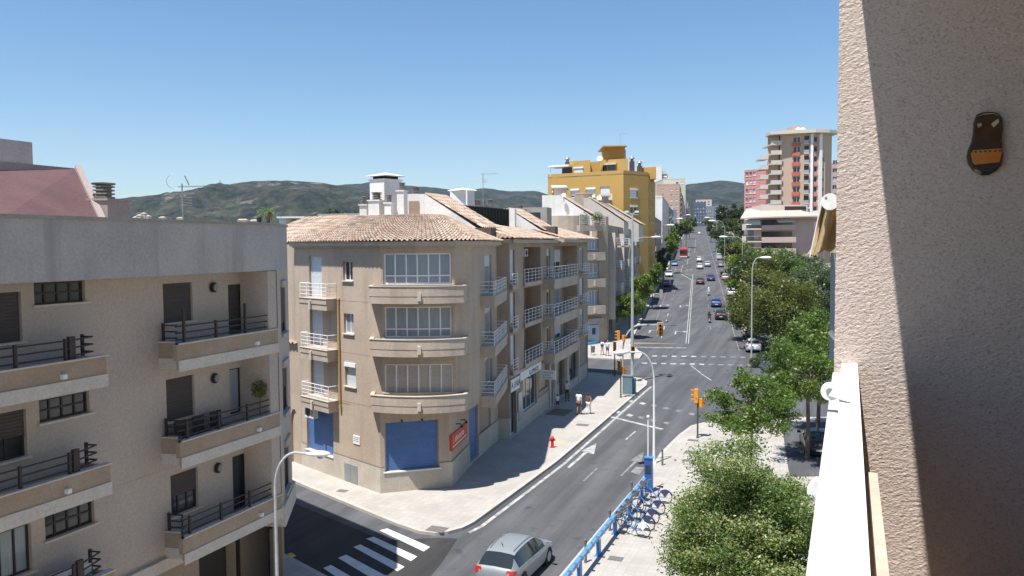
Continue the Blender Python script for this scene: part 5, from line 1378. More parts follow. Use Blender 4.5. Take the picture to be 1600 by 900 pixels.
# right side: low apartment house, pink tower, beige tower
def low_house():
    Y = 190.; a = at(1178, 360, Y).x; b = at(1268, 360, Y).x; zt = zof(1200, 340, Y)
    root, P, zb = town('balcony_house', 'low pinkish apartment house with white shaded balconies behind the trees', [(a, Y), (b, Y - 4), (b + 10, Y + 18), (a + 4, Y + 22)], zt, 'pink_pale', [(0, [(13.3, 1.0, .8, 2.2)], [zof(1240, y, Y) for y in (345, 362, 381)], 'sill')])
    for k, (yt, yb) in enumerate(((352, 359.5), (370.5, 379), (388, 397))):
        z1 = zof(1215, yt, Y); z0 = zof(1215, yb, Y)
        q = MB(); pbox(q, P, 1.6, 8.6, z0, z1, 0.02, 1.5); bb = q.build('balcony', K['pink_pale'], root)
        q = MB(); pbox(q, P, 1.7, 8.6, z1, z1 + 1.35, -.0, .03); q.build('balcony_glazing', K['glass'], bb)
        q = MB(); pbox(q, P, -1.8, 1.5, z0 + .1, z0 + .4, .0, 1.9); pbox(q, P, -1.8, 1.5, z1 + .2, z1 + .26, 1.8, 1.86); pbox(q, P, -2.4, -1.6, z0, z1 + .3, .3, 1.9); bb = q.build('balcony', K['cream_band'], root)
    for s0, s1, y0, y1 in ((-1.6, 1.3, 343, 351), (4.8, 8.3, 343, 348)):
        z1 = zof(1215, y0, Y); z0 = zof(1215, y1, Y); q = MB(); A = P.P(s0, z1, .5); B = P.P(s1, z1, .5); C = P.P(s1, z0, 1.9); D = P.P(s0, z0, 1.9)
        q.add([A, B, C, D, (A[0], A[1], A[2] + .06), (B[0], B[1], B[2] + .06), (C[0], C[1], C[2] + .06), (D[0], D[1], D[2] + .06)], [(0, 1, 2, 3), (7, 6, 5, 4), (0, 4, 5, 1), (1, 5, 6, 2), (2, 6, 7, 3), (3, 7, 4, 0)]); q.build('awning', K['white'], root)
    # sloping roof with deep eaves
    x0 = at(1155, 342, Y).x; x1 = at(1268, 340, Y).x
    q = MB(); e = [(x0, Y - 1, zof(1158, 341, Y)), (a + 1, Y - 3.2, zof(1167, 339.5, Y)), (x1, Y - 7, zof(1268, 338, Y)), (x1 + 6, Y + 16, zt + 3), (a + 4, Y + 20, zt + 3)]
    r0 = (at(1180, 330, Y).x, Y + 8, zof(1180, 330, Y + 8)); r1 = (at(1266, 330, Y).x, Y + 6, zof(1266, 329, Y + 6))
    q.add(e[:3] + [r1, r0] + [(p[0], p[1], p[2] - .3) for p in e[:3]], [(0, 1, 4), (1, 2, 3, 4), (5, 6, 1, 0), (6, 7, 2, 1)]); q.add([e[0], r0, e[4]], [(0, 1, 2)]); q.add([r0, r1, e[3], e[4]], [(0, 1, 2, 3)]); q.build('roof', M('faded pink roof tiles', (.50, .40, .34), (.44, .35, .3), .5), root)
    q = MB(); Z0 = zof(1240, 330, Y + 8); q.box(at(1190, 330, Y + 8).x, at(1262, 330, Y + 8).x, Y + 8, Y + 16, Z0 - 2, zof(1240, 320, Y + 8)); up = q.build('upper_storey', K['cream_band'], root)
    q = MB(); q.box(at(1226, 330, Y + 8).x, at(1259, 330, Y + 8).x, Y + 7.8, Y + 8, zof(1240, 328, Y + 8), zof(1240, 322.5, Y + 8)); q.build('terrace_opening', K['frame_brown'], up)
K['pink_pale'] = M('pinkish render', (.50, .37, .34), (.45, .33, .30), .2)
low_house()
Yt = 280.; a = at(1163, 300, Yt).x; b = at(1188, 300, Yt).x
root, P, zb = town('pink_tower', 'pink tower block with rows of white framed windows in front of the beige tower', [(a, Yt), (b, Yt - 6), (b + 22, Yt + 4), (a + 8, Yt + 20)], zof(1175, 266, Yt), 'pink', [(0, [(.55, .95, .7, 2.3), (1.95, .95, .7, 2.3), (3.35, .95, .7, 2.3)], [zof(1170, y, Yt) for y in (279, 292.5, 306, 319.5, 333, 346)], 'sill')])
def beige_tower():
    Y = 240.; zt = zof(1240, 211, Y); X = lambda x, Y_=Y: at(x, 280, Y_).x
    A = (X(1219), Y); B = (X(1256), Y - 3.); C = (X(1264), Y - 3.4); D = (X(1283), Y - 3.); E = (X(1301), Y + 1)
    zb = zg(Y) - .5; root = thing('beige_tower', 'tallest beige tower block with red window panels and white ribs', 'building', (A[0], Y, zb))
    P = Path([(X(1205) + 5.5, Y + 14), A, B, C, D, E, (X(1303), Y + 20)]); L = P.L; fl = [zof(1240, y, Y) for y in (225, 240, 255.5, 271, 286.5, 302, 317.5, 333)]
    ops = []; R1 = lambda x: P.px(x, 280)[0]
    for z in fl: ops.append((R1(1239), R1(1249), z + .3, z + 1.7))
    for z in fl: ops.append((R1(1256), R1(1263.5), z - .2, z + 2.0))
    for z in fl: ops.append((R1(1271), R1(1276), z + .2, z + 1.6))
    for z in fl[2:]: ops.append((R1(1282), R1(1287), z + .4, z + 1.3))
    b = MB(); wall(b, P, 0, P.len, zb, zt, ops, reveal=.5); b.build('wall', K['beige_tower'], root)
    for j, o in enumerate(ops):
        q = MB(); kind = j // len(fl)
        pbox(q, P, o[0], o[1], o[2], o[3], -.5, -.4, mat=0); 
        if kind == 0: pbox(q, P, (o[0] + o[1]) / 2 - .08, (o[0] + o[1]) / 2 + .08, o[2], o[3], -.4, -.34, mat=1)
        q.build('window', [K['glass'] if kind != 1 else K['tile_red'], K['white_metal']], root)
        if kind == 0: q = MB(); pbox(q, P, o[0] - .2, o[1] + .2, o[2] - 1.2, o[2] - .03, -.05, .35); q.build('red_panel', K['brick_red'], root)
        if kind == 1: q = MB(); pbox(q, P, o[0], o[1], o[2] - .25, o[2], -.1, .9); pbox(q, P, o[0], o[1], o[2], o[2] + .9, .84, .9, mat=1); q.build('balcony', [K['cream_band'], K['glass_curtain']], root)
        if kind == 2: q = MB(); pbox(q, P, o[0] - .1, o[1] + .1, o[2] - 1.25, o[2] - .03, -.05, .3); q.build('red_panel', K['pink'], root)
    for x0, x1 in ((1265.5, 1269), (1278, 1281.5)): q = MB(); pbox(q, P, R1(x0), R1(x1), zb, zt - .2, 0, .9); q.build('white_rib', K['white'], root)
    q = MB(); pl = [(X(1200), Y + 3), (X(1200), Y - 1.4), (X(1263), Y - 5.6), (X(1285), Y - 5.0), (X(1306), Y - 2), (X(1306), Y + 20), (X(1205) + 7, Y + 16)]
    q.prism(pl, zt, zt + .9); q.build('roof_slab', K['cream_band'], root)
    q = MB(); pl = [(X(1222), Y + 3), (X(1292), Y + 1), (X(1292), Y + 14), (X(1222), Y + 14)]; q.prism(pl, zt + .9, zt + 1.9); q.box(X(1245), X(1262), Y + 4, Y + 9, zt + 1.8, zt + 3.2); q.build('roof_housing', K['beige_tower'], root)
    for x in (1252, 1259): q = MB(); q.lathe((X(x), Y + 3, zt + 1.5), [(.9, 0), (.9, .5), (.6, .9), (.1, 1.1)], 10); q.build('water_tank', K['white'], root)
    # corner balconies at the left
    for k, z in enumerate(fl):
        q = MB(); w_ = random.uniform(0, 1.3); pl = [(X(1219), Y + .5), (X(1219), Y - 1.3), (X(1203), Y - .8), (X(1203), Y + 8), (X(1210), Y + 8)]
        q.prism(pl, z - .35, z + .0); q.prism([(X(1219), Y - 1.3), (X(1203), Y - .8), (X(1203), Y - .7), (X(1219), Y - 1.2)], z, z + .9)
        bb = q.build('balcony', K['cream_band'], root)
        if k > 0:
            q = MB(); pl = [(X(1203), Y + 6), (X(1203), Y + 1.5), (X(1191), Y + 2), (X(1193), Y + 8)]; q.prism(pl, z - 1.5, z - 1.1); q.prism([(X(1203), Y + 1.5), (X(1191), Y + 2), (X(1191), Y + 2.1), (X(1203), Y + 1.6)], z - 1.1, z - .2); q.build('balcony', K['cream_band'], root)
    q = MB(); q.prism([(X(1204), Y + 3), (X(1219), Y + 1.5), (X(1219) + 3, Y + 14), (X(1205) + 5, Y + 16)], zb, zt - .1); q.build('side_wing', K['beige_tower'], root)
beige_tower()
town('apartment_building', 'distant grey pink block glimpsed between the beige tower and the near wall', [(at(1297, 300, 300).x, 300), (at(1330, 300, 300).x, 298), (at(1335, 300, 300).x, 320), (at(1297, 300, 300).x, 322)], zof(1300, 254, 300), 'pink_pale', [(0, [(.8, 1.8, .3, 2.0), (4, 1.8, .3, 2.0)], [20 + 3.1 * k for k in range(8)], 'dark')])

# ================================================================ things seen in the gap left of the corner building
def gap_houses():
    # annex wall with arch beside the corner block
    P = Path([(-21.5, 53.5), (-12.62, 47.25)])
    root = thing('annex_house', 'low tan annex with tiled roof and arched opening in the gap behind the grey block', 'building', (-15, 50, 0))
    s0, _ = P.px(454, 670); s1, _ = P.px(470, 670)
    b = MB(); zt = zof(460, 532, 49)
    ops = [(max(P.len - 1.9, s0), P.len - .35, .1, 3.4)]
    wall(b, P, 0, P.len, .1, zt, ops, reveal=.5); b.build('wall', K['plaster_tan'], root)
    q = MB(); o = ops[0]; pbox(q, P, o[0], o[1], o[2], o[3], -2.2, -2.1); q.build('arched_passage', K['dark'], root)
    q = MB()
    for k in range(7): s = o[0] + (o[1] - o[0]) * (k + .5) / 7; q.tube([P.P(s, .1, -.2), P.P(s, 2.3, -.2)], .018, 5)
    q.tube([P.P(o[0], 2.3, -.2), P.P(o[1], 2.3, -.2)], .02, 5); q.build('gate', K['brown_metal'], root)
    q = MB()
    for sg in (0, 1):
        c = (o[0] + o[1]) / 2; r_ = (o[1] - o[0]) / 2; pts = []
        for k in range(7): a = math.pi / 2 * k / 6; pts.append((c + (1 if sg else -1) * r_ * math.cos(a), 2.6 + .8 * math.sin(a)))
        for (a0, z0), (a1, z1) in zip(pts, pts[1:]): q.add([P.P(a0, z0, -.01), P.P(a1, z1, -.01), P.P(a1, 3.42, -.01), P.P(a0, 3.42, -.01)], [(0, 1, 2, 3)])
    q.build('arch_head', K['plaster_tan'], root)
    b = MB(); tile_roof(b, [(-21.5, 53.2), (-12.9, 47.2)], [(-17.5, 58.5), (-9.5, 53)], zt, zof(458, 488, 53), step=.5); b.build('tile_roof', K['tile'], root)
    # white house behind with air conditioner
    Y = 72; a = at(448, 480, Y).x; c = at(475, 480, Y).x
    r, P2, zb = town('white_house', 'small white house with a tiled roof behind the annex', [(a - 8, Y), (c, Y), (c, Y + 9), (a - 8, Y + 9)], zof(455, 428, Y), 'whitewash', [(0, [(8.6, .9, 4.0, 5.2)], [0], 'sill')])
    b = MB(); zt2 = zof(455, 424, Y); tile_roof(b, [(a - 8.4, Y - .5), (c + .4, Y - .5)], [(a - 8.4, Y + 4.5), (c + .4, Y + 4.5)], zt2, zof(455, 402, Y + 4), step=.6); b.build('tile_roof', K['tile'], r)
    ac_unit((at(453, 520, Y).x + .2, Y - .2, zof(453, 500, Y) - .3), 0, 'small air conditioner on the white wall in the gap', 1.3)
    # long grey flat hall
    Y = 120; a = at(430, 400, Y).x; c = at(610, 400, Y).x
    r, P2, zb = town('grey_hall', 'long bluish grey flat-roofed hall in the gap behind the tiled eave', [(a - 40, Y), (c, Y), (c, Y + 20), (a - 40, Y + 20)], zof(455, 361, Y), 'hall_grey', [])
    q = MB(); pbox(q, P2, 1, P2.L[1], zof(455, 379, Y), zof(455, 378, Y), 0, .1); q.build('wall_groove', K['dark_wood'], r)
    Y = 150; a = at(436, 345, Y).x; c = at(446, 345, Y).x; d = at(477, 345, Y).x
    r = thing('flat_roof_pavilion', 'white pavilion with a thin projecting flat roof beside the palm', 'building', (a, Y, zg(Y)))
    q = MB(); q.box(a, c, Y, Y + 8, zg(Y), zof(440, 341, Y)); q.build('wall', K['white'], r); q = MB(); q.box(a - .3, d, Y - .5, Y + 8, zof(440, 341, Y), zof(440, 338.5, Y)); q.build('roof_slab', K['white'], r)
    q = MB(); q.box(c, d - 1, Y + 4, Y + 7, zg(Y), zof(440, 345, Y)); q.build('glazed_wall', K['concrete'], r)
K['hall_grey'] = M('bluish grey sheet', (.20, .21, .24), (.17, .18, .2), .2)
gap_houses()
# far town below the hills: small pale houses
rnd = random.Random(4)
lab_i = 0
K['far_wall'] = M('far pale wall', (.50, .46, .40), fine=0)
for (x, y, Y, w_, h_) in ((216, 341, 900, 7, 4), (223, 339, 960, 6, 5), (209, 342, 860, 5, 2), (230, 341, 920, 5, 3), (252, 342, 1000, 8, 2), (378, 347, 900, 14, 3), (396, 347, 860, 12, 2), (280, 343, 1100, 9, 2)):
    p = at(x, y, Y); s = Y / F; q = thing('far_house', 'tiny pale house below the hills at %s of the roof antenna' % ('the left' if x < 286 else 'the right'), 'house', (p.x, Y, p.z - 6), 'tiny pale houses below the hills')
    b = MB(); b.box(p.x - w_ * s / 2, p.x + w_ * s / 2, Y, Y + 8, p.z - 20, p.z + h_ * s); b.build('wall', K['far_wall'], q)
    b = MB(); zt = p.z + h_ * s; b.add([(p.x - w_ * s / 2 - .3, Y - .4, zt), (p.x + w_ * s / 2 + .3, Y - .4, zt), (p.x + w_ * s / 2 + .3, Y + 8.4, zt), (p.x - w_ * s / 2 - .3, Y + 8.4, zt), (p.x - w_ * s / 2 + 1, Y + 4, zt + 1.6), (p.x + w_ * s / 2 - 1, Y + 4, zt + 1.6)], [(0, 1, 5, 4), (1, 2, 5), (2, 3, 4, 5), (3, 0, 4), (3, 2, 1, 0)]); b.build('roof', K['tile'], q)
p = at(345, 294, 2260); t = thing('hilltop_castle', 'tiny castle tower on the hill crest left of centre', 'castle', (p.x, 2260, p.z - 8))
b = MB(); b.box(p.x - 16, p.x + 12, 2255, 2270, p.z - 18, p.z + 2); b.build('wall', K['far_wall'], t)
b = MB(); b.lathe((p.x - 3, 2262, p.z - 4), [(5, 0), (5, 16), (6, 17), (6, 19), (2, 19), (.6, 28)], 10); b.build('tower', K['concrete'], t)

# ================================================================ own balcony: wall, parapet, slab
OA = R(90 - 22.6)   # axis of the street in plan
SO = Vector((math.sin(R(22.9)), math.cos(R(22.9)))); UO = Vector((SO.y, -SO.x))
DW = 4.5
def own(s, u, z): q = SO * s + UO * u; return (q.x, q.y, z)
def own_px(x, y):   # on the wall plane s = DW
    d = ray(x, y); t = DW / (d.x * SO.x + d.y * SO.y); return (d.x * UO.x + d.y * UO.y) * t, CZ + d.z * t
def obx(mb, s0, s1, u0, u1, z0, z1): mb.hexa([own(s0, u0, z0), own(s0, u1, z0), own(s1, u1, z0), own(s1, u0, z0), own(s0, u0, z1), own(s0, u1, z1), own(s1, u1, z1), own(s1, u0, z1)])
def stucco():
    m = M('coarse pebbled stucco', (.64, .54, .475), (.55, .46, .405), .8, rough=.95, fine=0, spec=.1); nt = m.node_tree; P = nt.nodes['Principled BSDF']
    tc = nt.nodes.new('ShaderNodeTexCoord'); co = tc.outputs['Object']
    mp = nt.nodes.new('ShaderNodeMapping'); mp.inputs['Scale'].default_value = (1, 1, 1.6); nt.links.new(co, mp.inputs['Vector'])
    n1 = _noise(nt, mp.outputs[0], 50, 4, .6); n1.node.inputs['Distortion'].default_value = 1.1
    v = nt.nodes.new('ShaderNodeTexVoronoi'); v.inputs['Scale'].default_value = 62; nt.links.new(mp.outputs[0], v.inputs['Vector'])
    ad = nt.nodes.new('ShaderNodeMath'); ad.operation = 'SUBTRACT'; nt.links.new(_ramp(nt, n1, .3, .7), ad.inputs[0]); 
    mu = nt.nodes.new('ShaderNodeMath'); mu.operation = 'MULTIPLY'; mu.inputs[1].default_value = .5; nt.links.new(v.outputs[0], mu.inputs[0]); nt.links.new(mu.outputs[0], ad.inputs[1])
    bn = nt.nodes.new('ShaderNodeBump'); bn.inputs['Strength'].default_value = .65; bn.inputs['Distance'].default_value = .0055
    nt.links.new(ad.outputs[0], bn.inputs['Height']); nt.links.new(bn.outputs[0], P.inputs['Normal'])
    old = P.inputs['Base Color'].links[0].from_socket
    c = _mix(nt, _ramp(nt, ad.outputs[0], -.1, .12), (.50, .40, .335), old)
    sp = _noise(nt, co, 70, 2, .5); c = _mix(nt, _ramp(nt, sp, .60, .68), c, (.45, .35, .29))
    nt.links.new(c, P.inputs['Base Color'])
    return m
STU = stucco()
uL, _ = own_px(1306, 400)
uT, zT = own_px(1312, 0)
t = thing('stucco_wall', 'coarse pinkish stucco partition wall filling the right edge, half in shade', 'wall', own(DW, 0, 0))
# front face is displaced as a real grid so that the pebbles catch the light at the edge
mb = MB(); nu, nz = 150, 330; u0, u1_, z0, z1 = uL, 2.6, CZ - 2.0, CZ + 1.75
vs_ = []
us = [u0 + (u1_ - u0) * (i / nu) for i in range(nu + 1)]; zs = [z0 + (z1 - z0) * j / nz for j in range(nz + 1)]
for z in zs:
    for u in us:
        q = mnoise.noise(Vector((u * 50, z * 75, 0))) * .0017 + mnoise.noise(Vector((u * 110, z * 140, 3))) * .0016
        vs_.append(own(DW - q, u - (abs(mnoise.noise(Vector((3, z * 45, 1)))) * .006 if u == u0 else 0), z))
mb.add(vs_, [(j * (nu + 1) + i, j * (nu + 1) + i + 1, (j + 1) * (nu + 1) + i + 1, (j + 1) * (nu + 1) + i) for j in range(nz) for i in range(nu)])
obx(mb, DW + .006, DW + .25, u0 + .004, u1_, z0, z1)
mb.build('wall_face', STU, t)
# own building beyond and below, with the slab above
uO, _ = own_px(1311, 580)
t = thing('own_building', 'white-edged balcony parapet and building carrying the viewpoint', 'building', own(0, 1, 0))
mb = MB(); obx(mb, DW + .25, 20, .25, 12, 0, 26); obx(mb, -8, DW + .25, 1.3, 12, 0, 26); obx(mb, -8, DW + .25, .06, 1.3, 0, CZ - 2.0)  # recess side wall set close, out of view, to cut skylight on the stucco
mb.build('building_wall', K['plaster_tan2'], t)
mb = MB(); obx(mb, -2.4, -2.2, .03, 1.3, CZ - 2.0, CZ + 1.6); mb.build('shading_partition', STU, t)  # unseen partition added behind the viewpoint to keep skylight off the stucco
# slab above: its outer edge throws the shade line
ue0, ze0 = own_px(1348, 0); ue1, ze1 = own_px(1462, 880)
SLZ = CZ + 1.62; ue = ue0 + (ue0 - ue1) / (ze0 - ze1) * (SLZ - ze0)
mb = MB(); obx(mb, -4, DW + .26, ue, 2.7, SLZ, SLZ + .22); mb.build('slab_above', K['plinth'], t)
mb = MB(); obx(mb, -4, DW + .0, .0, 2.6, CZ - 2.0, CZ - 1.95); mb.build('balcony_floor', K['tile_dark'], t)
# parapet
uA = own_px(1311, 569)[0]; uB, zc = own_px(1340, 569)
t = thing('balcony_parapet', 'bright white parapet coping running out along the balcony edge', 'parapet', own(2, 0, zc - 1))
mb = MB(); obx(mb, -1.5, DW, uA + .012, uB, zc - .05, zc); obx(mb, -1.5, DW, uA + .03, uB - .02, CZ - 2.0, zc - .05); mb.build('coping', M('bright white paint', (.84, .84, .83), rough=.5, fine=0), t)
mb = MB(); obx(mb, -1.5, DW, uA - .03, uA + .011, zc - .17, zc - .05); mb.build('outer_lip', M('off-white stone lip', (.56, .53, .49), (.46, .44, .40), 4), t)
uC, zl = own_px(1356, 712); uD, _ = own_px(1368, 712)
zl = CZ - .83; mb = MB(); obx(mb, -1.5, 3.12, uB + .028, .102, zl - .03, zl); mb.build('inner_ledge', K['plinth'], t)
mb = MB(); obx(mb, -1.5, DW, uB - .018, uB + .012, CZ - 2, zl); mb.build('inner_face', K['plaster_left'], t)
# bracket pulley and small white shelf outside the parapet
sB = 3.35
def par_px(x, y, z):   # point on height z
    d = ray(x, y); tt_ = (z - CZ) / d.z; q = Vector((d.x * tt_, d.y * tt_)); return q.dot(SO), q.dot(UO)
s_, u_ = par_px(1297, 614, zc + .03); 
t = thing('line_pulley', 'white clothes line pulley bracket sitting on the parapet edge', 'bracket', own(s_, u_, zc + .03))
def disc(mb, s, u, z, r, th, n=20, ax='s'):
    mb.tube([own(s, u, z), own(s + th, u, z)], r, n)
b = MB(); disc(b, s_, u_, zc + .035, .036, .022, 24); 
s2, u2 = par_px(1326, 627, zc + .01)
b.hexa([own(s_, u_ - .012, zc + .02), own(s2, u2, zc + .012), own(s2 + .022, u2, zc + .012), own(s_ + .022, u_ - .012, zc + .02), own(s_, u_ + .018, zc + .07), own(s2, u2 + .006, zc + .03), own(s2 + .022, u2 + .006, zc + .03), own(s_ + .022, u_ + .018, zc + .07)])
b.build('pulley_body', K['white'], t, smooth=False)
b = MB(); disc(b, s_ - .004, u_, zc + .035, .015, .004, 16); b.build('wheel_hub', K['grey_metal'], t)
s_, u_ = par_px(1268, 765, zc - .35)
t = thing('outer_bracket', 'small off-white bracket sticking out of the parapet low down', 'bracket', own(s_, uA, zc - .4))
b = MB(); h0 = zc - .37; 
P5 = [(0, 0), (-.13, 0), (-.13, .02), (-.10, .06), (0, .06)]
b.add([own(s_, uA + .03 + a, h0 + c) for a, c in P5] + [own(s_ + .05, uA + .03 + a, h0 + c) for a, c in P5], [(0, 1, 2, 3, 4), (9, 8, 7, 6, 5), (0, 5, 6, 1), (1, 6, 7, 2), (2, 7, 8, 3), (3, 8, 9, 4), (4, 9, 5, 0)])
b.build('bracket_body', K['white'], t)
# ceramic ornament on the wall
def ornament():
    c = [own_px(1540, 226)]; uc, zc_ = c[0]
    t = thing('wall_ornament', 'dark glazed clay wall ornament with an orange band hanging on the shaded stucco', 'ornament', own(DW, uc, zc_))
    out = [(-.055, .185), (-.02, .197), (.03, .197), (.065, .18), (.085, .14), (.088, .08), (.082, .02), (.088, -.03), (.092, -.08), (.085, -.13), (.06, -.165), (.02, -.19), (-.025, -.19), (-.065, -.165), (-.095, -.12), (-.105, -.07), (-.098, -.03), (-.08, .02), (-.072, .08), (-.072, .14)]
    def slabp(mb, pts, d0, d1, inset=0):
        n = len(pts); f = [own(DW - d0, uc + x * .78, zc_ + z * .78) for x, z in pts]; g = [own(DW - d1, uc + x * .78 * (1 - inset), zc_ + z * .78 * (1 - inset)) for x, z in pts]
        mb.add(f + g, [(i, (i + 1) % n, n + (i + 1) % n, n + i) for i in range(n)] + [tuple(range(n, 2 * n))])
    b = MB(); slabp(b, out, .0, .02); slabp(b, out, .02, .032, .1); b.build('glazed_body', M('dark glaze', (.035, .03, .035), (.06, .035, .02), 9, rough=.18, spec=.6, fine=0), t)
    b = MB(); slabp(b, [(-.062, .17), (.07, .17), (.075, .06), (.07, .01), (-.065, .01), (-.06, .1)], .031, .036); b.build('brown_panel', M('brown glaze', (.085, .045, .02), (.06, .03, .015), 20, rough=.2, fine=0), t)
    b = MB(); slabp(b, [(-.085, -.055), (-.07, -.035), (.078, -.032), (.082, -.055), (.07, -.115), (-.06, -.125), (-.075, -.11)], .032, .037); b.build('orange_band', M('orange glaze', (.55, .15, .03), (.48, .25, .06), 14, rough=.25, fine=0), t)
    b = MB()
    for k in range(6): x = -.065 + k * .026; slabp(b, [(x, -.05), (x + .011, -.052), (x + .012, -.043), (x + .002, -.041)], .037, .039)
    b.build('dark_dots', K['dark'], t)
    b = MB(); slabp(b, [(.02, .12), (.058, .15), (.062, .128), (.035, .098)], .036, .039); b.build('pale_mark', M('cream glaze', (.5, .44, .26), fine=0, rough=.3), t)
    b = MB(); slabp(b, [(-.055, .125), (-.035, .13), (-.028, .115), (-.048, .1)], .036, .039); slabp(b, [(-.06, .168), (-.02, .18), (.03, .18), (.066, .166), (.03, .186), (-.02, .186)], .036, .0375); b.build('pale_mark', M('dull cream glaze', (.32, .3, .22), fine=0, rough=.3), t)
ornament()
# awning, side screen of the neighbour balcony
def awning():
    sA = 8.2
    def apx(x, y, s): d = ray(x, y); t_ = s / (d.x * SO.x + d.y * SO.y); return (d.x * UO.x + d.y * UO.y) * t_, CZ + d.z * t_
    u0, zt_ = apx(1297, 315, sA); t = thing('rolled_awning', 'brown fabric awning with a white round end cap beyond the stucco wall', 'awning', own(sA, u0, zt_))
    r = 9.5 / F * sA * 1.06; b = MB(); b.tube([own(sA, u0, zt_), own(sA + .1, u0, zt_)], r * 1.2, 26); b.build('end_cap', K['white'], t)
    b = MB(); b.tube([own(sA - .003, u0 - r * .55, zt_ + r * .55), own(sA, u0 - r * .55, zt_ + r * .55)], .012, 8); b.build('cap_screw', K['grey_metal'], t)
    b = MB(); b.tube([own(sA + .06, u0 + .0, zt_), own(sA + 3.2, u0, zt_)], r * .7, 12); b.build('roller', K['grey_metal'], t)
    # hanging cloth with folds
    fab = M('brown awning cloth', (.46, .33, .18), (.36, .24, .12), 3, rough=.9, stretch=(3, 3, .4)); b = MB(); vs_ = []; nU, nS = 14, 26
    uT0, zt0 = apx(1286, 306, sA); uB0, zb0 = apx(1264, 398, sA)
    for j in range(nS + 1):
        for i in range(nU + 1):
            k = i / nU; s = sA + .25 + 3.0 * j / nS
            u = uT0 + (uB0 - uT0) * k + .05 * math.sin(j * 1.1 + k) * k; z = zt0 + (zb0 - zt0) * k - .10 * math.sin(math.pi * k)
            vs_.append(own(s, u, z))
    b.add(vs_, [(j * (nU + 1) + i, j * (nU + 1) + i + 1, (j + 1) * (nU + 1) + i + 1, (j + 1) * (nU + 1) + i) for j in range(nS) for i in range(nU)])
    # side flap facing the viewer
    vs_ = []; nn = 16
    for i in range(nn + 1):
        k = i / nn
        for m_ in range(13):
            q = m_ / 12; uu0 = uT0 + (uB0 - uT0) * k; uu1 = u0 + .1
            vs_.append(own(sA + .22 + .10 * math.sin(q * 9 + k * 2.), uu0 + (uu1 - uu0) * q, zt0 + (zb0 - zt0) * k * (1 - .12 * q) - .02 * math.sin(q * 12)))
    b.add(vs_, [(i * 13 + m_, i * 13 + m_ + 1, (i + 1) * 13 + m_ + 1, (i + 1) * 13 + m_) for i in range(nn) for m_ in range(12)])
    b.build('cloth', fab, t, smooth=True)
    b = MB(); b.tube([own(sA + .2, uT0 - .01, zt0), own(sA + .2, uB0, zb0 - .03)], .006, 6); b.build('arm', K['white_metal'], t)
    uS, zs1 = apx(1298, 395, 10.); uS2, zs0 = apx(1298, 562, 10.)
    t = thing('glass_screen', 'bluish grey side screen standing beyond the stucco wall edge', 'screen', own(10, uS, zs0)); b = MB(); obx(b, 10, 10.06, uS, uS + .5, zs0, zs1); b.build('screen_panel', M('blue grey panel', (.24, .30, .36), rough=.3, fine=0), t)
    b = MB(); u_, z_ = apx(1297, 517, 9.8); b.tube([own(9.8, u_, z_), own(9.8, u_ + .06, z_ - .09)], .03, 8); b.build('white_clip', K['white'], t)
awning()
import numpy as np
# ================================================================ trees
def np_leaves(name, C, N, tone, size, mat, parent, org, up=.35, asp=.5, seed=1):
    rg = np.random.default_rng(seed); n = len(C)
    a = rg.normal(size=(n, 3)); a[:, 2] *= .6; a /= np.linalg.norm(a, axis=1)[:, None]
    r = rg.normal(size=(n, 3)); r[:, 2] += up
    b = np.cross(a, r); b /= np.linalg.norm(b, axis=1)[:, None] + 1e-9
    s = (size * rg.uniform(.55, 1.35, n))[:, None]
    l = a * s; w_ = b * s * asp
    V = np.empty((n, 4, 3)); V[:, 0] = C - l; V[:, 1] = C + w_; V[:, 2] = C + l; V[:, 3] = C - w_
    V = V.reshape(-1, 3) - np.array(org)
    me = bpy.data.meshes.new(name); me.vertices.add(4 * n); me.vertices.foreach_set('co', V.ravel())
    me.loops.add(4 * n); me.loops.foreach_set('vertex_index', np.arange(4 * n, dtype=np.int32))
    me.polygons.add(n); me.polygons.foreach_set('loop_start', np.arange(n, dtype=np.int32) * 4)
    at_ = me.attributes.new('tone', 'FLOAT', 'FACE'); at_.data.foreach_set('value', tone.astype(np.float32))
    me.materials.append(mat); me.update(calc_edges=True); me.validate()
    o = bpy.data.objects.new(name, me); COL.objects.link(o); ORG[o.name] = Vector(org)
    if parent is not None: o.parent = parent
    return o
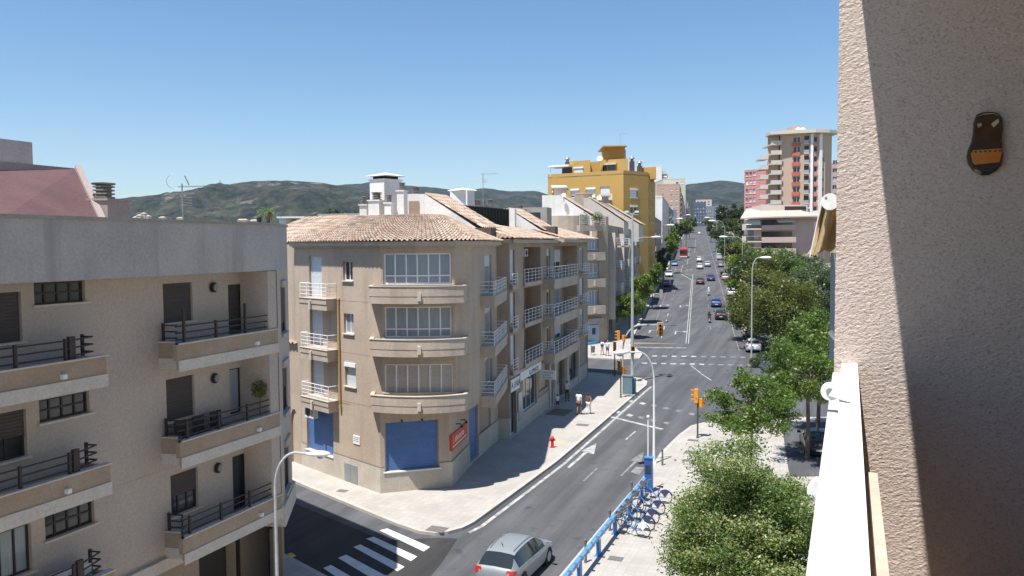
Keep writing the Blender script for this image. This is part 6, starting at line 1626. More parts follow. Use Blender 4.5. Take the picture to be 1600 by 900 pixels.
def tree(base, cz, rx, rz, label, mat, n=8000, leaf=.14, clusters=55, trunk_r=.14, group=None, cat='tree', seed=1, flower=0., lean=(0, 0), cat_name='street_tree', crx=.27, gap=1.0, limbs=9, ry=None):
    rg = np.random.default_rng(seed); ry = ry or rx
    t = thing(cat_name, label, cat, base, group)
    top = Vector((base[0] + lean[0], base[1] + lean[1], cz))
    cl = []
    for k in range(clusters):
        d = rg.normal(size=3); d /= np.linalg.norm(d); 
        lob = 1 + .42 * mnoise.noise(Vector((d[0] * 1.7 + seed * 3.1, d[1] * 1.7, d[2] * 1.7)))
        rr = rg.uniform(.3, 1.12) ** .7 * lob
        d = d * rr; 
        if d[2] < -.55: d[2] *= .6
        cl.append((top.x + d[0] * rx * .86, top.y + d[1] * ry * .86, cz + d[2] * rz * .86, rg.uniform(.75, 1.25) * crx, rg.uniform(-.25, .25)))
    w_ = np.array([c[3] ** 2 for c in cl]); w_ /= w_.sum(); idx = rg.choice(len(cl), size=n, p=w_)
    A = np.array(cl)[idx]; g_ = rg.normal(size=(n, 3)) * .56
    R_ = A[:, 3:4] * rx
    C = A[:, :3] + g_ * R_ * np.array([1, 1, .8])
    tone = np.clip(.40 + A[:, 4] * .7 + rg.normal(0, .14, n) + .0 * g_[:, 2], 0, .8)
    if flower:
        out = (g_[:, 2] > .15) & (rg.uniform(size=n) < flower) & (A[:, 4] > -.12); tone = np.where(out, rg.uniform(.86, 1., n), tone)
    b = MB(); h0 = cz - rz * .55
    p0 = Vector(base); p1 = Vector((base[0] + lean[0] * .5 + .05, base[1] + lean[1] * .5, base[2] + (h0 - base[2]) * .5)); p2 = Vector((top.x, top.y, h0)); p3 = Vector((top.x, top.y, cz + rz * .3))
    b.tube([p0, p0 + Vector((0, 0, .25)), p1, p2, p3], [trunk_r * 1.5, trunk_r * 1.1, trunk_r, trunk_r * .8, trunk_r * .25], 8)
    order = sorted(range(len(cl)), key=lambda k: -rg.uniform())[:limbs]
    for k in order:
        c = Vector(cl[k][:3]); s_ = p2.lerp(p3, rg.uniform(0, .7)); mid = s_.lerp(c, .5) + Vector((0, 0, .12 * rz))
        b.tube([s_, mid, c], [trunk_r * .5, trunk_r * .32, trunk_r * .1], 6)
    b.build('trunk', K['bark'], t)
    np_leaves('crown', C, None, tone, leaf, K[mat], t, base, seed=seed + 50)
    return t
def tree_px(px, yt, yb, rpx, Y, label, mat, **k):
    c = at(px, (yt + yb) / 2, Y); s = Y / F; rz = (yb - yt) / 2 * s; k.setdefault('group', 'trees along the right of the avenue')
    zb = zg(Y) + (KH if k.pop('paved', True) else 0)
    return tree((c.x, Y, zb), c.z, rpx * s, rz, label, mat, **k)
# nearest trees on the plaza
tree((6.95, 23.6, KH), 4.3, 2.55, 2.6, 'nearest tree with pale blossom, lower right beside the white parapet', 'leaf_near', n=125000, leaf=.047, clusters=260, seed=11, flower=.6, crx=.15, trunk_r=.13, limbs=40, group='plaza trees', ry=2.7)
tree((11.9, 39.5, KH), 5.0, 2.75, 1.95, 'airy bright green plaza tree through which the paving shows', 'leaf_mid', n=13500, leaf=.08, clusters=80, seed=12, crx=.125, trunk_r=.10, limbs=40, group='plaza trees')
tree((17.6, 47.3, KH), 5.3, 3.2, 2.5, 'tree with a bare reddish lower branch standing by the parking bay', 'leaf_mid', n=14000, leaf=.09, clusters=80, seed=13, crx=.14, trunk_r=.13, limbs=20, group='plaza trees')
tree((21.0, 54.5, KH), 6.0, 2.7, 2.8, 'dense dark green tree touching the edge of the stucco wall', 'leaf_mid', n=18000, leaf=.10, clusters=70, seed=14, crx=.2, trunk_r=.13, group='plaza trees')
# right side of the avenue
TR = [
 (1218, 424, 556, 66, 95, 'broad browning tree on the right with its dark trunk clear above the pavement', 'leaf_autumn', dict(n=32000, leaf=.13, clusters=130, trunk_r=.22, crx=.2)),
 (1262, 470, 560, 34, 99, 'dark leafy tree squeezed behind the broad browning tree', 'leaf_dark', dict(n=9000, leaf=.15, clusters=40)),
 (1166, 438, 532, 33, 102, 'reddish green tree overhanging the parked cars beside the tall lamp', 'leaf_autumn', dict(n=13000, leaf=.14, clusters=50)),
 (1284, 398, 550, 38, 112, 'tall grey green tree close to the stucco wall edge', 'leaf_olive', dict(n=16000, leaf=.17, clusters=60, paved=False)),
 (1246, 412, 530, 36, 118, 'grey green tree right of the broad browning tree', 'leaf_olive', dict(n=13000, leaf=.17, clusters=55, paved=False)),
 (1196, 398, 485, 34, 124, 'orange tinged tree behind the street lamp head', 'leaf_autumn', dict(n=12000, leaf=.17, clusters=50)),
 (1226, 394, 465, 32, 138, 'fresh green round tree below the pinkish low house', 'leaf_mid', dict(n=10000, leaf=.19, clusters=45, paved=False)),
 (1172, 388, 455, 28, 140, 'dark green tree left of the fresh green round one', 'leaf_dark', dict(n=9000, leaf=.19, clusters=40)),
 (1190, 380, 430, 26, 160, 'green tree in front of the low house left balconies', 'leaf_mid', dict(n=8000, leaf=.2, clusters=40)),
 (1153, 374, 425, 25, 165, 'yellowish tree over the white van in the parking row', 'leaf_autumn', dict(n=8000, leaf=.21, clusters=36)),
 (1262, 392, 440, 26, 150, 'olive tree under the right end of the low house', 'leaf_olive', dict(n=7000, leaf=.2, clusters=35, paved=False)),
 (1141, 362, 408, 20, 195, 'mid green tree halfway up the right side of the avenue', 'leaf_olive', dict(n=6000, leaf=.24, clusters=32)),
 (1168, 366, 400, 20, 205, 'dark tree at the left foot of the low pinkish house', 'leaf_dark', dict(n=5500, leaf=.25, clusters=30)),
 (1129, 354, 390, 15, 240, 'small pale green tree further up the right side', 'leaf_olive', dict(n=4000, leaf=.28, clusters=26)),
 (1119, 350, 376, 11, 300, 'farthest small tree on the right near the end of the avenue', 'leaf_olive', dict(n=3000, leaf=.34, clusters=22)),
 (1132, 321, 356, 13, 345, 'left one of the two dark umbrella pines at the far end', 'leaf_pine', dict(n=5000, leaf=.4, clusters=30)),
 (1151, 320, 358, 14, 335, 'right one of the two dark umbrella pines at the far end', 'leaf_pine', dict(n=5000, leaf=.4, clusters=30)),
 (1160, 335, 372, 10, 320, 'dark narrow tree beside the right umbrella pine', 'leaf_dark', dict(n=3000, leaf=.38, clusters=20)),
 # left
 (983, 452, 506, 22, 104, 'yellow green street tree on a thin stem at the small street corner', 'leaf_street', dict(n=9000, leaf=.12, clusters=36, trunk_r=.07, group='street trees on the left pavement')),
 (1004, 424, 478, 19, 118, 'bright green street tree second from the corner on the left', 'leaf_street', dict(n=8000, leaf=.14, clusters=34, trunk_r=.08, group='street trees on the left pavement')),
 (1019, 402, 462, 17, 134, 'green street tree third from the corner on the left', 'leaf_mid', dict(n=7000, leaf=.16, clusters=32, trunk_r=.09, group='street trees on the left pavement')),
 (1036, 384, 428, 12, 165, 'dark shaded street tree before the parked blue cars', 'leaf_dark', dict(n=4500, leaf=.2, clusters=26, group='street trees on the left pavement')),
 (1047, 362, 404, 11, 205, 'tall bright street tree left of the red bus', 'leaf_street', dict(n=4500, leaf=.24, clusters=26, group='street trees on the left pavement')),
 (1072, 341, 366, 11, 330, 'farthest street tree on the left beyond the bus', 'leaf_street', dict(n=3000, leaf=.36, clusters=22, group='street trees on the left pavement')),
 (1054, 352, 392, 9, 255, 'leafy street tree left of the cars beyond the bus', 'leaf_street', dict(n=3500, leaf=.28, clusters=24, group='street trees on the left pavement')),
 (1064, 346, 376, 9, 300, 'dark street tree just before the farthest left one', 'leaf_dark', dict(n=3500, leaf=.3, clusters=24, group='street trees on the left pavement')),
 (1077, 340, 360, 8, 420, 'tiny dark tree at the left of the far blocks', 'leaf_dark', dict(n=2500, leaf=.45, clusters=20, group='street trees on the left pavement')),
 (1083, 340, 356, 7, 520, 'tiny green tree before the blue grey far block', 'leaf_olive', dict(n=2000, leaf=.5, clusters=18, group='street trees on the left pavement')),
 (1111, 344, 366, 9, 380, 'small dark tree at the foot of the far right lamp', 'leaf_dark', dict(n=2600, leaf=.4, clusters=20)),
 (1106, 341, 358, 8, 470, 'tiny olive tree right of the far white van', 'leaf_olive', dict(n=2000, leaf=.5, clusters=18)),
 (1142, 340, 366, 14, 290, 'bushy tree under the two umbrella pines', 'leaf_dark', dict(n=4500, leaf=.34, clusters=30)),
 (1160, 348, 378, 14, 255, 'bushy tree between the pines and the low house eave', 'leaf_olive', dict(n=4500, leaf=.32, clusters=30)),
 (1150, 395, 470, 18, 148, 'yellow green tree along the kerb beside the dark blue car', 'leaf_street', dict(n=6000, leaf=.17, clusters=34)),
 # behind roofs
 (530, 334, 362, 34, 110, 'dark tree top rising behind the left tiled roof', 'leaf_pine', dict(n=6000, leaf=.2, clusters=36, paved=False, group='trees behind the roofs', gap=1)),
 (496, 341, 366, 22, 115, 'smaller dark tree top at the left end behind the tiled roof', 'leaf_pine', dict(n=4000, leaf=.2, clusters=26, paved=False, group='trees behind the roofs')),
 (463, 345, 362, 12, 130, 'bright shrub top beside the white flat roofed pavilion', 'leaf_mid', dict(n=2500, leaf=.2, clusters=18, paved=False, group='trees behind the roofs')),
]
for k, (px, yt, yb, r_, Y, lab, mt, kw) in enumerate(TR): tree_px(px, yt, yb, r_, Y, lab, mt, seed=30 + k, **kw)
def bush(c, r, label, mat='leaf_dark', n=900, leaf=.08, group='low shrubs'):
    rg = np.random.default_rng(int(c[0] * 31) % 97); t = thing('shrub', label, 'shrub', c, group)
    g_ = rg.normal(size=(n, 3)); g_ /= np.linalg.norm(g_, axis=1)[:, None]; g_ *= (rg.uniform(.3, 1, n) ** .5)[:, None]
    C = np.array(c) + g_ * np.array([r, r, r * .8]) + np.array([0, 0, r * .7]); np_leaves('foliage', C, None, np.clip(rg.normal(.4, .2, n), 0, 1), leaf, K[mat], t, c)
    b = MB(); b.tube([(c[0], c[1], c[2]), (c[0], c[1], c[2] + r * .7)], [.05, .02], 6); b.build('stem', K['bark'], t)
K['leaf_lilac'] = leafmat('lilac blossom', (.10, .10, .28), (.24, .22, .45))
q = gp(1197, 580, KH); bush(tuple(q), .7, 'lilac flowering shrub at the pavement edge before the browning tree', 'leaf_lilac')
q = gp(1180, 572, KH); bush(tuple(q), .65, 'small olive shrub left of the lilac shrub'); q = gp(1207, 568, KH); bush(tuple(q), .8, 'dark shrub behind the lilac shrub', 'leaf_pine')
q = gp(1192, 566, KH); bush(tuple(q), .8, 'dark wiry shrub at the foot of the white parked car', 'leaf_dark')
# palm
def palm():
    c = at(419, 331, 95); t = thing('palm_tree', 'ragged palm crown showing above the grey roof parapet', 'palm tree', (c.x, 95, zg(95)))
    b = MB(); b.tube([(c.x, 95, zg(95)), (c.x + .1, 95, 6), (c.x, 95, c.z)], [.3, .22, .2], 10); b.build('trunk', K['bark'], t)
    rg = random.Random(3)
    for part, mat, n, el0 in (('fronds', 'leaf_mid', 26, .5), ('dead_fronds', 'leaf_dry', 18, -.6)):
        b = MB()
        for k in range(n):
            a = 2 * math.pi * k / n + rg.uniform(-.2, .2); el = el0 + rg.uniform(-.5, .6); L_ = rg.uniform(1.3, 1.9) if n > 20 else rg.uniform(.9, 1.4)
            d = Vector((math.cos(a) * math.cos(el), math.sin(a) * math.cos(el), math.sin(el))); p = c.copy(); sd_ = Vector((-math.sin(a), math.cos(a), 0)); pts = [p.copy()]
            for j in range(6): d = (d + Vector((0, 0, -.22))).normalized(); p = p + d * L_ / 6; pts.append(p.copy())
            for j in range(6):
                for m_ in range(3):
                    q = pts[j].lerp(pts[j + 1], m_ / 3); 
                    for sg in (-1, 1):
                        e = q + sd_ * sg * .32 * (1 - (j / 7)) + Vector((0, 0, -.12)) + d * .12; b.add([q, q + d * .05, e], [(0, 1, 2)], 0, rg.random())
        b.build(part, K[mat], t)
K['leaf_dry'] = leafmat('dry palm fronds', (.16, .12, .06), (.34, .27, .14)); palm()

# ================================================================ street lamps and signals
def lamp(base, h, adir, alen, label, drop=0., r=.075, group='curved arm street lamps', head=.62, rise=1.0, mat='lamp_grey'):
    t = thing('street_lamp', label, 'street lamp', base, group); x, y, z = base; a = Vector((adir[0], adir[1], 0)).normalized()
    b = MB(); zt = z + h; rr = [r * 1.15, r, r * .8, r * .62]; hs = h - rise
    b.tube([(x, y, z), (x, y, z + .5), (x, y, z + hs * .6), (x, y, z + hs)], rr, 10); b.lathe((x, y, z), [(r * 1.9, 0), (r * 1.9, .05), (r * 1.2, .12)], 12); b.build('pole', K[mat], t)
    b = MB(); pts = []
    for k in range(9): an = math.pi / 2 * k / 8; pts.append(Vector((x, y, z + hs)) + a * (min(alen * .6, rise) * (1 - math.cos(an))) + Vector((0, 0, rise * math.sin(an))))
    pts.append(Vector((x, y, zt - drop)) + a * alen); b.tube(pts, r * .55, 8); b.build('arm', K[mat], t)
    b = MB(); e = pts[-1]; sd_ = Vector((-a.y, a.x, 0)); sec = [(-.12, .05, .04), (.05, .11, .07), (.25, .15, .1), (.45, .14, .09), (.6, .08, .05), (.64, .02, .02)]
    s_ = head / .62; vs_ = []; n = 12
    for l, w_, hh in sec:
        for k in range(n): an = 2 * math.pi * k / n; vs_.append(e + a * l * s_ + sd_ * math.cos(an) * w_ * s_ + Vector((0, 0, math.sin(an) * hh * s_ + .02)))
    b.add(vs_, [(j * n + k, j * n + (k + 1) % n, (j + 1) * n + (k + 1) % n, (j + 1) * n + k) for j in range(len(sec) - 1) for k in range(n)] + [tuple(range(n - 1, -1, -1)), tuple((len(sec) - 1) * n + k for k in range(n))])
    hd = b.build('lamp_head', K['white'], t, smooth=True)
    b = MB(); b.lathe(tuple(e + a * .33 * s_ + Vector((0, 0, -.13 * s_))), [(.05 * s_, 0), (.11 * s_, .04), (.12 * s_, .09)], 12); b.build('lamp_bowl', K['glass_curtain'], hd)
    return t
lamp((-6.05, 20.0, KH), 7.85, (1, -.05), .92, 'curved street lamp against the grey block at the bottom left', drop=.05, head=.5, rise=.9, r=.058)
lamp((8.35, 46.9, KH), 6.75, (-.88, -.5), 2.0, 'white curved street lamp rising behind the bicycle station', drop=-.05, head=.95, rise=1.8, mat='white_metal')
q = gp(988, 596, KH)
t = thing('tall_lamp_column', 'very tall straight grey lamp column at the tip of the left pavement', 'lamp column', q); hh = zof(989, 333, q.y) - q.z
b = MB(); b.tube([q, (q.x, q.y, q.z + hh * .5), (q.x, q.y, q.z + hh)], [.17, .13, .085], 12); b.lathe(q, [(.3, 0), (.3, .08), (.2, .2)], 12); b.build('pole', K['lamp_grey'], t)
b = MB(); 
for dx in (-.5, .35): b.tube([(q.x, q.y, q.z + hh - .1), (q.x + dx, q.y, q.z + hh + .12)], .04, 6)
b.build('crossarm', K['lamp_grey'], t)
for dx in (-.55, .4): b = MB(); b.box(q.x + dx - .16, q.x + dx + .16, q.y - .2, q.y + .2, q.z + hh + .05, q.z + hh + .22); b.build('floodlight', K['white'], t)
def lamp_px(bx, by, yt, hx, label, Y=None, rise=1.3, head=1.0, **k):
    p = gp(bx, by, KH) if Y is None else Vector((at(bx, by, Y).x, Y, zg(Y) + KH)); zt = zof(bx, yt, p.y); al = (hx - bx) * p.y / F
    return lamp(tuple(p), zt - p.z, (1 if al > 0 else -1, 0), abs(al), label, rise=rise, head=head, r=.09, **k)
lamp_px(1174, 569, 403, 1189, 'tall grey street lamp standing before the broad browning tree on the right', rise=1.6, head=1.0)
lamp_px(983, 0, 371, 1020, 'street lamp with a long curved arm over the left lanes beside the tall column', Y=112, rise=2.4, head=1.1)
lamp_px(1163, 0, 370, 1138, 'street lamp arching left out of the trees before the low house', Y=150, rise=1.2, head=1.3)
lamp_px(1135, 0, 345, 1119, 'street lamp arching left over the right trees further up', Y=190, rise=2.2, head=1.4)
lamp_px(1122, 0, 340, 1110, 'farthest street lamp arching left at the end of the avenue', Y=250, rise=2.0, head=1.4)
lamp_px(1029, 0, 352, 1044, 'street lamp arching right in front of the grey shaded houses', Y=170, rise=1.8, head=1.4)
lamp_px(1048, 0, 342, 1060, 'farther street lamp arching right before the salmon block', Y=230, rise=1.8, head=1.5)
lamp_px(1066, 0, 336, 1074, 'farthest street lamp arching right on the left pavement', Y=310, rise=1.8, head=1.6)

def signal_head(parent, c, a, s_=1.0, mat='signal_orange', n=3, plate=False):
    """box with n lamps, facing angle a"""
    fx, fy = math.cos(a), math.sin(a); sx, sy = -fy, fx; h = .3 * n * s_; w_ = .15 * s_; d_ = .13 * s_
    b = MB(); b.obox((c[0], c[1]), a, d_, w_, c[2], c[2] + h)
    for k in range(n):
        z = c[2] + h * (k + .72) / n; x0, y0 = c[0] + fx * d_, c[1] + fy * d_
        for j in range(6):
            an = math.pi * j / 5; an2 = math.pi * min(5, j + 1) / 5; r = .12 * s_
            p = lambda q, l: (x0 + sx * math.cos(q) * r + fx * l, y0 + sy * math.cos(q) * r + fy * l, z + math.sin(q) * r - .05 * s_)
            if j < 5: b.add([p(an, 0), p(an2, 0), p(an2, .22 * s_), p(an, .22 * s_)], [(0, 1, 2, 3), (3, 2, 1, 0)])
    o = b.build('signal_head', K[mat], parent)
    b = MB()
    for k in range(n):
        z = c[2] + h * (k + .55) / n; b.tube([(c[0] + fx * (d_ - .01), c[1] + fy * (d_ - .01), z), (c[0] + fx * (d_ + .012), c[1] + fy * (d_ + .012), z)], .10 * s_, 12)
    b.build('lenses', K['signal_dark'], o)
    if plate:
        b = MB(); b.obox((c[0] - fx * (d_ + .02), c[1] - fy * (d_ + .02)), a, .012, w_ + .1, c[2] - .12, c[2] + h + .12); b.build('back_plate', K['white'], o)
        b = MB(); b.obox((c[0] - fx * d_ * .9, c[1] - fy * d_ * .9), a, .012, w_ + .055, c[2] - .07, c[2] + h + .07); b.build('plate_face', K['signal_dark'], o)
    return o
FC = R(-90 - 20)   # faces the camera side
def sig_post(base, h, label, r=.055, mat='pole_green'):
    t = thing('traffic_signal', label, 'traffic light', base, 'traffic signals of the junction'); b = MB(); b.tube([base, (base[0], base[1], base[2] + h)], [r * 1.1, r], 10); b.lathe(base, [(r * 2, 0), (r * 2, .06), (r * 1.2, .12)], 10); b.build('pole', K[mat], t); return t
q = gp(1090, 684, KH); t = sig_post(tuple(q), 2.45, 'amber traffic signal on a dark post at the near plaza corner')
signal_head(t, (q.x - .1, q.y, q.z + 2.4), R(160), 1.0); signal_head(t, (q.x + .22, q.y - .05, q.z + 2.1), R(40), .9, n=2)
q = gp(970, 621, KH); t = sig_post(tuple(q), 3.3, 'green signal post with dark amber heads beside the blue cabinet')
signal_head(t, (q.x - .12, q.y - .1, q.z + 2.35), R(-130), 1.0, 'signal_brown') if 'signal_brown' in K else None
K['signal_brown'] = M('sun-baked amber housing', (.40, .17, .05), (.28, .12, .04), 7, rough=.6)
signal_head(t, (q.x - .12, q.y - .15, q.z + 2.3), R(-120), 1.0, 'signal_brown'); signal_head(t, (q.x + .22, q.y, q.z + 2.0), R(-20), 1.0, 'signal_brown', n=2)
q = gp(960.5, 588, KH); t = sig_post(tuple(q), 2.6, 'thin dark signal post with a rust brown head on the shaded pavement', mat='frame_brown')
signal_head(t, (q.x, q.y, q.z + 2.5), R(80), 1.0, 'signal_brown')
# mast arm signal
q = gp(973, 590, KH); Yq = q.y
t = thing('traffic_signal', 'curved mast arm signal hanging over the left lanes', 'traffic light', q, 'traffic signals of the junction')
zA = zof(1000, 508, Yq); xs_ = at(1026, 508, Yq).x; x1_ = at(1000, 508, Yq).x
b = MB(); pts = [q, Vector((q.x, Yq, zA - 2.6))]
for k in range(1, 10): an = math.pi / 2 * k / 9; pts.append(Vector((q.x + (x1_ - q.x) * (1 - math.cos(an)), Yq, zA - 2.6 + 2.6 * math.sin(an))))
pts.append(Vector((xs_, Yq, zA))); b.tube(pts, [.1, .09] + [.075] * 9 + [.055], 10); b.build('mast_arm', K['lamp_grey'], t)
signal_head(t, (xs_ + .35, Yq, zof(1031, 524, Yq)), R(-100), 1.25, 'signal_orange', plate=True)
signal_head(t, (at(966, 530, Yq).x, Yq - .1, zof(966, 531, Yq)), R(175), 1.0); signal_head(t, (at(973, 530, Yq).x + .05, Yq - .1, zof(973, 532, Yq)), R(-20), .9, n=2)
q = gp(988, 596, KH); t = thing('traffic_signal', 'two lens brown signal strapped to the tall lamp column', 'traffic light', (q.x, q.y - .25, zof(990, 552, q.y)), 'traffic signals of the junction')
signal_head(t, (q.x + .0, q.y - .32, zof(990, 552, q.y)), R(-95), 1.2, 'signal_brown', n=2)
# far mast arm over left lanes, seen from behind
Yf = 118; zb = zg(Yf) + KH; xa = at(996, 460, Yf).x; t = thing('traffic_signal', 'far mast arm signal seen from behind above the left lanes', 'traffic light', (xa, Yf, zb), 'traffic signals of the junction')
zA = zof(1010, 459, Yf); b = MB(); b.tube([(xa, Yf, zb), (xa, Yf, zA - 1.4), (xa + .3, Yf, zA - .5), (xa + 1.2, Yf, zA), (at(1030, 459, Yf).x, Yf, zA)], [.1, .09, .08, .07, .06], 8); b.build('mast_arm', K['lamp_grey'], t)
signal_head(t, (at(1033, 459, Yf).x, Yf, zof(1033, 467, Yf)), R(80), 1.5, 'concrete')

# cabinet, bin, hydrant, bollards
q = gp(981, 616, KH); t = thing('utility_cabinet', 'blue grey metal cabinet standing behind the green signal post', 'cabinet', q)
b = MB(); b.obox((q.x, q.y), R(-20), .42, .28, q.z + .05, q.z + 1.6); b.obox((q.x + .5, q.y + .35), R(-20), .22, .22, q.z + .05, q.z + 1.35); b.build('body', M('blue grey cabinet paint', (.16, .24, .28), (.13, .2, .24), 2, rough=.5), t)
b = MB(); b.obox((q.x, q.y), R(-20), .46, .32, q.z + 1.6, q.z + 1.66); b.build('lid', K['grey_metal'], t); b = MB(); b.obox((q.x, q.y), R(-20), .5, .4, q.z, q.z + .05); b.build('base', K['concrete'], t)
q = gp(923.5, 555, KH); t = thing('litter_bin', 'dark litter bin on a post before the planter wall', 'bin', q)
b = MB(); b.tube([q, q + Vector((0, 0, 1.15))], .03, 6); b.build('post', K['iron'], t); b = MB(); b.lathe((q.x + .22, q.y, q.z + .3), [(.17, 0), (.2, .05), (.24, .7), (.25, .74), (.2, .74)], 14); b.build('bin_body', K['iron'], t)
q = gp(863, 699, KH); t = thing('fire_hydrant', 'red fire hydrant at the sunlit notch of the pavement', 'fire hydrant', q)
b = MB(); b.lathe(q, [(.17, 0), (.17, .05), (.1, .07), (.095, .5), (.14, .53), (.14, .6), (.11, .66), (.05, .73), (.03, .76)], 16); b.build('barrel', K['red_paint'], t)
b = MB(); b.tube([(q.x - .2, q.y - .02, q.z + .48), (q.x + .2, q.y + .02, q.z + .48)], .065, 10); b.build('outlet', K['red_paint'], t)
q2 = gp(874, 693, KH); b = MB(); b.obox((q2.x, q2.y), R(-22), .45, .35, q2.z + .003, q2.z + .01); o = b.build('pavement_patch', M('sandy patch', (.50, .38, .24), (.42, .33, .22), 3)); tagit(o, kind='structure')
q2 = gp(874, 644, KH); b = MB(); b.obox((q2.x, q2.y), R(-22), .8, 1.2, q2.z + .003, q2.z + .008); o = b.build('pavement_patch', M('brown patch', (.22, .17, .11), (.16, .13, .09), 3)); tagit(o, kind='structure')
for k, (x, y, lab) in enumerate(((915, 879, 'bollard nearest the bottom edge beside the blue docking rail'), (953, 829, 'second bollard along the kerb left of the blue docking rail'), (987, 782, 'bollard between the docking rail and the kerb near the parked bicycles'), (1035, 727, 'lone bollard on the plaza edge beyond the bicycle station'))):
    q = gp(x, y, KH); t = thing('bollard', lab, 'bollard', q, 'dark kerb bollards'); b = MB(); b.lathe(q, [(.075, 0), (.06, .06), (.05, .8), (.06, .82), (.06, .88)], 12); b.build('post', K['iron'], t); b = MB(); b.lathe((q.x, q.y, q.z + .88), [(.045, 0), (.06, .05), (.04, .1), (.01, .12)], 12); b.build('cap', K['iron'], t)

# ================================================================ bicycle station
ra = Vector(gp(888, 895, .98)); rb = Vector(gp(1007, 748, .98)); ra.z = rb.z = 0
rdir = (rb - ra).normalized(); r0 = ra - rdir * 5; rl = (rb - r0).length; rout = Vector((rdir.y, -rdir.x, 0)); ang = math.atan2(rdir.y, rdir.x)
t = thing('bicycle_rack', 'long bright blue docking rail running along the plaza kerb', 'bicycle rack', (r0.x, r0.y, KH))
mid = (r0 + rb) / 2; b = MB(); b.obox((mid.x, mid.y), ang, rl / 2, .09, .88, 1.04); b.build('rail', M('light blue rail', (.10, .27, .52), (.085, .24, .47), 1.2, rough=.35), t)
for k in range(7):
    p = r0 + rdir * (1.0 + k * (rl - 1.6) / 6); b = MB(); b.obox((p.x, p.y), ang, .13, .07, KH, .88); b.obox((p.x, p.y), ang, .2, .14, KH, KH + .02); b.build('post', K['blue_paint'], t)
nd = int(rl / .75)
for k in range(nd): p = r0 + rdir * (.4 + k * .75) + rout * .06; b = MB(); b.obox((p.x + rout.x * .05, p.y + rout.y * .05), ang, .06, .09, .98, 1.1); b.build('dock', K['chrome'], t)
K['kiosk_blue'] = M('deep blue paint', (.04, .12, .33), (.035, .10, .28), 2, rough=.4); kp = gp(1019, 776, KH); kp = rb + rdir * .55 + rout * .1; kp.z = KH
t = thing('rental_kiosk', 'blue rental kiosk column at the far end of the docking rail', 'kiosk', kp)
b = MB(); b.obox((kp.x, kp.y), ang, .15, .2, KH, 1.95); b.build('column', K['kiosk_blue'], t); b = MB(); b.obox((kp.x - rdir.x * .16, kp.y - rdir.y * .16), ang, .02, .13, 1.2, 1.6); b.build('screen', K['glass'], t)
b = MB(); b.obox((kp.x, kp.y), ang, .18, .23, 1.95, 2.0); b.build('cap', K['blue_paint'], t)
p = kp + rout * .15 + rdir * .3; t = thing('camera_mast', 'slim white mast with a small camera standing by the blue kiosk', 'mast', (p.x, p.y, KH))
zt = zof(1018, 652, p.y); b = MB(); b.tube([(p.x, p.y, KH), (p.x, p.y, 1.2), (p.x - .25, p.y, 1.9), (p.x - .25, p.y, zt)], .032, 8); b.build('mast', K['white_metal'], t)
b = MB(); b.lathe((p.x - .25, p.y, zt), [(.03, -.04), (.075, 0), (.08, .06), (.05, .11), (.01, .12)], 12); b.build('camera_dome', K['white'], t)
def circle(mb, c, r, tr, ax, n=26):
    ax = Vector(ax); up = Vector((0, 0, 1)); pts = [Vector(c) + ax * math.cos(2 * math.pi * k / n) * r + up * math.sin(2 * math.pi * k / n) * r for k in range(n + 1)]
    mb.tube(pts, tr, 6, caps=False)
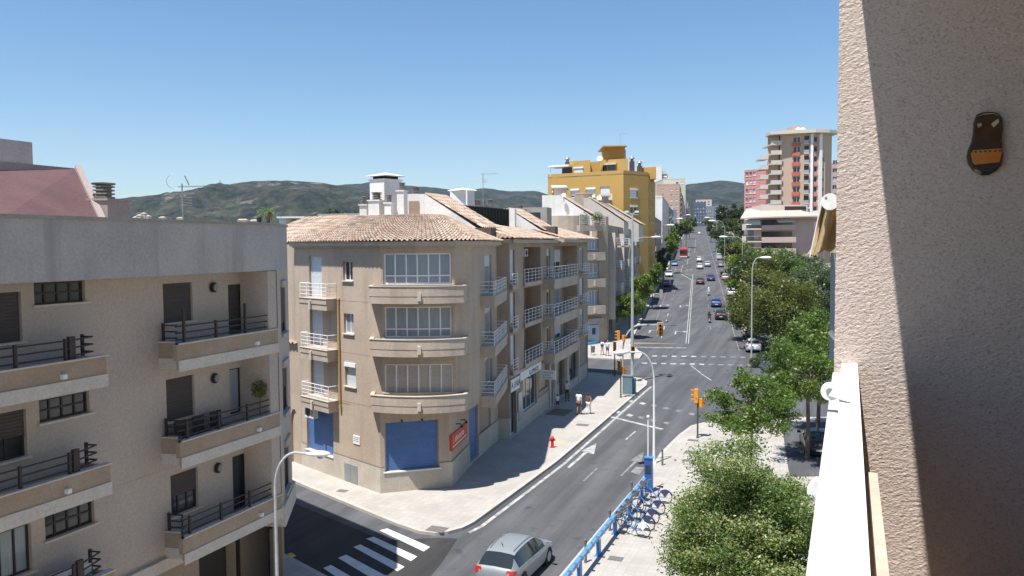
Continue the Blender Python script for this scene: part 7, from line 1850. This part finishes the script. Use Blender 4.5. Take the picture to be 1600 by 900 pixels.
def make_bike(label, white=False):
    t = thing('parked_bicycle', label, 'bicycle', (0, 0, 0), 'rental bicycles docked at the blue rail')
    X = Vector((1, 0, 0)); r = .33
    for nm, x in (('front_wheel', 1.05), ('rear_wheel', 0.)):
        b = MB(); circle(b, (x, 0, r), r, .022, X); o = b.build(nm, K['black_rubber'], t)
        b = MB()
        for k in range(10): a = math.pi * 2 * k / 10; b.tube([(x, 0, r), (x + math.cos(a) * r, 0, r + math.sin(a) * r)], .004, 3)
        b.tube([(x, -.05, r), (x, .05, r)], .025, 8); b.build('spokes', K['chrome'], o)
    b = MB(); b.tube([(0, 0, r), (.42, 0, .3), (.95, 0, .85)], [.02, .035, .03], 8); b.tube([(.42, 0, .3), (.3, 0, .78)], .024, 8); b.tube([(0, 0, r), (.32, 0, .68)], .016, 6); b.tube([(.93, 0, .95), (1.05, 0, r)], .02, 8); b.build('frame', K['blue_paint'], t)
    b = MB(); pts = [Vector((0, 0, r)) + Vector((math.cos(a), 0, math.sin(a))) * .37 for a in [R(-10 + 22 * k) for k in range(9)]]
    for p0, p1 in zip(pts, pts[1:]): b.hexa([(p0.x, -.05, p0.z), (p1.x, -.05, p1.z), (p1.x, .05, p1.z), (p0.x, .05, p0.z), (p0.x, -.05, p0.z + .01), (p1.x, -.05, p1.z + .01), (p1.x, .05, p1.z + .01), (p0.x, .05, p0.z + .01)])
    for sg in (-.06, .06): b.add([(.0, sg, r), (-.2, sg, .62), (0, sg, .72), (.25, sg, .6)], [(0, 1, 2, 3)])
    b.build('mudguard', K['white' if white else 'cloth_navy'], t)
    b = MB(); b.hexa([(.12, -.08, .8), (.42, -.03, .82), (.42, .03, .82), (.12, .08, .8), (.14, -.09, .87), (.42, -.03, .86), (.42, .03, .86), (.14, .09, .87)]); b.build('saddle', K['black_rubber'], t)
    b = MB(); b.tube([(.95, 0, .85), (.9, 0, 1.08)], .02, 6); b.tube([(.78, -.28, 1.1), (.9, -.12, 1.08), (.9, .12, 1.08), (.78, .28, 1.1)], .015, 6); b.build('handlebar', K['chrome'], t)
    b = MB(); b.box(1.0, 1.28, -.16, .16, .78, .8); b.box(1.0, 1.02, -.16, .16, .8, 1.0); b.box(1.26, 1.28, -.16, .16, .8, 1.0); b.box(1.02, 1.26, -.16, -.145, .8, 1.0); b.box(1.02, 1.26, .145, .16, .8, 1.0); b.build('basket', K['iron'], t)
    b = MB(); b.tube([(.42, -.1, .3), (.42, .1, .3)], .03, 8); b.tube([(.42, .1, .3), (.5, .11, .15)], .012, 6); b.tube([(.42, -.1, .3), (.34, -.11, .45)], .012, 6); b.build('crankset', K['iron'], t)
    return t
bw = make_bike('docked bicycle with a white rear panel, nearest in the row at the blue rail', True); bb = make_bike('x')
labs = ['blue docked bicycle just behind the one with the white panel', 'blue docked bicycle in the middle of the docked row', 'blue docked bicycle next to the one by the kiosk', 'blue docked bicycle right beside the kiosk column, farthest in the row']
ts = [gp(966, 802, .98)]; 
sta = [(Vector(gp(x, y, .98)) - r0).dot(rdir) for x, y in ((962, 806), (968, 796), (977, 786), (988, 773), (1001, 757))]
for k, s in enumerate(sta):
    p = r0 + rdir * s + rout * 1.3; o = bw if k == 0 else (bb if k == 1 else copy_tree(bb))
    o.location = (p.x, p.y, KH); o.rotation_euler = (0, 0, math.atan2(-rout.y, -rout.x) + R(random.uniform(-5, 5)))
    if k: o['label'] = labs[k - 1]

# ================================================================ vehicles
def interp(tab, x, j):
    for a, b in zip(tab, tab[1:]):
        if a[0] <= x <= b[0]:
            k = (x - a[0]) / (b[0] - a[0]); k = k * k * (3 - 2 * k) if j >= 1 and False else k
            return a[j] + (b[j] - a[j]) * k
    return tab[-1][j]
HATCH = dict(L=4.3, tab=[ # x, zb, hw, zbelt, hwr, zroof
 (-2.13, .42, .66, .74, .58, .82), (-2.08, .30, .80, .88, .64, .96), (-1.95, .24, .87, .95, .70, 1.06), (-1.5, .2, .895, .96, .57, 1.41), (-1.15, .2, .90, .955, .585, 1.485),
 (-.5, .2, .905, .94, .60, 1.53), (.1, .2, .905, .92, .60, 1.51), (.5, .2, .905, .905, .585, 1.43), (1.25, .2, .895, .88, .70, 1.00), (1.65, .22, .87, .83, .66, .90), (1.95, .25, .80, .72, .60, .76), (2.10, .34, .68, .58, .52, .6), (2.15, .42, .60, .52, .46, .53)],
 rw=(-2.0, -1.5), ws=(.48, 1.22), sw=(-1.62, 1.0), wb=(-1.3, 1.35), arch=.33)
SEDAN = dict(L=4.5, tab=[(-2.25, .42, .66, .78, .58, .84), (-2.2, .3, .8, .9, .66, .95), (-1.75, .22, .88, .93, .68, 1.02), (-1.15, .2, .895, .94, .58, 1.36), (-.8, .2, .90, .93, .58, 1.43), (-.1, .2, .9, .92, .59, 1.46), (.35, .2, .9, .91, .58, 1.40), (1.1, .2, .89, .88, .68, .98), (1.7, .22, .87, .82, .66, .9), (2.05, .26, .8, .70, .6, .75), (2.22, .4, .62, .54, .48, .56)],
 rw=(-1.72, -1.15), ws=(.33, 1.08), sw=(-1.3, .85), wb=(-1.35, 1.4), arch=.32)
VAN = dict(L=4.6, tab=[(-2.3, .4, .75, .9, .70, 1.5), (-2.27, .28, .88, 1.0, .76, 1.86), (-2.0, .22, .92, 1.02, .77, 1.93), (-.5, .2, .93, 1.02, .77, 1.95), (.5, .2, .93, 1.01, .74, 1.9), (.8, .2, .93, 1.0, .72, 1.82), (1.6, .2, .91, .98, .74, 1.14), (2.0, .24, .86, .9, .7, 1.0), (2.22, .34, .76, .66, .6, .7), (2.3, .42, .66, .56, .5, .58)],
 rw=(-2.31, -2.2), ws=(.75, 1.58), sw=(-.1, 1.25), wb=(-1.4, 1.4), arch=.34)
def make_car(spec, label, fine=False, plate=True, cat='car', name='parked_car', group=None):
    t = thing(name, label, cat, (0, 0, 0), group); tab = spec['tab']; nx = 46 if fine else 24
    x0, x1 = tab[0][0], tab[-1][0]
    xs_ = sorted(set([round(x0 + (x1 - x0) * (k / nx), 4) for k in range(nx + 1)] + [a[0] for a in tab] + list(spec['ws']) + list(spec['rw']) + list(spec['sw'])))
    xs_ = [x for x in xs_ if x0 <= x <= x1]
    def sm(x, j, h=.09):
        return sum(interp(tab, min(x1, max(x0, x + d)), j) for d in (-h, -h / 2, 0, h / 2, h)) / 5
    NS = 15; vs_ = []
    for x in xs_:
        e = 0 if x in (x0, x1) else 1
        zb, hw, zl, hr, zr = [sm(x, j) if e else interp(tab, x, j) for j in (1, 2, 3, 4, 5)]
        zl = min(zl, zr - .015)
        half = [(hw * .86, zb), (hw * .97, zb + .06), (hw, zb + (zl - zb) * .35), (hw * 1.0, zb + (zl - zb) * .62), (hw * .985, zb + (zl - zb) * .85), (hw * .95, zl), (hw * .95 + (hr - hw * .95) * .93, zl + (zr - zl) * .9), (hr * .80, zr - (zr - zl) * .03), (hr * .42, zr + .0 * (zr - zl))]
        # index: 5 belt, 6 roof edge
        ring = [(y, z) for y, z in half] + [(0, zr + .012)] + [(-y, z) for y, z in reversed(half)]
        for y, z in ring: vs_.append((x, y, z))
    n = 19; body = MB(); gl = {'windscreen': MB(), 'rear_window': MB(), 'side_window': MB(), 'side_window2': MB()}
    sw0, sw1 = spec['sw']
    for i in range(len(xs_) - 1):
        xm = (xs_[i] + xs_[i + 1]) / 2
        for k in range(n - 1):
            q = [vs_[i * n + k], vs_[(i + 1) * n + k], vs_[(i + 1) * n + k + 1], vs_[i * n + k + 1]]; q = q[::-1] if False else q
            tgt = body
            kk = k if k < 9 else 17 - k
            if kk == 5 and sw0 < xm < sw1 :
                tgt = gl['side_window'] if k < 9 else gl['side_window2']
            if kk >= 7 or (kk == 6 and True):
                if spec['ws'][0] < xm < spec['ws'][1]: tgt = gl['windscreen']
                if spec['rw'][0] < xm < spec['rw'][1]: tgt = gl['rear_window']
            tgt.add(q, [(0, 1, 2, 3)])
    e0 = [vs_[k] for k in range(n)]; e1 = [vs_[(len(xs_) - 1) * n + k] for k in range(n)]
    body.add(e0, [tuple(range(n))]); body.add(e1, [tuple(range(n - 1, -1, -1))])
    # under tray
    body.add([vs_[i * n] for i in range(len(xs_))] + [vs_[i * n + n - 1] for i in range(len(xs_))], [(i, len(xs_) + i, len(xs_) + i + 1, i + 1) for i in range(len(xs_) - 1)])
    o = body.build('body', K['car_paint'], t)
    me = o.data; bmd = None
    import bmesh
    def weld(ob, ang=35):
        bm = bmesh.new(); bm.from_mesh(ob.data); bmesh.ops.remove_doubles(bm, verts=bm.verts, dist=.0004); bmesh.ops.recalc_face_normals(bm, faces=bm.faces)
        for f in bm.faces: f.smooth = True
        for e in bm.edges:
            if len(e.link_faces) == 2 and e.calc_face_angle(0) > R(ang): e.smooth = False
        bm.to_mesh(ob.data); bm.free()
    weld(o)
    for nm, g_ in gl.items():
        w_ = g_.build(nm.replace('2', ''), K['car_glass'], t)
        if w_: weld(w_)
    zbelt = lambda x: interp(tab, x, 3)
    for wx in spec['wb']:
        for sg in (-1, 1):
            hw = interp(tab, wx, 2); ar = spec['arch']
            b = MB(); b.tube([(wx, sg * (hw - .25), ar), (wx, sg * (hw + .003), ar)], ar + .045, 22); b.build('wheel_arch', K['black_rubber'], t)
            b = MB(); b.tube([(wx, sg * (hw - .2), ar - .0), (wx, sg * (hw + .012), ar)], ar - .01, 22); w_ = b.build('wheel', K['black_rubber'], t)
            b = MB(); b.tube([(wx, sg * (hw + .005), ar), (wx, sg * (hw + .018), ar)], ar * .62, 16); b.build('rim', K['chrome'], w_)
    for sg in (-1, 1):
        hw = interp(tab, x0 + .08, 2); b = MB(); z = interp(tab, x0 + .1, 3)
        b.hexa([(x0 - .005, sg * hw * .62, z - .12), (x0 + .02, sg * hw * .98, z - .12), (x0 + .22, sg * (hw + .05), z - .1), (x0 + .22, sg * hw * .7, z - .1), (x0 + .04, sg * hw * .66, z + .06), (x0 + .08, sg * hw * .99, z + .05), (x0 + .26, sg * (hw + .04), z + .03), (x0 + .26, sg * hw * .7, z + .03)]); b.build('tail_light', K['red_light'], t)
        hw = interp(tab, x1 - .12, 2); z = interp(tab, x1 - .12, 3); b = MB(); b.hexa([(x1 - .28, sg * hw * 1.09, z - .12), (x1 - .28, sg * hw * .6, z - .12), (x1 - .03, sg * hw * .55, z - .12), (x1 - .06, sg * hw * .99, z - .12), (x1 - .32, sg * hw * 1.06, z + .06), (x1 - .3, sg * hw * .6, z + .07), (x1 - .1, sg * hw * .55, z - .0), (x1 - .14, sg * hw * .97, z + .0)]); b.build('headlight', K['head_light'], t)
        mx = spec['ws'][1] - .12; hw = interp(tab, mx, 2); b = MB(); b.obox((mx, sg * (hw + .1)), 0, .05, .11, zbelt(mx) + .02, zbelt(mx) + .17); b.build('wing_mirror', K['car_paint'], t)
    b = MB(); b.box(x0 - .02, x0 + .02, -.26, .26, .52, .63); b.build('number_plate', K['white'], t)
    b = MB(); b.box(x1 - .05, x1 + .012, -.3, .3, .36, .5); b.build('grille', K['black_rubber'], t)
    b = MB(); b.box(x0 - .012, x0 + .1, -.6, .6, .32, .42); b.build('bumper_trim', K['black_rubber'], t)
    if fine:
        for sg in (-1, 1):
            b = MB(); pts = [(x, sg * (sm(x, 4) * .86), sm(x, 5) + .012) for x in [-1.35 + .18 * k for k in range(11)]]; b.tube(pts, .012, 5); b.build('roof_trim', K['iron'], t)
        b = MB(); b.tube([(-1.15, .05, 1.54), (-1.3, .05, 1.72)], [.02, .006], 6); b.build('aerial', K['black_rubber'], t)
        b = MB(); b.box(-.38, -.32, -.87, .87, 1.0, 1.05); 
    return t
def place(o, pos, head, col, label=None, group=None):
    o.location = (pos[0], pos[1], zg(pos[1]) + .01); sl_ = math.atan(.046) if pos[1] > 105 else (math.atan(.046 * (pos[1] - 70) / 35) if pos[1] > 70 else 0)
    fwd = Vector((math.cos(head), math.sin(head))); pitch = -sl_ * fwd.y
    o.rotation_mode = 'XYZ'; mt = Matrix.Rotation(head, 4, 'Z') @ Matrix.Rotation(pitch, 4, 'Y'); o.rotation_euler = mt.to_euler()
    if label: o['label'] = label
    if group: o['group'] = group
    for ch in o.children_recursive: ch.color = (*col, 1)
hA = R(90 - 24); hF = R(90 - 13.1)
c_ = make_car(HATCH, 'silver hatchback driving away in the nearest lane', fine=True, name='driving_car'); place(c_, (.08, 31.5), hA, (.27, .30, .315))
protoH = make_car(HATCH, 'x'); protoS = make_car(SEDAN, 'x'); protoV = make_car(VAN, 'x', cat='van', name='parked_van')
used = set()
def car(proto, pos, head, col, label, group, name=None):
    if id(proto) in used: o = copy_tree(proto)
    else: o = proto; used.add(id(proto))
    place(o, pos, head, col, label, group)
    if name: o.name = name
    return o
DG = 'cars driving up the avenue'; PR = 'cars parked on the right of the avenue'; PL = 'cars parked on the left of the avenue'; DL = 'vehicles far up the avenue'
def fpx(x, y): q = gp(x, y); return (q.x, q.y)
def along(x, y, d=2.2): q = Vector(fpx(x, y)) + S2 * d; return (q.x, q.y)
car(protoH, along(1127, 501), hF, (.03, .03, .035), 'black hatchback in the right lane, nearest of the cars driving up the avenue', DG, 'driving_car')
car(protoH, along(1119.5, 481), hF, (.04, .09, .32), 'bright blue hatchback directly ahead of the black one', DG, 'driving_car')
car(protoS, along(1111, 439.5), hF, (.03, .05, .19), 'dark blue car in the right lane beyond the white scooter', DG, 'driving_car')
car(protoH, along(1094, 445), hF, (.07, .055, .05), 'dark brown car in the centre lane beside the dark blue one', DG, 'driving_car')
car(protoS, along(1105.5, 417), hF, (.55, .57, .6), 'silver white car in the right lane with white cars on its left', DG, 'driving_car')
car(protoS, along(1093.5, 421), hF, (.78, .78, .78), 'nearest of the three white cars in the centre lane', DG, 'driving_car')
car(protoH, along(1092.5, 409.5), hF, (.7, .7, .7), 'middle one of the three white cars in the centre lane', DG, 'driving_car')
car(protoH, along(1092.5, 400), hF, (.76, .76, .76), 'farthest of the three white cars in the centre lane', DG, 'driving_car')
car(protoH, along(1096.5, 373.5), hF, (.75, .75, .75), 'white car beyond the far crossing', DL, 'driving_car')
car(protoS, along(1102, 373), hF, (.45, .2, .18), 'reddish car right of the white one beyond the far crossing', DL, 'driving_car')
car(protoS, along(1090, 369.5), hF + math.pi, (.75, .75, .75), 'white car coming down beyond the far crossing', DL, 'driving_car')
car(protoH, along(1094, 361), hF, (.7, .7, .7), 'tiny white car near the end of the avenue', DL, 'driving_car')
car(protoV, along(1104, 361.5), hF, (.8, .8, .8), 'white van near the end of the avenue', DL, 'driving_van')
car(protoS, along(1087, 361.5), hF + math.pi, (.1, .1, .12), 'tiny dark car near the end of the avenue', DL, 'driving_car')
# parked right, at an angle
hP = hF - R(0)
for px, py, pr, col, lab in ((1178, 552, protoS, (.62, .64, .66), 'pale silver car parked under the trees by the near end of the right pavement'),
    (1172, 528, protoH, (.7, .7, .7), 'white car half hidden under the trees beyond the pale silver one'),
    (1150.5, 483, protoH, (.6, .6, .62), 'light car showing in a gap of the trees right of the blue hatchback'),
    (1144, 464, protoH, (.78, .78, .78), 'small white car parked just before the white van on the right'),
    (1142, 455, protoV, (.8, .8, .8), 'white van with dark rear window parked behind the red car'),
    (1138, 446, protoH, (.42, .05, .07), 'dark red car parked on the right next to the white van'),
    (1133.5, 438.5, protoH, (.5, .45, .42), 'beige car parked beyond the dark red one'),
    (1131, 433.5, protoH, (.12, .11, .11), 'dark car parked beyond the beige one'),
    (1127, 418, protoH, (.3, .28, .3), 'grey car parked under the trees opposite the silver white car'),
    (1124, 407, protoV, (.75, .75, .75), 'white van parked farther up on the right'),
    (1119, 401, protoS, (.1, .1, .12), 'black car parked at the end of the right row')):
    car(pr, along(px, py), hP, col, lab, PR)
for px, py, pr, col, lab in ((1041, 449, protoS, (.03, .05, .12), 'dark blue car in the tree shade, nearest in the left parking row'),
    (1045, 433, protoS, (.6, .6, .62), 'silver white car parked beyond the dark blue one on the left'),
    (1039, 424, protoH, (.75, .75, .75), 'white car on the pavement side of the silver white one'),
    (1054, 416, protoH, (.12, .2, .33), 'blue car parked just before the red bus'), (1056, 405, protoV, (.06, .08, .2), 'navy van parked beside the red bus'),
    (1060, 391, protoH, (.45, .6, .6), 'pale green car parked ahead of the red bus'), (1064, 386, protoH, (.75, .75, .75), 'white car parked ahead of the pale green one'),
    (1066, 378, protoS, (.15, .17, .2), 'grey car in the shade beyond the bus')):
    car(pr, along(px, py), hF + math.pi, col, lab, PL)
car(protoS, (19.2, 50.0), R(75), (.02, .02, .03), 'black car in the parking bay behind the trees on the right', 'cars in the parking bay'); car(protoH, (22.2, 51.5), R(75), (.04, .04, .05), 'second dark car in the parking bay nearest the stucco wall', 'cars in the parking bay')
# bus
q = Vector(along(1068, 406.5, 5.2)); t = thing('city_bus', 'red single deck city bus coming down the left lanes', 'bus', (0, 0, 0)); b = MB()
b.box(-5.5, 5.5, -1.25, 1.25, .35, 2.95); b.box(-5.3, 5.3, -1.1, 1.1, 2.95, 3.1); b.build('body', M('red bus paint', (.45, .05, .04), rough=.4, fine=0), t)
b = MB(); b.box(5.5, 5.53, -1.15, 1.15, 1.35, 2.55); b.build('windscreen', K['car_glass'], t)
b = MB(); b.box(5.5, 5.54, -1.15, 1.15, 2.6, 2.9); b.build('route_display', K['tile_red'], t)
for sg in (-1, 1): b = MB(); b.box(-5.2, 5.3, sg * 1.25, sg * 1.27, 1.4, 2.5); b.build('side_window', K['car_glass'], t)
for x in (-3.4, 3.2):
    for sg in (-1, 1): b = MB(); b.tube([(x, sg * .95, .48), (x, sg * 1.27, .48)], .48, 16); b.build('wheel', K['black_rubber'], t)
b = MB(); b.box(5.5, 5.54, -1.2, 1.2, .35, .7); b.build('bumper', K['white'], t)
place(t, q, hF + math.pi, (1, 1, 1))

# ================================================================ people
def skinned(name, V, E, Rr, mat, parent, root=0, lv=2):
    me = bpy.data.meshes.new(name); me.from_pydata(V, E, []); me.materials.append(mat); o = bpy.data.objects.new(name, me); COL.objects.link(o)
    m_ = o.modifiers.new('skin', 'SKIN'); m_.use_smooth_shade = True; s2_ = o.modifiers.new('sub', 'SUBSURF'); s2_.levels = lv; s2_.render_levels = lv
    sv = me.skin_vertices[0].data
    for i, r in enumerate(Rr): rr = r if isinstance(r, tuple) else (r, r); sv[i].radius = rr; sv[i].use_root = (i == root)
    o.parent = parent; ORG[o.name] = Vector((0, 0, 0)); return o
def person(pos, face, label, top, bottom, h=1.7, step=.25, group='people on the pavements', shorts=True, long_=False, sleeve=.55, sit=False, hairlen=0, arm=.1, cat='person', name='person', z=None, extra=None, hair='hair'):
    t = thing(name, label, cat, (pos[0], pos[1], pos[2] if len(pos) > 2 else zg(pos[1]) + KH), group, face - R(90)); s = h / 1.7
    st = step
    if sit: hipz = .80; kn = [(.17, .42, .72), (-.17, .42, .72)]; an = [(.2, .32, .30), (-.2, .32, .30)]; hips = [(.1, .02, .80), (-.1, .02, .80)]
    else: kn = [(.1, st * .45 + .04, .50), (-.1, -st * .2 + .05, .50)]; an = [(.1, st, .09), (-.1, -st * .8, .12)]; hips = [(.09, 0, .92), (-.09, 0, .92)]; hipz = .97
    dz = hipz - .97
    V = [(0, 0, hipz), (0, 0, 1.12 + dz), (0, .01, 1.32 + dz), (0, 0, 1.46 + dz), (0, .01, 1.54 + dz), (0, .02, 1.62 + dz), (0, .02, 1.69 + dz)]; E = [(0, 1), (1, 2), (2, 3), (3, 4), (4, 5), (5, 6)]
    Rr = [(.15, .11), (.135, .10), (.16, .115), (.08, .07), .055, (.078, .098), (.06, .075)]
    def add(p, r, par): V.append(p); Rr.append(r); E.append((par, len(V) - 1)); return len(V) - 1
    for i, sg in enumerate((1, -1)):
        a = add(hips[i], .085, 0); b = add(kn[i], .058, a); c = add(an[i], .036, b); d = add((an[i][0], an[i][1] + .07, an[i][2] - .05), .035, c); add((an[i][0], an[i][1] + .16, an[i][2] - .06), .028, d)
        sh = add((sg * .17, 0, 1.43 + dz), .052, 3)
        if sit: el = (sg * .25, .15, 1.2 + dz); wr = (sg * .27, .42, 1.12 + dz)
        else: el = (sg * .23, -sg * arm * .6 - .02, 1.16 + dz); wr = (sg * .24, -sg * arm * 1.6 + .06, .94 + dz)
        e_ = add(el, .038, sh); w_ = add(wr, .026, e_); dr = (Vector(wr) - Vector(el)).normalized(); pm = add(tuple(Vector(wr) + dr * .07), (.034, .018), w_)
        for f in range(4): o0 = Vector(wr) + dr * .1 + Vector((0, (f - 1.5) * .02, 0)); q1 = add(tuple(o0), .009, pm); add(tuple(o0 + dr * (.045, .055, .05, .035)[f] + Vector((-sg * .012, 0, 0))), .007, q1)
        add(tuple(Vector(wr) + dr * .06 + Vector((0, .045, 0))), .010, w_)
    V2 = [tuple(c * s for c in v) for v in V]; R2 = [tuple(c * s for c in r) if isinstance(r, tuple) else r * s for r in Rr]
    body = skinned('body', V2, E, R2, K['skin'], t)
    # face
    H = Vector((0, .02, 1.63 + dz)) * s
    b = MB(); b.add([H + Vector(v) * s for v in ((-.012, .088, -.01), (.012, .088, -.01), (0, .115, -.015), (0, .09, .025))], [(0, 1, 2), (1, 3, 2), (3, 0, 2)]); b.build('nose', K['skin'], None).parent = t
    for sg in (-1, 1):
        b = MB(); b.lathe(tuple(H + Vector((sg * .03, .092, .02)) * s), [(.009, -.006), (.011, 0), (.009, .006)], 8); b.build('eye', K['hair'], None).parent = t
        b = MB(); b.lathe(tuple(H + Vector((sg * .082, -.005, -.02)) * s), [(.012, -.0), (.018, .03), (.012, .05)], 8); b.build('ear', K['skin'], None).parent = t
    b = MB(); b.box(-.022 * s, .022 * s, H.y + .088 * s, H.y + .096 * s, H.z - .045 * s, H.z - .037 * s); b.build('mouth', K['tile_red'], None).parent = t
    b = MB(); vs_ = []; n = 14; m_ = 7
    for j in range(m_ + 1):
        for k in range(n):
            ph = math.pi * .62 * j / m_; th = 2 * math.pi * k / n; r = .098 * s
            x = math.sin(ph) * math.cos(th) * r * .92; y = math.sin(ph) * math.sin(th) * r * 1.1 - .012 * s; z_ = math.cos(ph) * r * 1.18
            if y > .03 * s: z_ = max(z_, .055 * s)
            vs_.append((H.x + x, H.y + y, H.z + z_ - (hairlen * s if (y < 0 and j > 4) else 0)))
    b.add(vs_, [(j * n + k, j * n + (k + 1) % n, (j + 1) * n + (k + 1) % n, (j + 1) * n + k) for j in range(m_) for k in range(n)]); o = b.build('hair', K[hair], None, smooth=True); o.parent = t
    # shirt
    g_ = .022
    Vs = [V[0], V[1], V[2], V[3]]; Es = [(0, 1), (1, 2), (2, 3)]; Rs = [(.16 + g_ * .5, .12 + g_ * .5), (.14 + g_, .105 + g_), (.165 + g_, .12 + g_), (.085 + g_, .075)]
    for sg in (1, -1):
        sh = Vector((sg * .17, 0, 1.43 + dz)); el = Vector((sg * .25, .15, 1.2 + dz)) if sit else Vector((sg * .23, -sg * arm * .6 - .02, 1.16 + dz)); i = len(Vs); Vs.append(tuple(sh)); Rs.append(.06 + g_ * .7); Es.append((3, i)); Vs.append(tuple(sh.lerp(el, sleeve))); Rs.append(.05 + g_ * .7); Es.append((i, i + 1))
    skinned('shirt', [tuple(c * s for c in v) for v in Vs], Es, [tuple(c * s for c in r) if isinstance(r, tuple) else r * s for r in Rs], K[top], t)
    Vs = [(0, 0, hipz + .02)]; Es = []; Rs = [(.165, .125)]
    for i in range(2):
        j = len(Vs); hp = Vector(hips[i]); k_ = Vector(kn[i]); a_ = Vector(an[i]); Vs.append(tuple(hp)); Rs.append(.105); Es.append((0, j))
        if long_: Vs.append(tuple(k_)); Rs.append(.075); Es.append((j, j + 1)); Vs.append(tuple(k_.lerp(a_, .9))); Rs.append(.055); Es.append((j + 1, j + 2))
        else: Vs.append(tuple(hp.lerp(k_, .85))); Rs.append(.085); Es.append((j, j + 1))
    skinned('trousers' if long_ else 'shorts', [tuple(c * s for c in v) for v in Vs], Es, [tuple(c * s for c in r) if isinstance(r, tuple) else r * s for r in Rs], K[bottom], t)
    for i in range(2):
        a_ = Vector(an[i]) * s; b = MB(); b.tube([(a_.x, a_.y - .05 * s, a_.z - .05 * s), (a_.x, a_.y + .08 * s, a_.z - .055 * s), (a_.x, a_.y + .19 * s, a_.z - .06 * s)], [.04 * s, .045 * s, .03 * s], 8); b.build('shoe', K['black_rubber'], None).parent = t
    return t
up = R(90 - 22); q = lambda x, y: gp(x, y, KH)
p = q(904.5, 648); person((p.x, p.y), up, 'person in a white t-shirt and dark shorts walking away, left of a pair', 'cloth_white', 'cloth_brown', h=1.78)
p = q(919.5, 647); t1 = person((p.x, p.y), up, 'person in a dark top and white trousers walking beside the one in the white t-shirt', 'cloth_brown', 'cloth_white', h=1.62, long_=True, sleeve=.2, hairlen=.12)
p = q(886, 627); person((p.x, p.y), up, 'person in a sleeveless white top standing in the shade by the doorway', 'cloth_white', 'cloth_brown', h=1.7, long_=True, step=.08, sleeve=.1)
p = q(871, 641); person((p.x, p.y), up + R(20), 'child in a white top walking in the shade near the shop wall', 'cloth_white', 'cloth_navy', h=1.25, step=.15)
p = q(941, 554.5); person((p.x, p.y), up + R(170), 'person in white with a dark bag across the chest, left of the far pair', 'cloth_white', 'cloth_white', h=1.68, step=.15, long_=False, hair='cloth_brown'); pb = p
bg_ = thing('shoulder_bag', 'dark bag worn across the chest of the person in white by the planter wall', 'bag', (p.x - .05, p.y - .22, p.z + .95)); b = MB(); b.box(-.14, .14, -.06, .06, 0, .3); b.build('bag_body', K['cloth_navy'], None).parent = bg_; b = MB(); b.tube([(-.12, .0, .28), (0, .02, .52), (.12, 0, .28)], .012, 5); b.build('strap', K['cloth_navy'], None).parent = bg_
p = q(949.5, 556); person((p.x, p.y), up + R(170), 'stout person in a white shirt and blue shorts, right of the far pair', 'cloth_white', 'cloth_navy', h=1.72, step=.12, hair='concrete')
# scooters with riders
def scooter(pos, label, col, rlabel, top, bot, helmet):
    t = thing('scooter', label, 'scooter', (0, 0, 0), 'scooters on the avenue')
    for nm, x in (('front_wheel', .65), ('rear_wheel', -.6)):
        b = MB(); b.tube([(x, -.06, .26), (x, .06, .26)], .26, 18); w_ = b.build(nm, K['black_rubber'], t); b = MB(); b.tube([(x, -.065, .26), (x, .065, .26)], .13, 12); b.build('hub', K['chrome'], w_)
    b = MB(); b.hexa([(-.85, -.15, .45), (.05, -.18, .3), (.05, .18, .3), (-.85, .15, .45), (-.88, -.12, .72), (-.05, -.17, .72), (-.05, .17, .72), (-.88, .12, .72)]); b.hexa([(.0, -.17, .25), (.45, -.17, .25), (.45, .17, .25), (0, .17, .25), (.0, -.17, .32), (.45, -.17, .32), (.45, .17, .32), (0, .17, .32)]); b.hexa([(.42, -.2, .3), (.55, -.12, .3), (.55, .12, .3), (.42, .2, .3), (.32, -.2, .95), (.45, -.12, .98), (.45, .12, .98), (.32, .2, .95)]); b.build('bodywork', K['car_paint'], t)
    b = MB(); b.box(-.75, .0, -.15, .15, .72, .82); b.build('saddle', K['black_rubber'], t)
    b = MB(); b.tube([(.3, -.32, 1.02), (.38, 0, 1.0), (.3, .32, 1.02)], .018, 6); b.tube([(.38, 0, 1.0), (.65, 0, .26)], .03, 8); b.build('handlebar', K['iron'], t)
    b = MB(); b.box(-.9, -.86, -.08, .08, .55, .64); b.build('tail_light', K['red_light'], t); b = MB(); b.box(-.9, -.87, -.1, .1, .38, .5); b.build('number_plate', K['white'], t)
    place(t, pos, hF, col); z = t.location.z
    f = Vector((math.cos(hF), math.sin(hF))); rp = Vector(pos) - f * .25
    r = person((rp.x, rp.y, z + .0), hF, rlabel, top, bot, sit=True, long_=True, sleeve=.9, group='scooter riders', name='person')
    b = MB(); b.lathe((0, .01, 1.36), [(.06, 0), (.125, .05), (.14, .14), (.12, .22), (.06, .27), (.01, .28)], 14); o = b.build('helmet', K[helmet], None, smooth=True); o.parent = r
scooter(along(1107.5, 462.5, .9), 'pale scooter in the middle of the right lanes between the blue cars', (.6, .6, .6), 'scooter rider all in white with a white helmet', 'cloth_white', 'cloth_white', 'white')
scooter(along(1108.5, 505, .9), 'white and red scooter left of the black hatchback', (.6, .25, .22), 'scooter rider in dark clothes with a dark helmet', 'cloth_dark', 'cloth_navy', 'cloth_dark')

# ================================================================ haze
hz = MB(); hz.box(-6200, 6200, -320, 6700, -12, 520)
hm = bpy.data.materials.new('thin summer haze'); hm.use_nodes = True; nt = hm.node_tree; nt.nodes.clear()
out = nt.nodes.new('ShaderNodeOutputMaterial'); pv = nt.nodes.new('ShaderNodeVolumePrincipled')
pv.inputs['Color'].default_value = (.58, .76, 1.0, 1); pv.inputs['Density'].default_value = .000065; pv.inputs['Anisotropy'].default_value = .2
nt.links.new(pv.outputs[0], out.inputs['Volume'])
hzo = hz.build('haze', hm); tagit(hzo, kind='stuff')
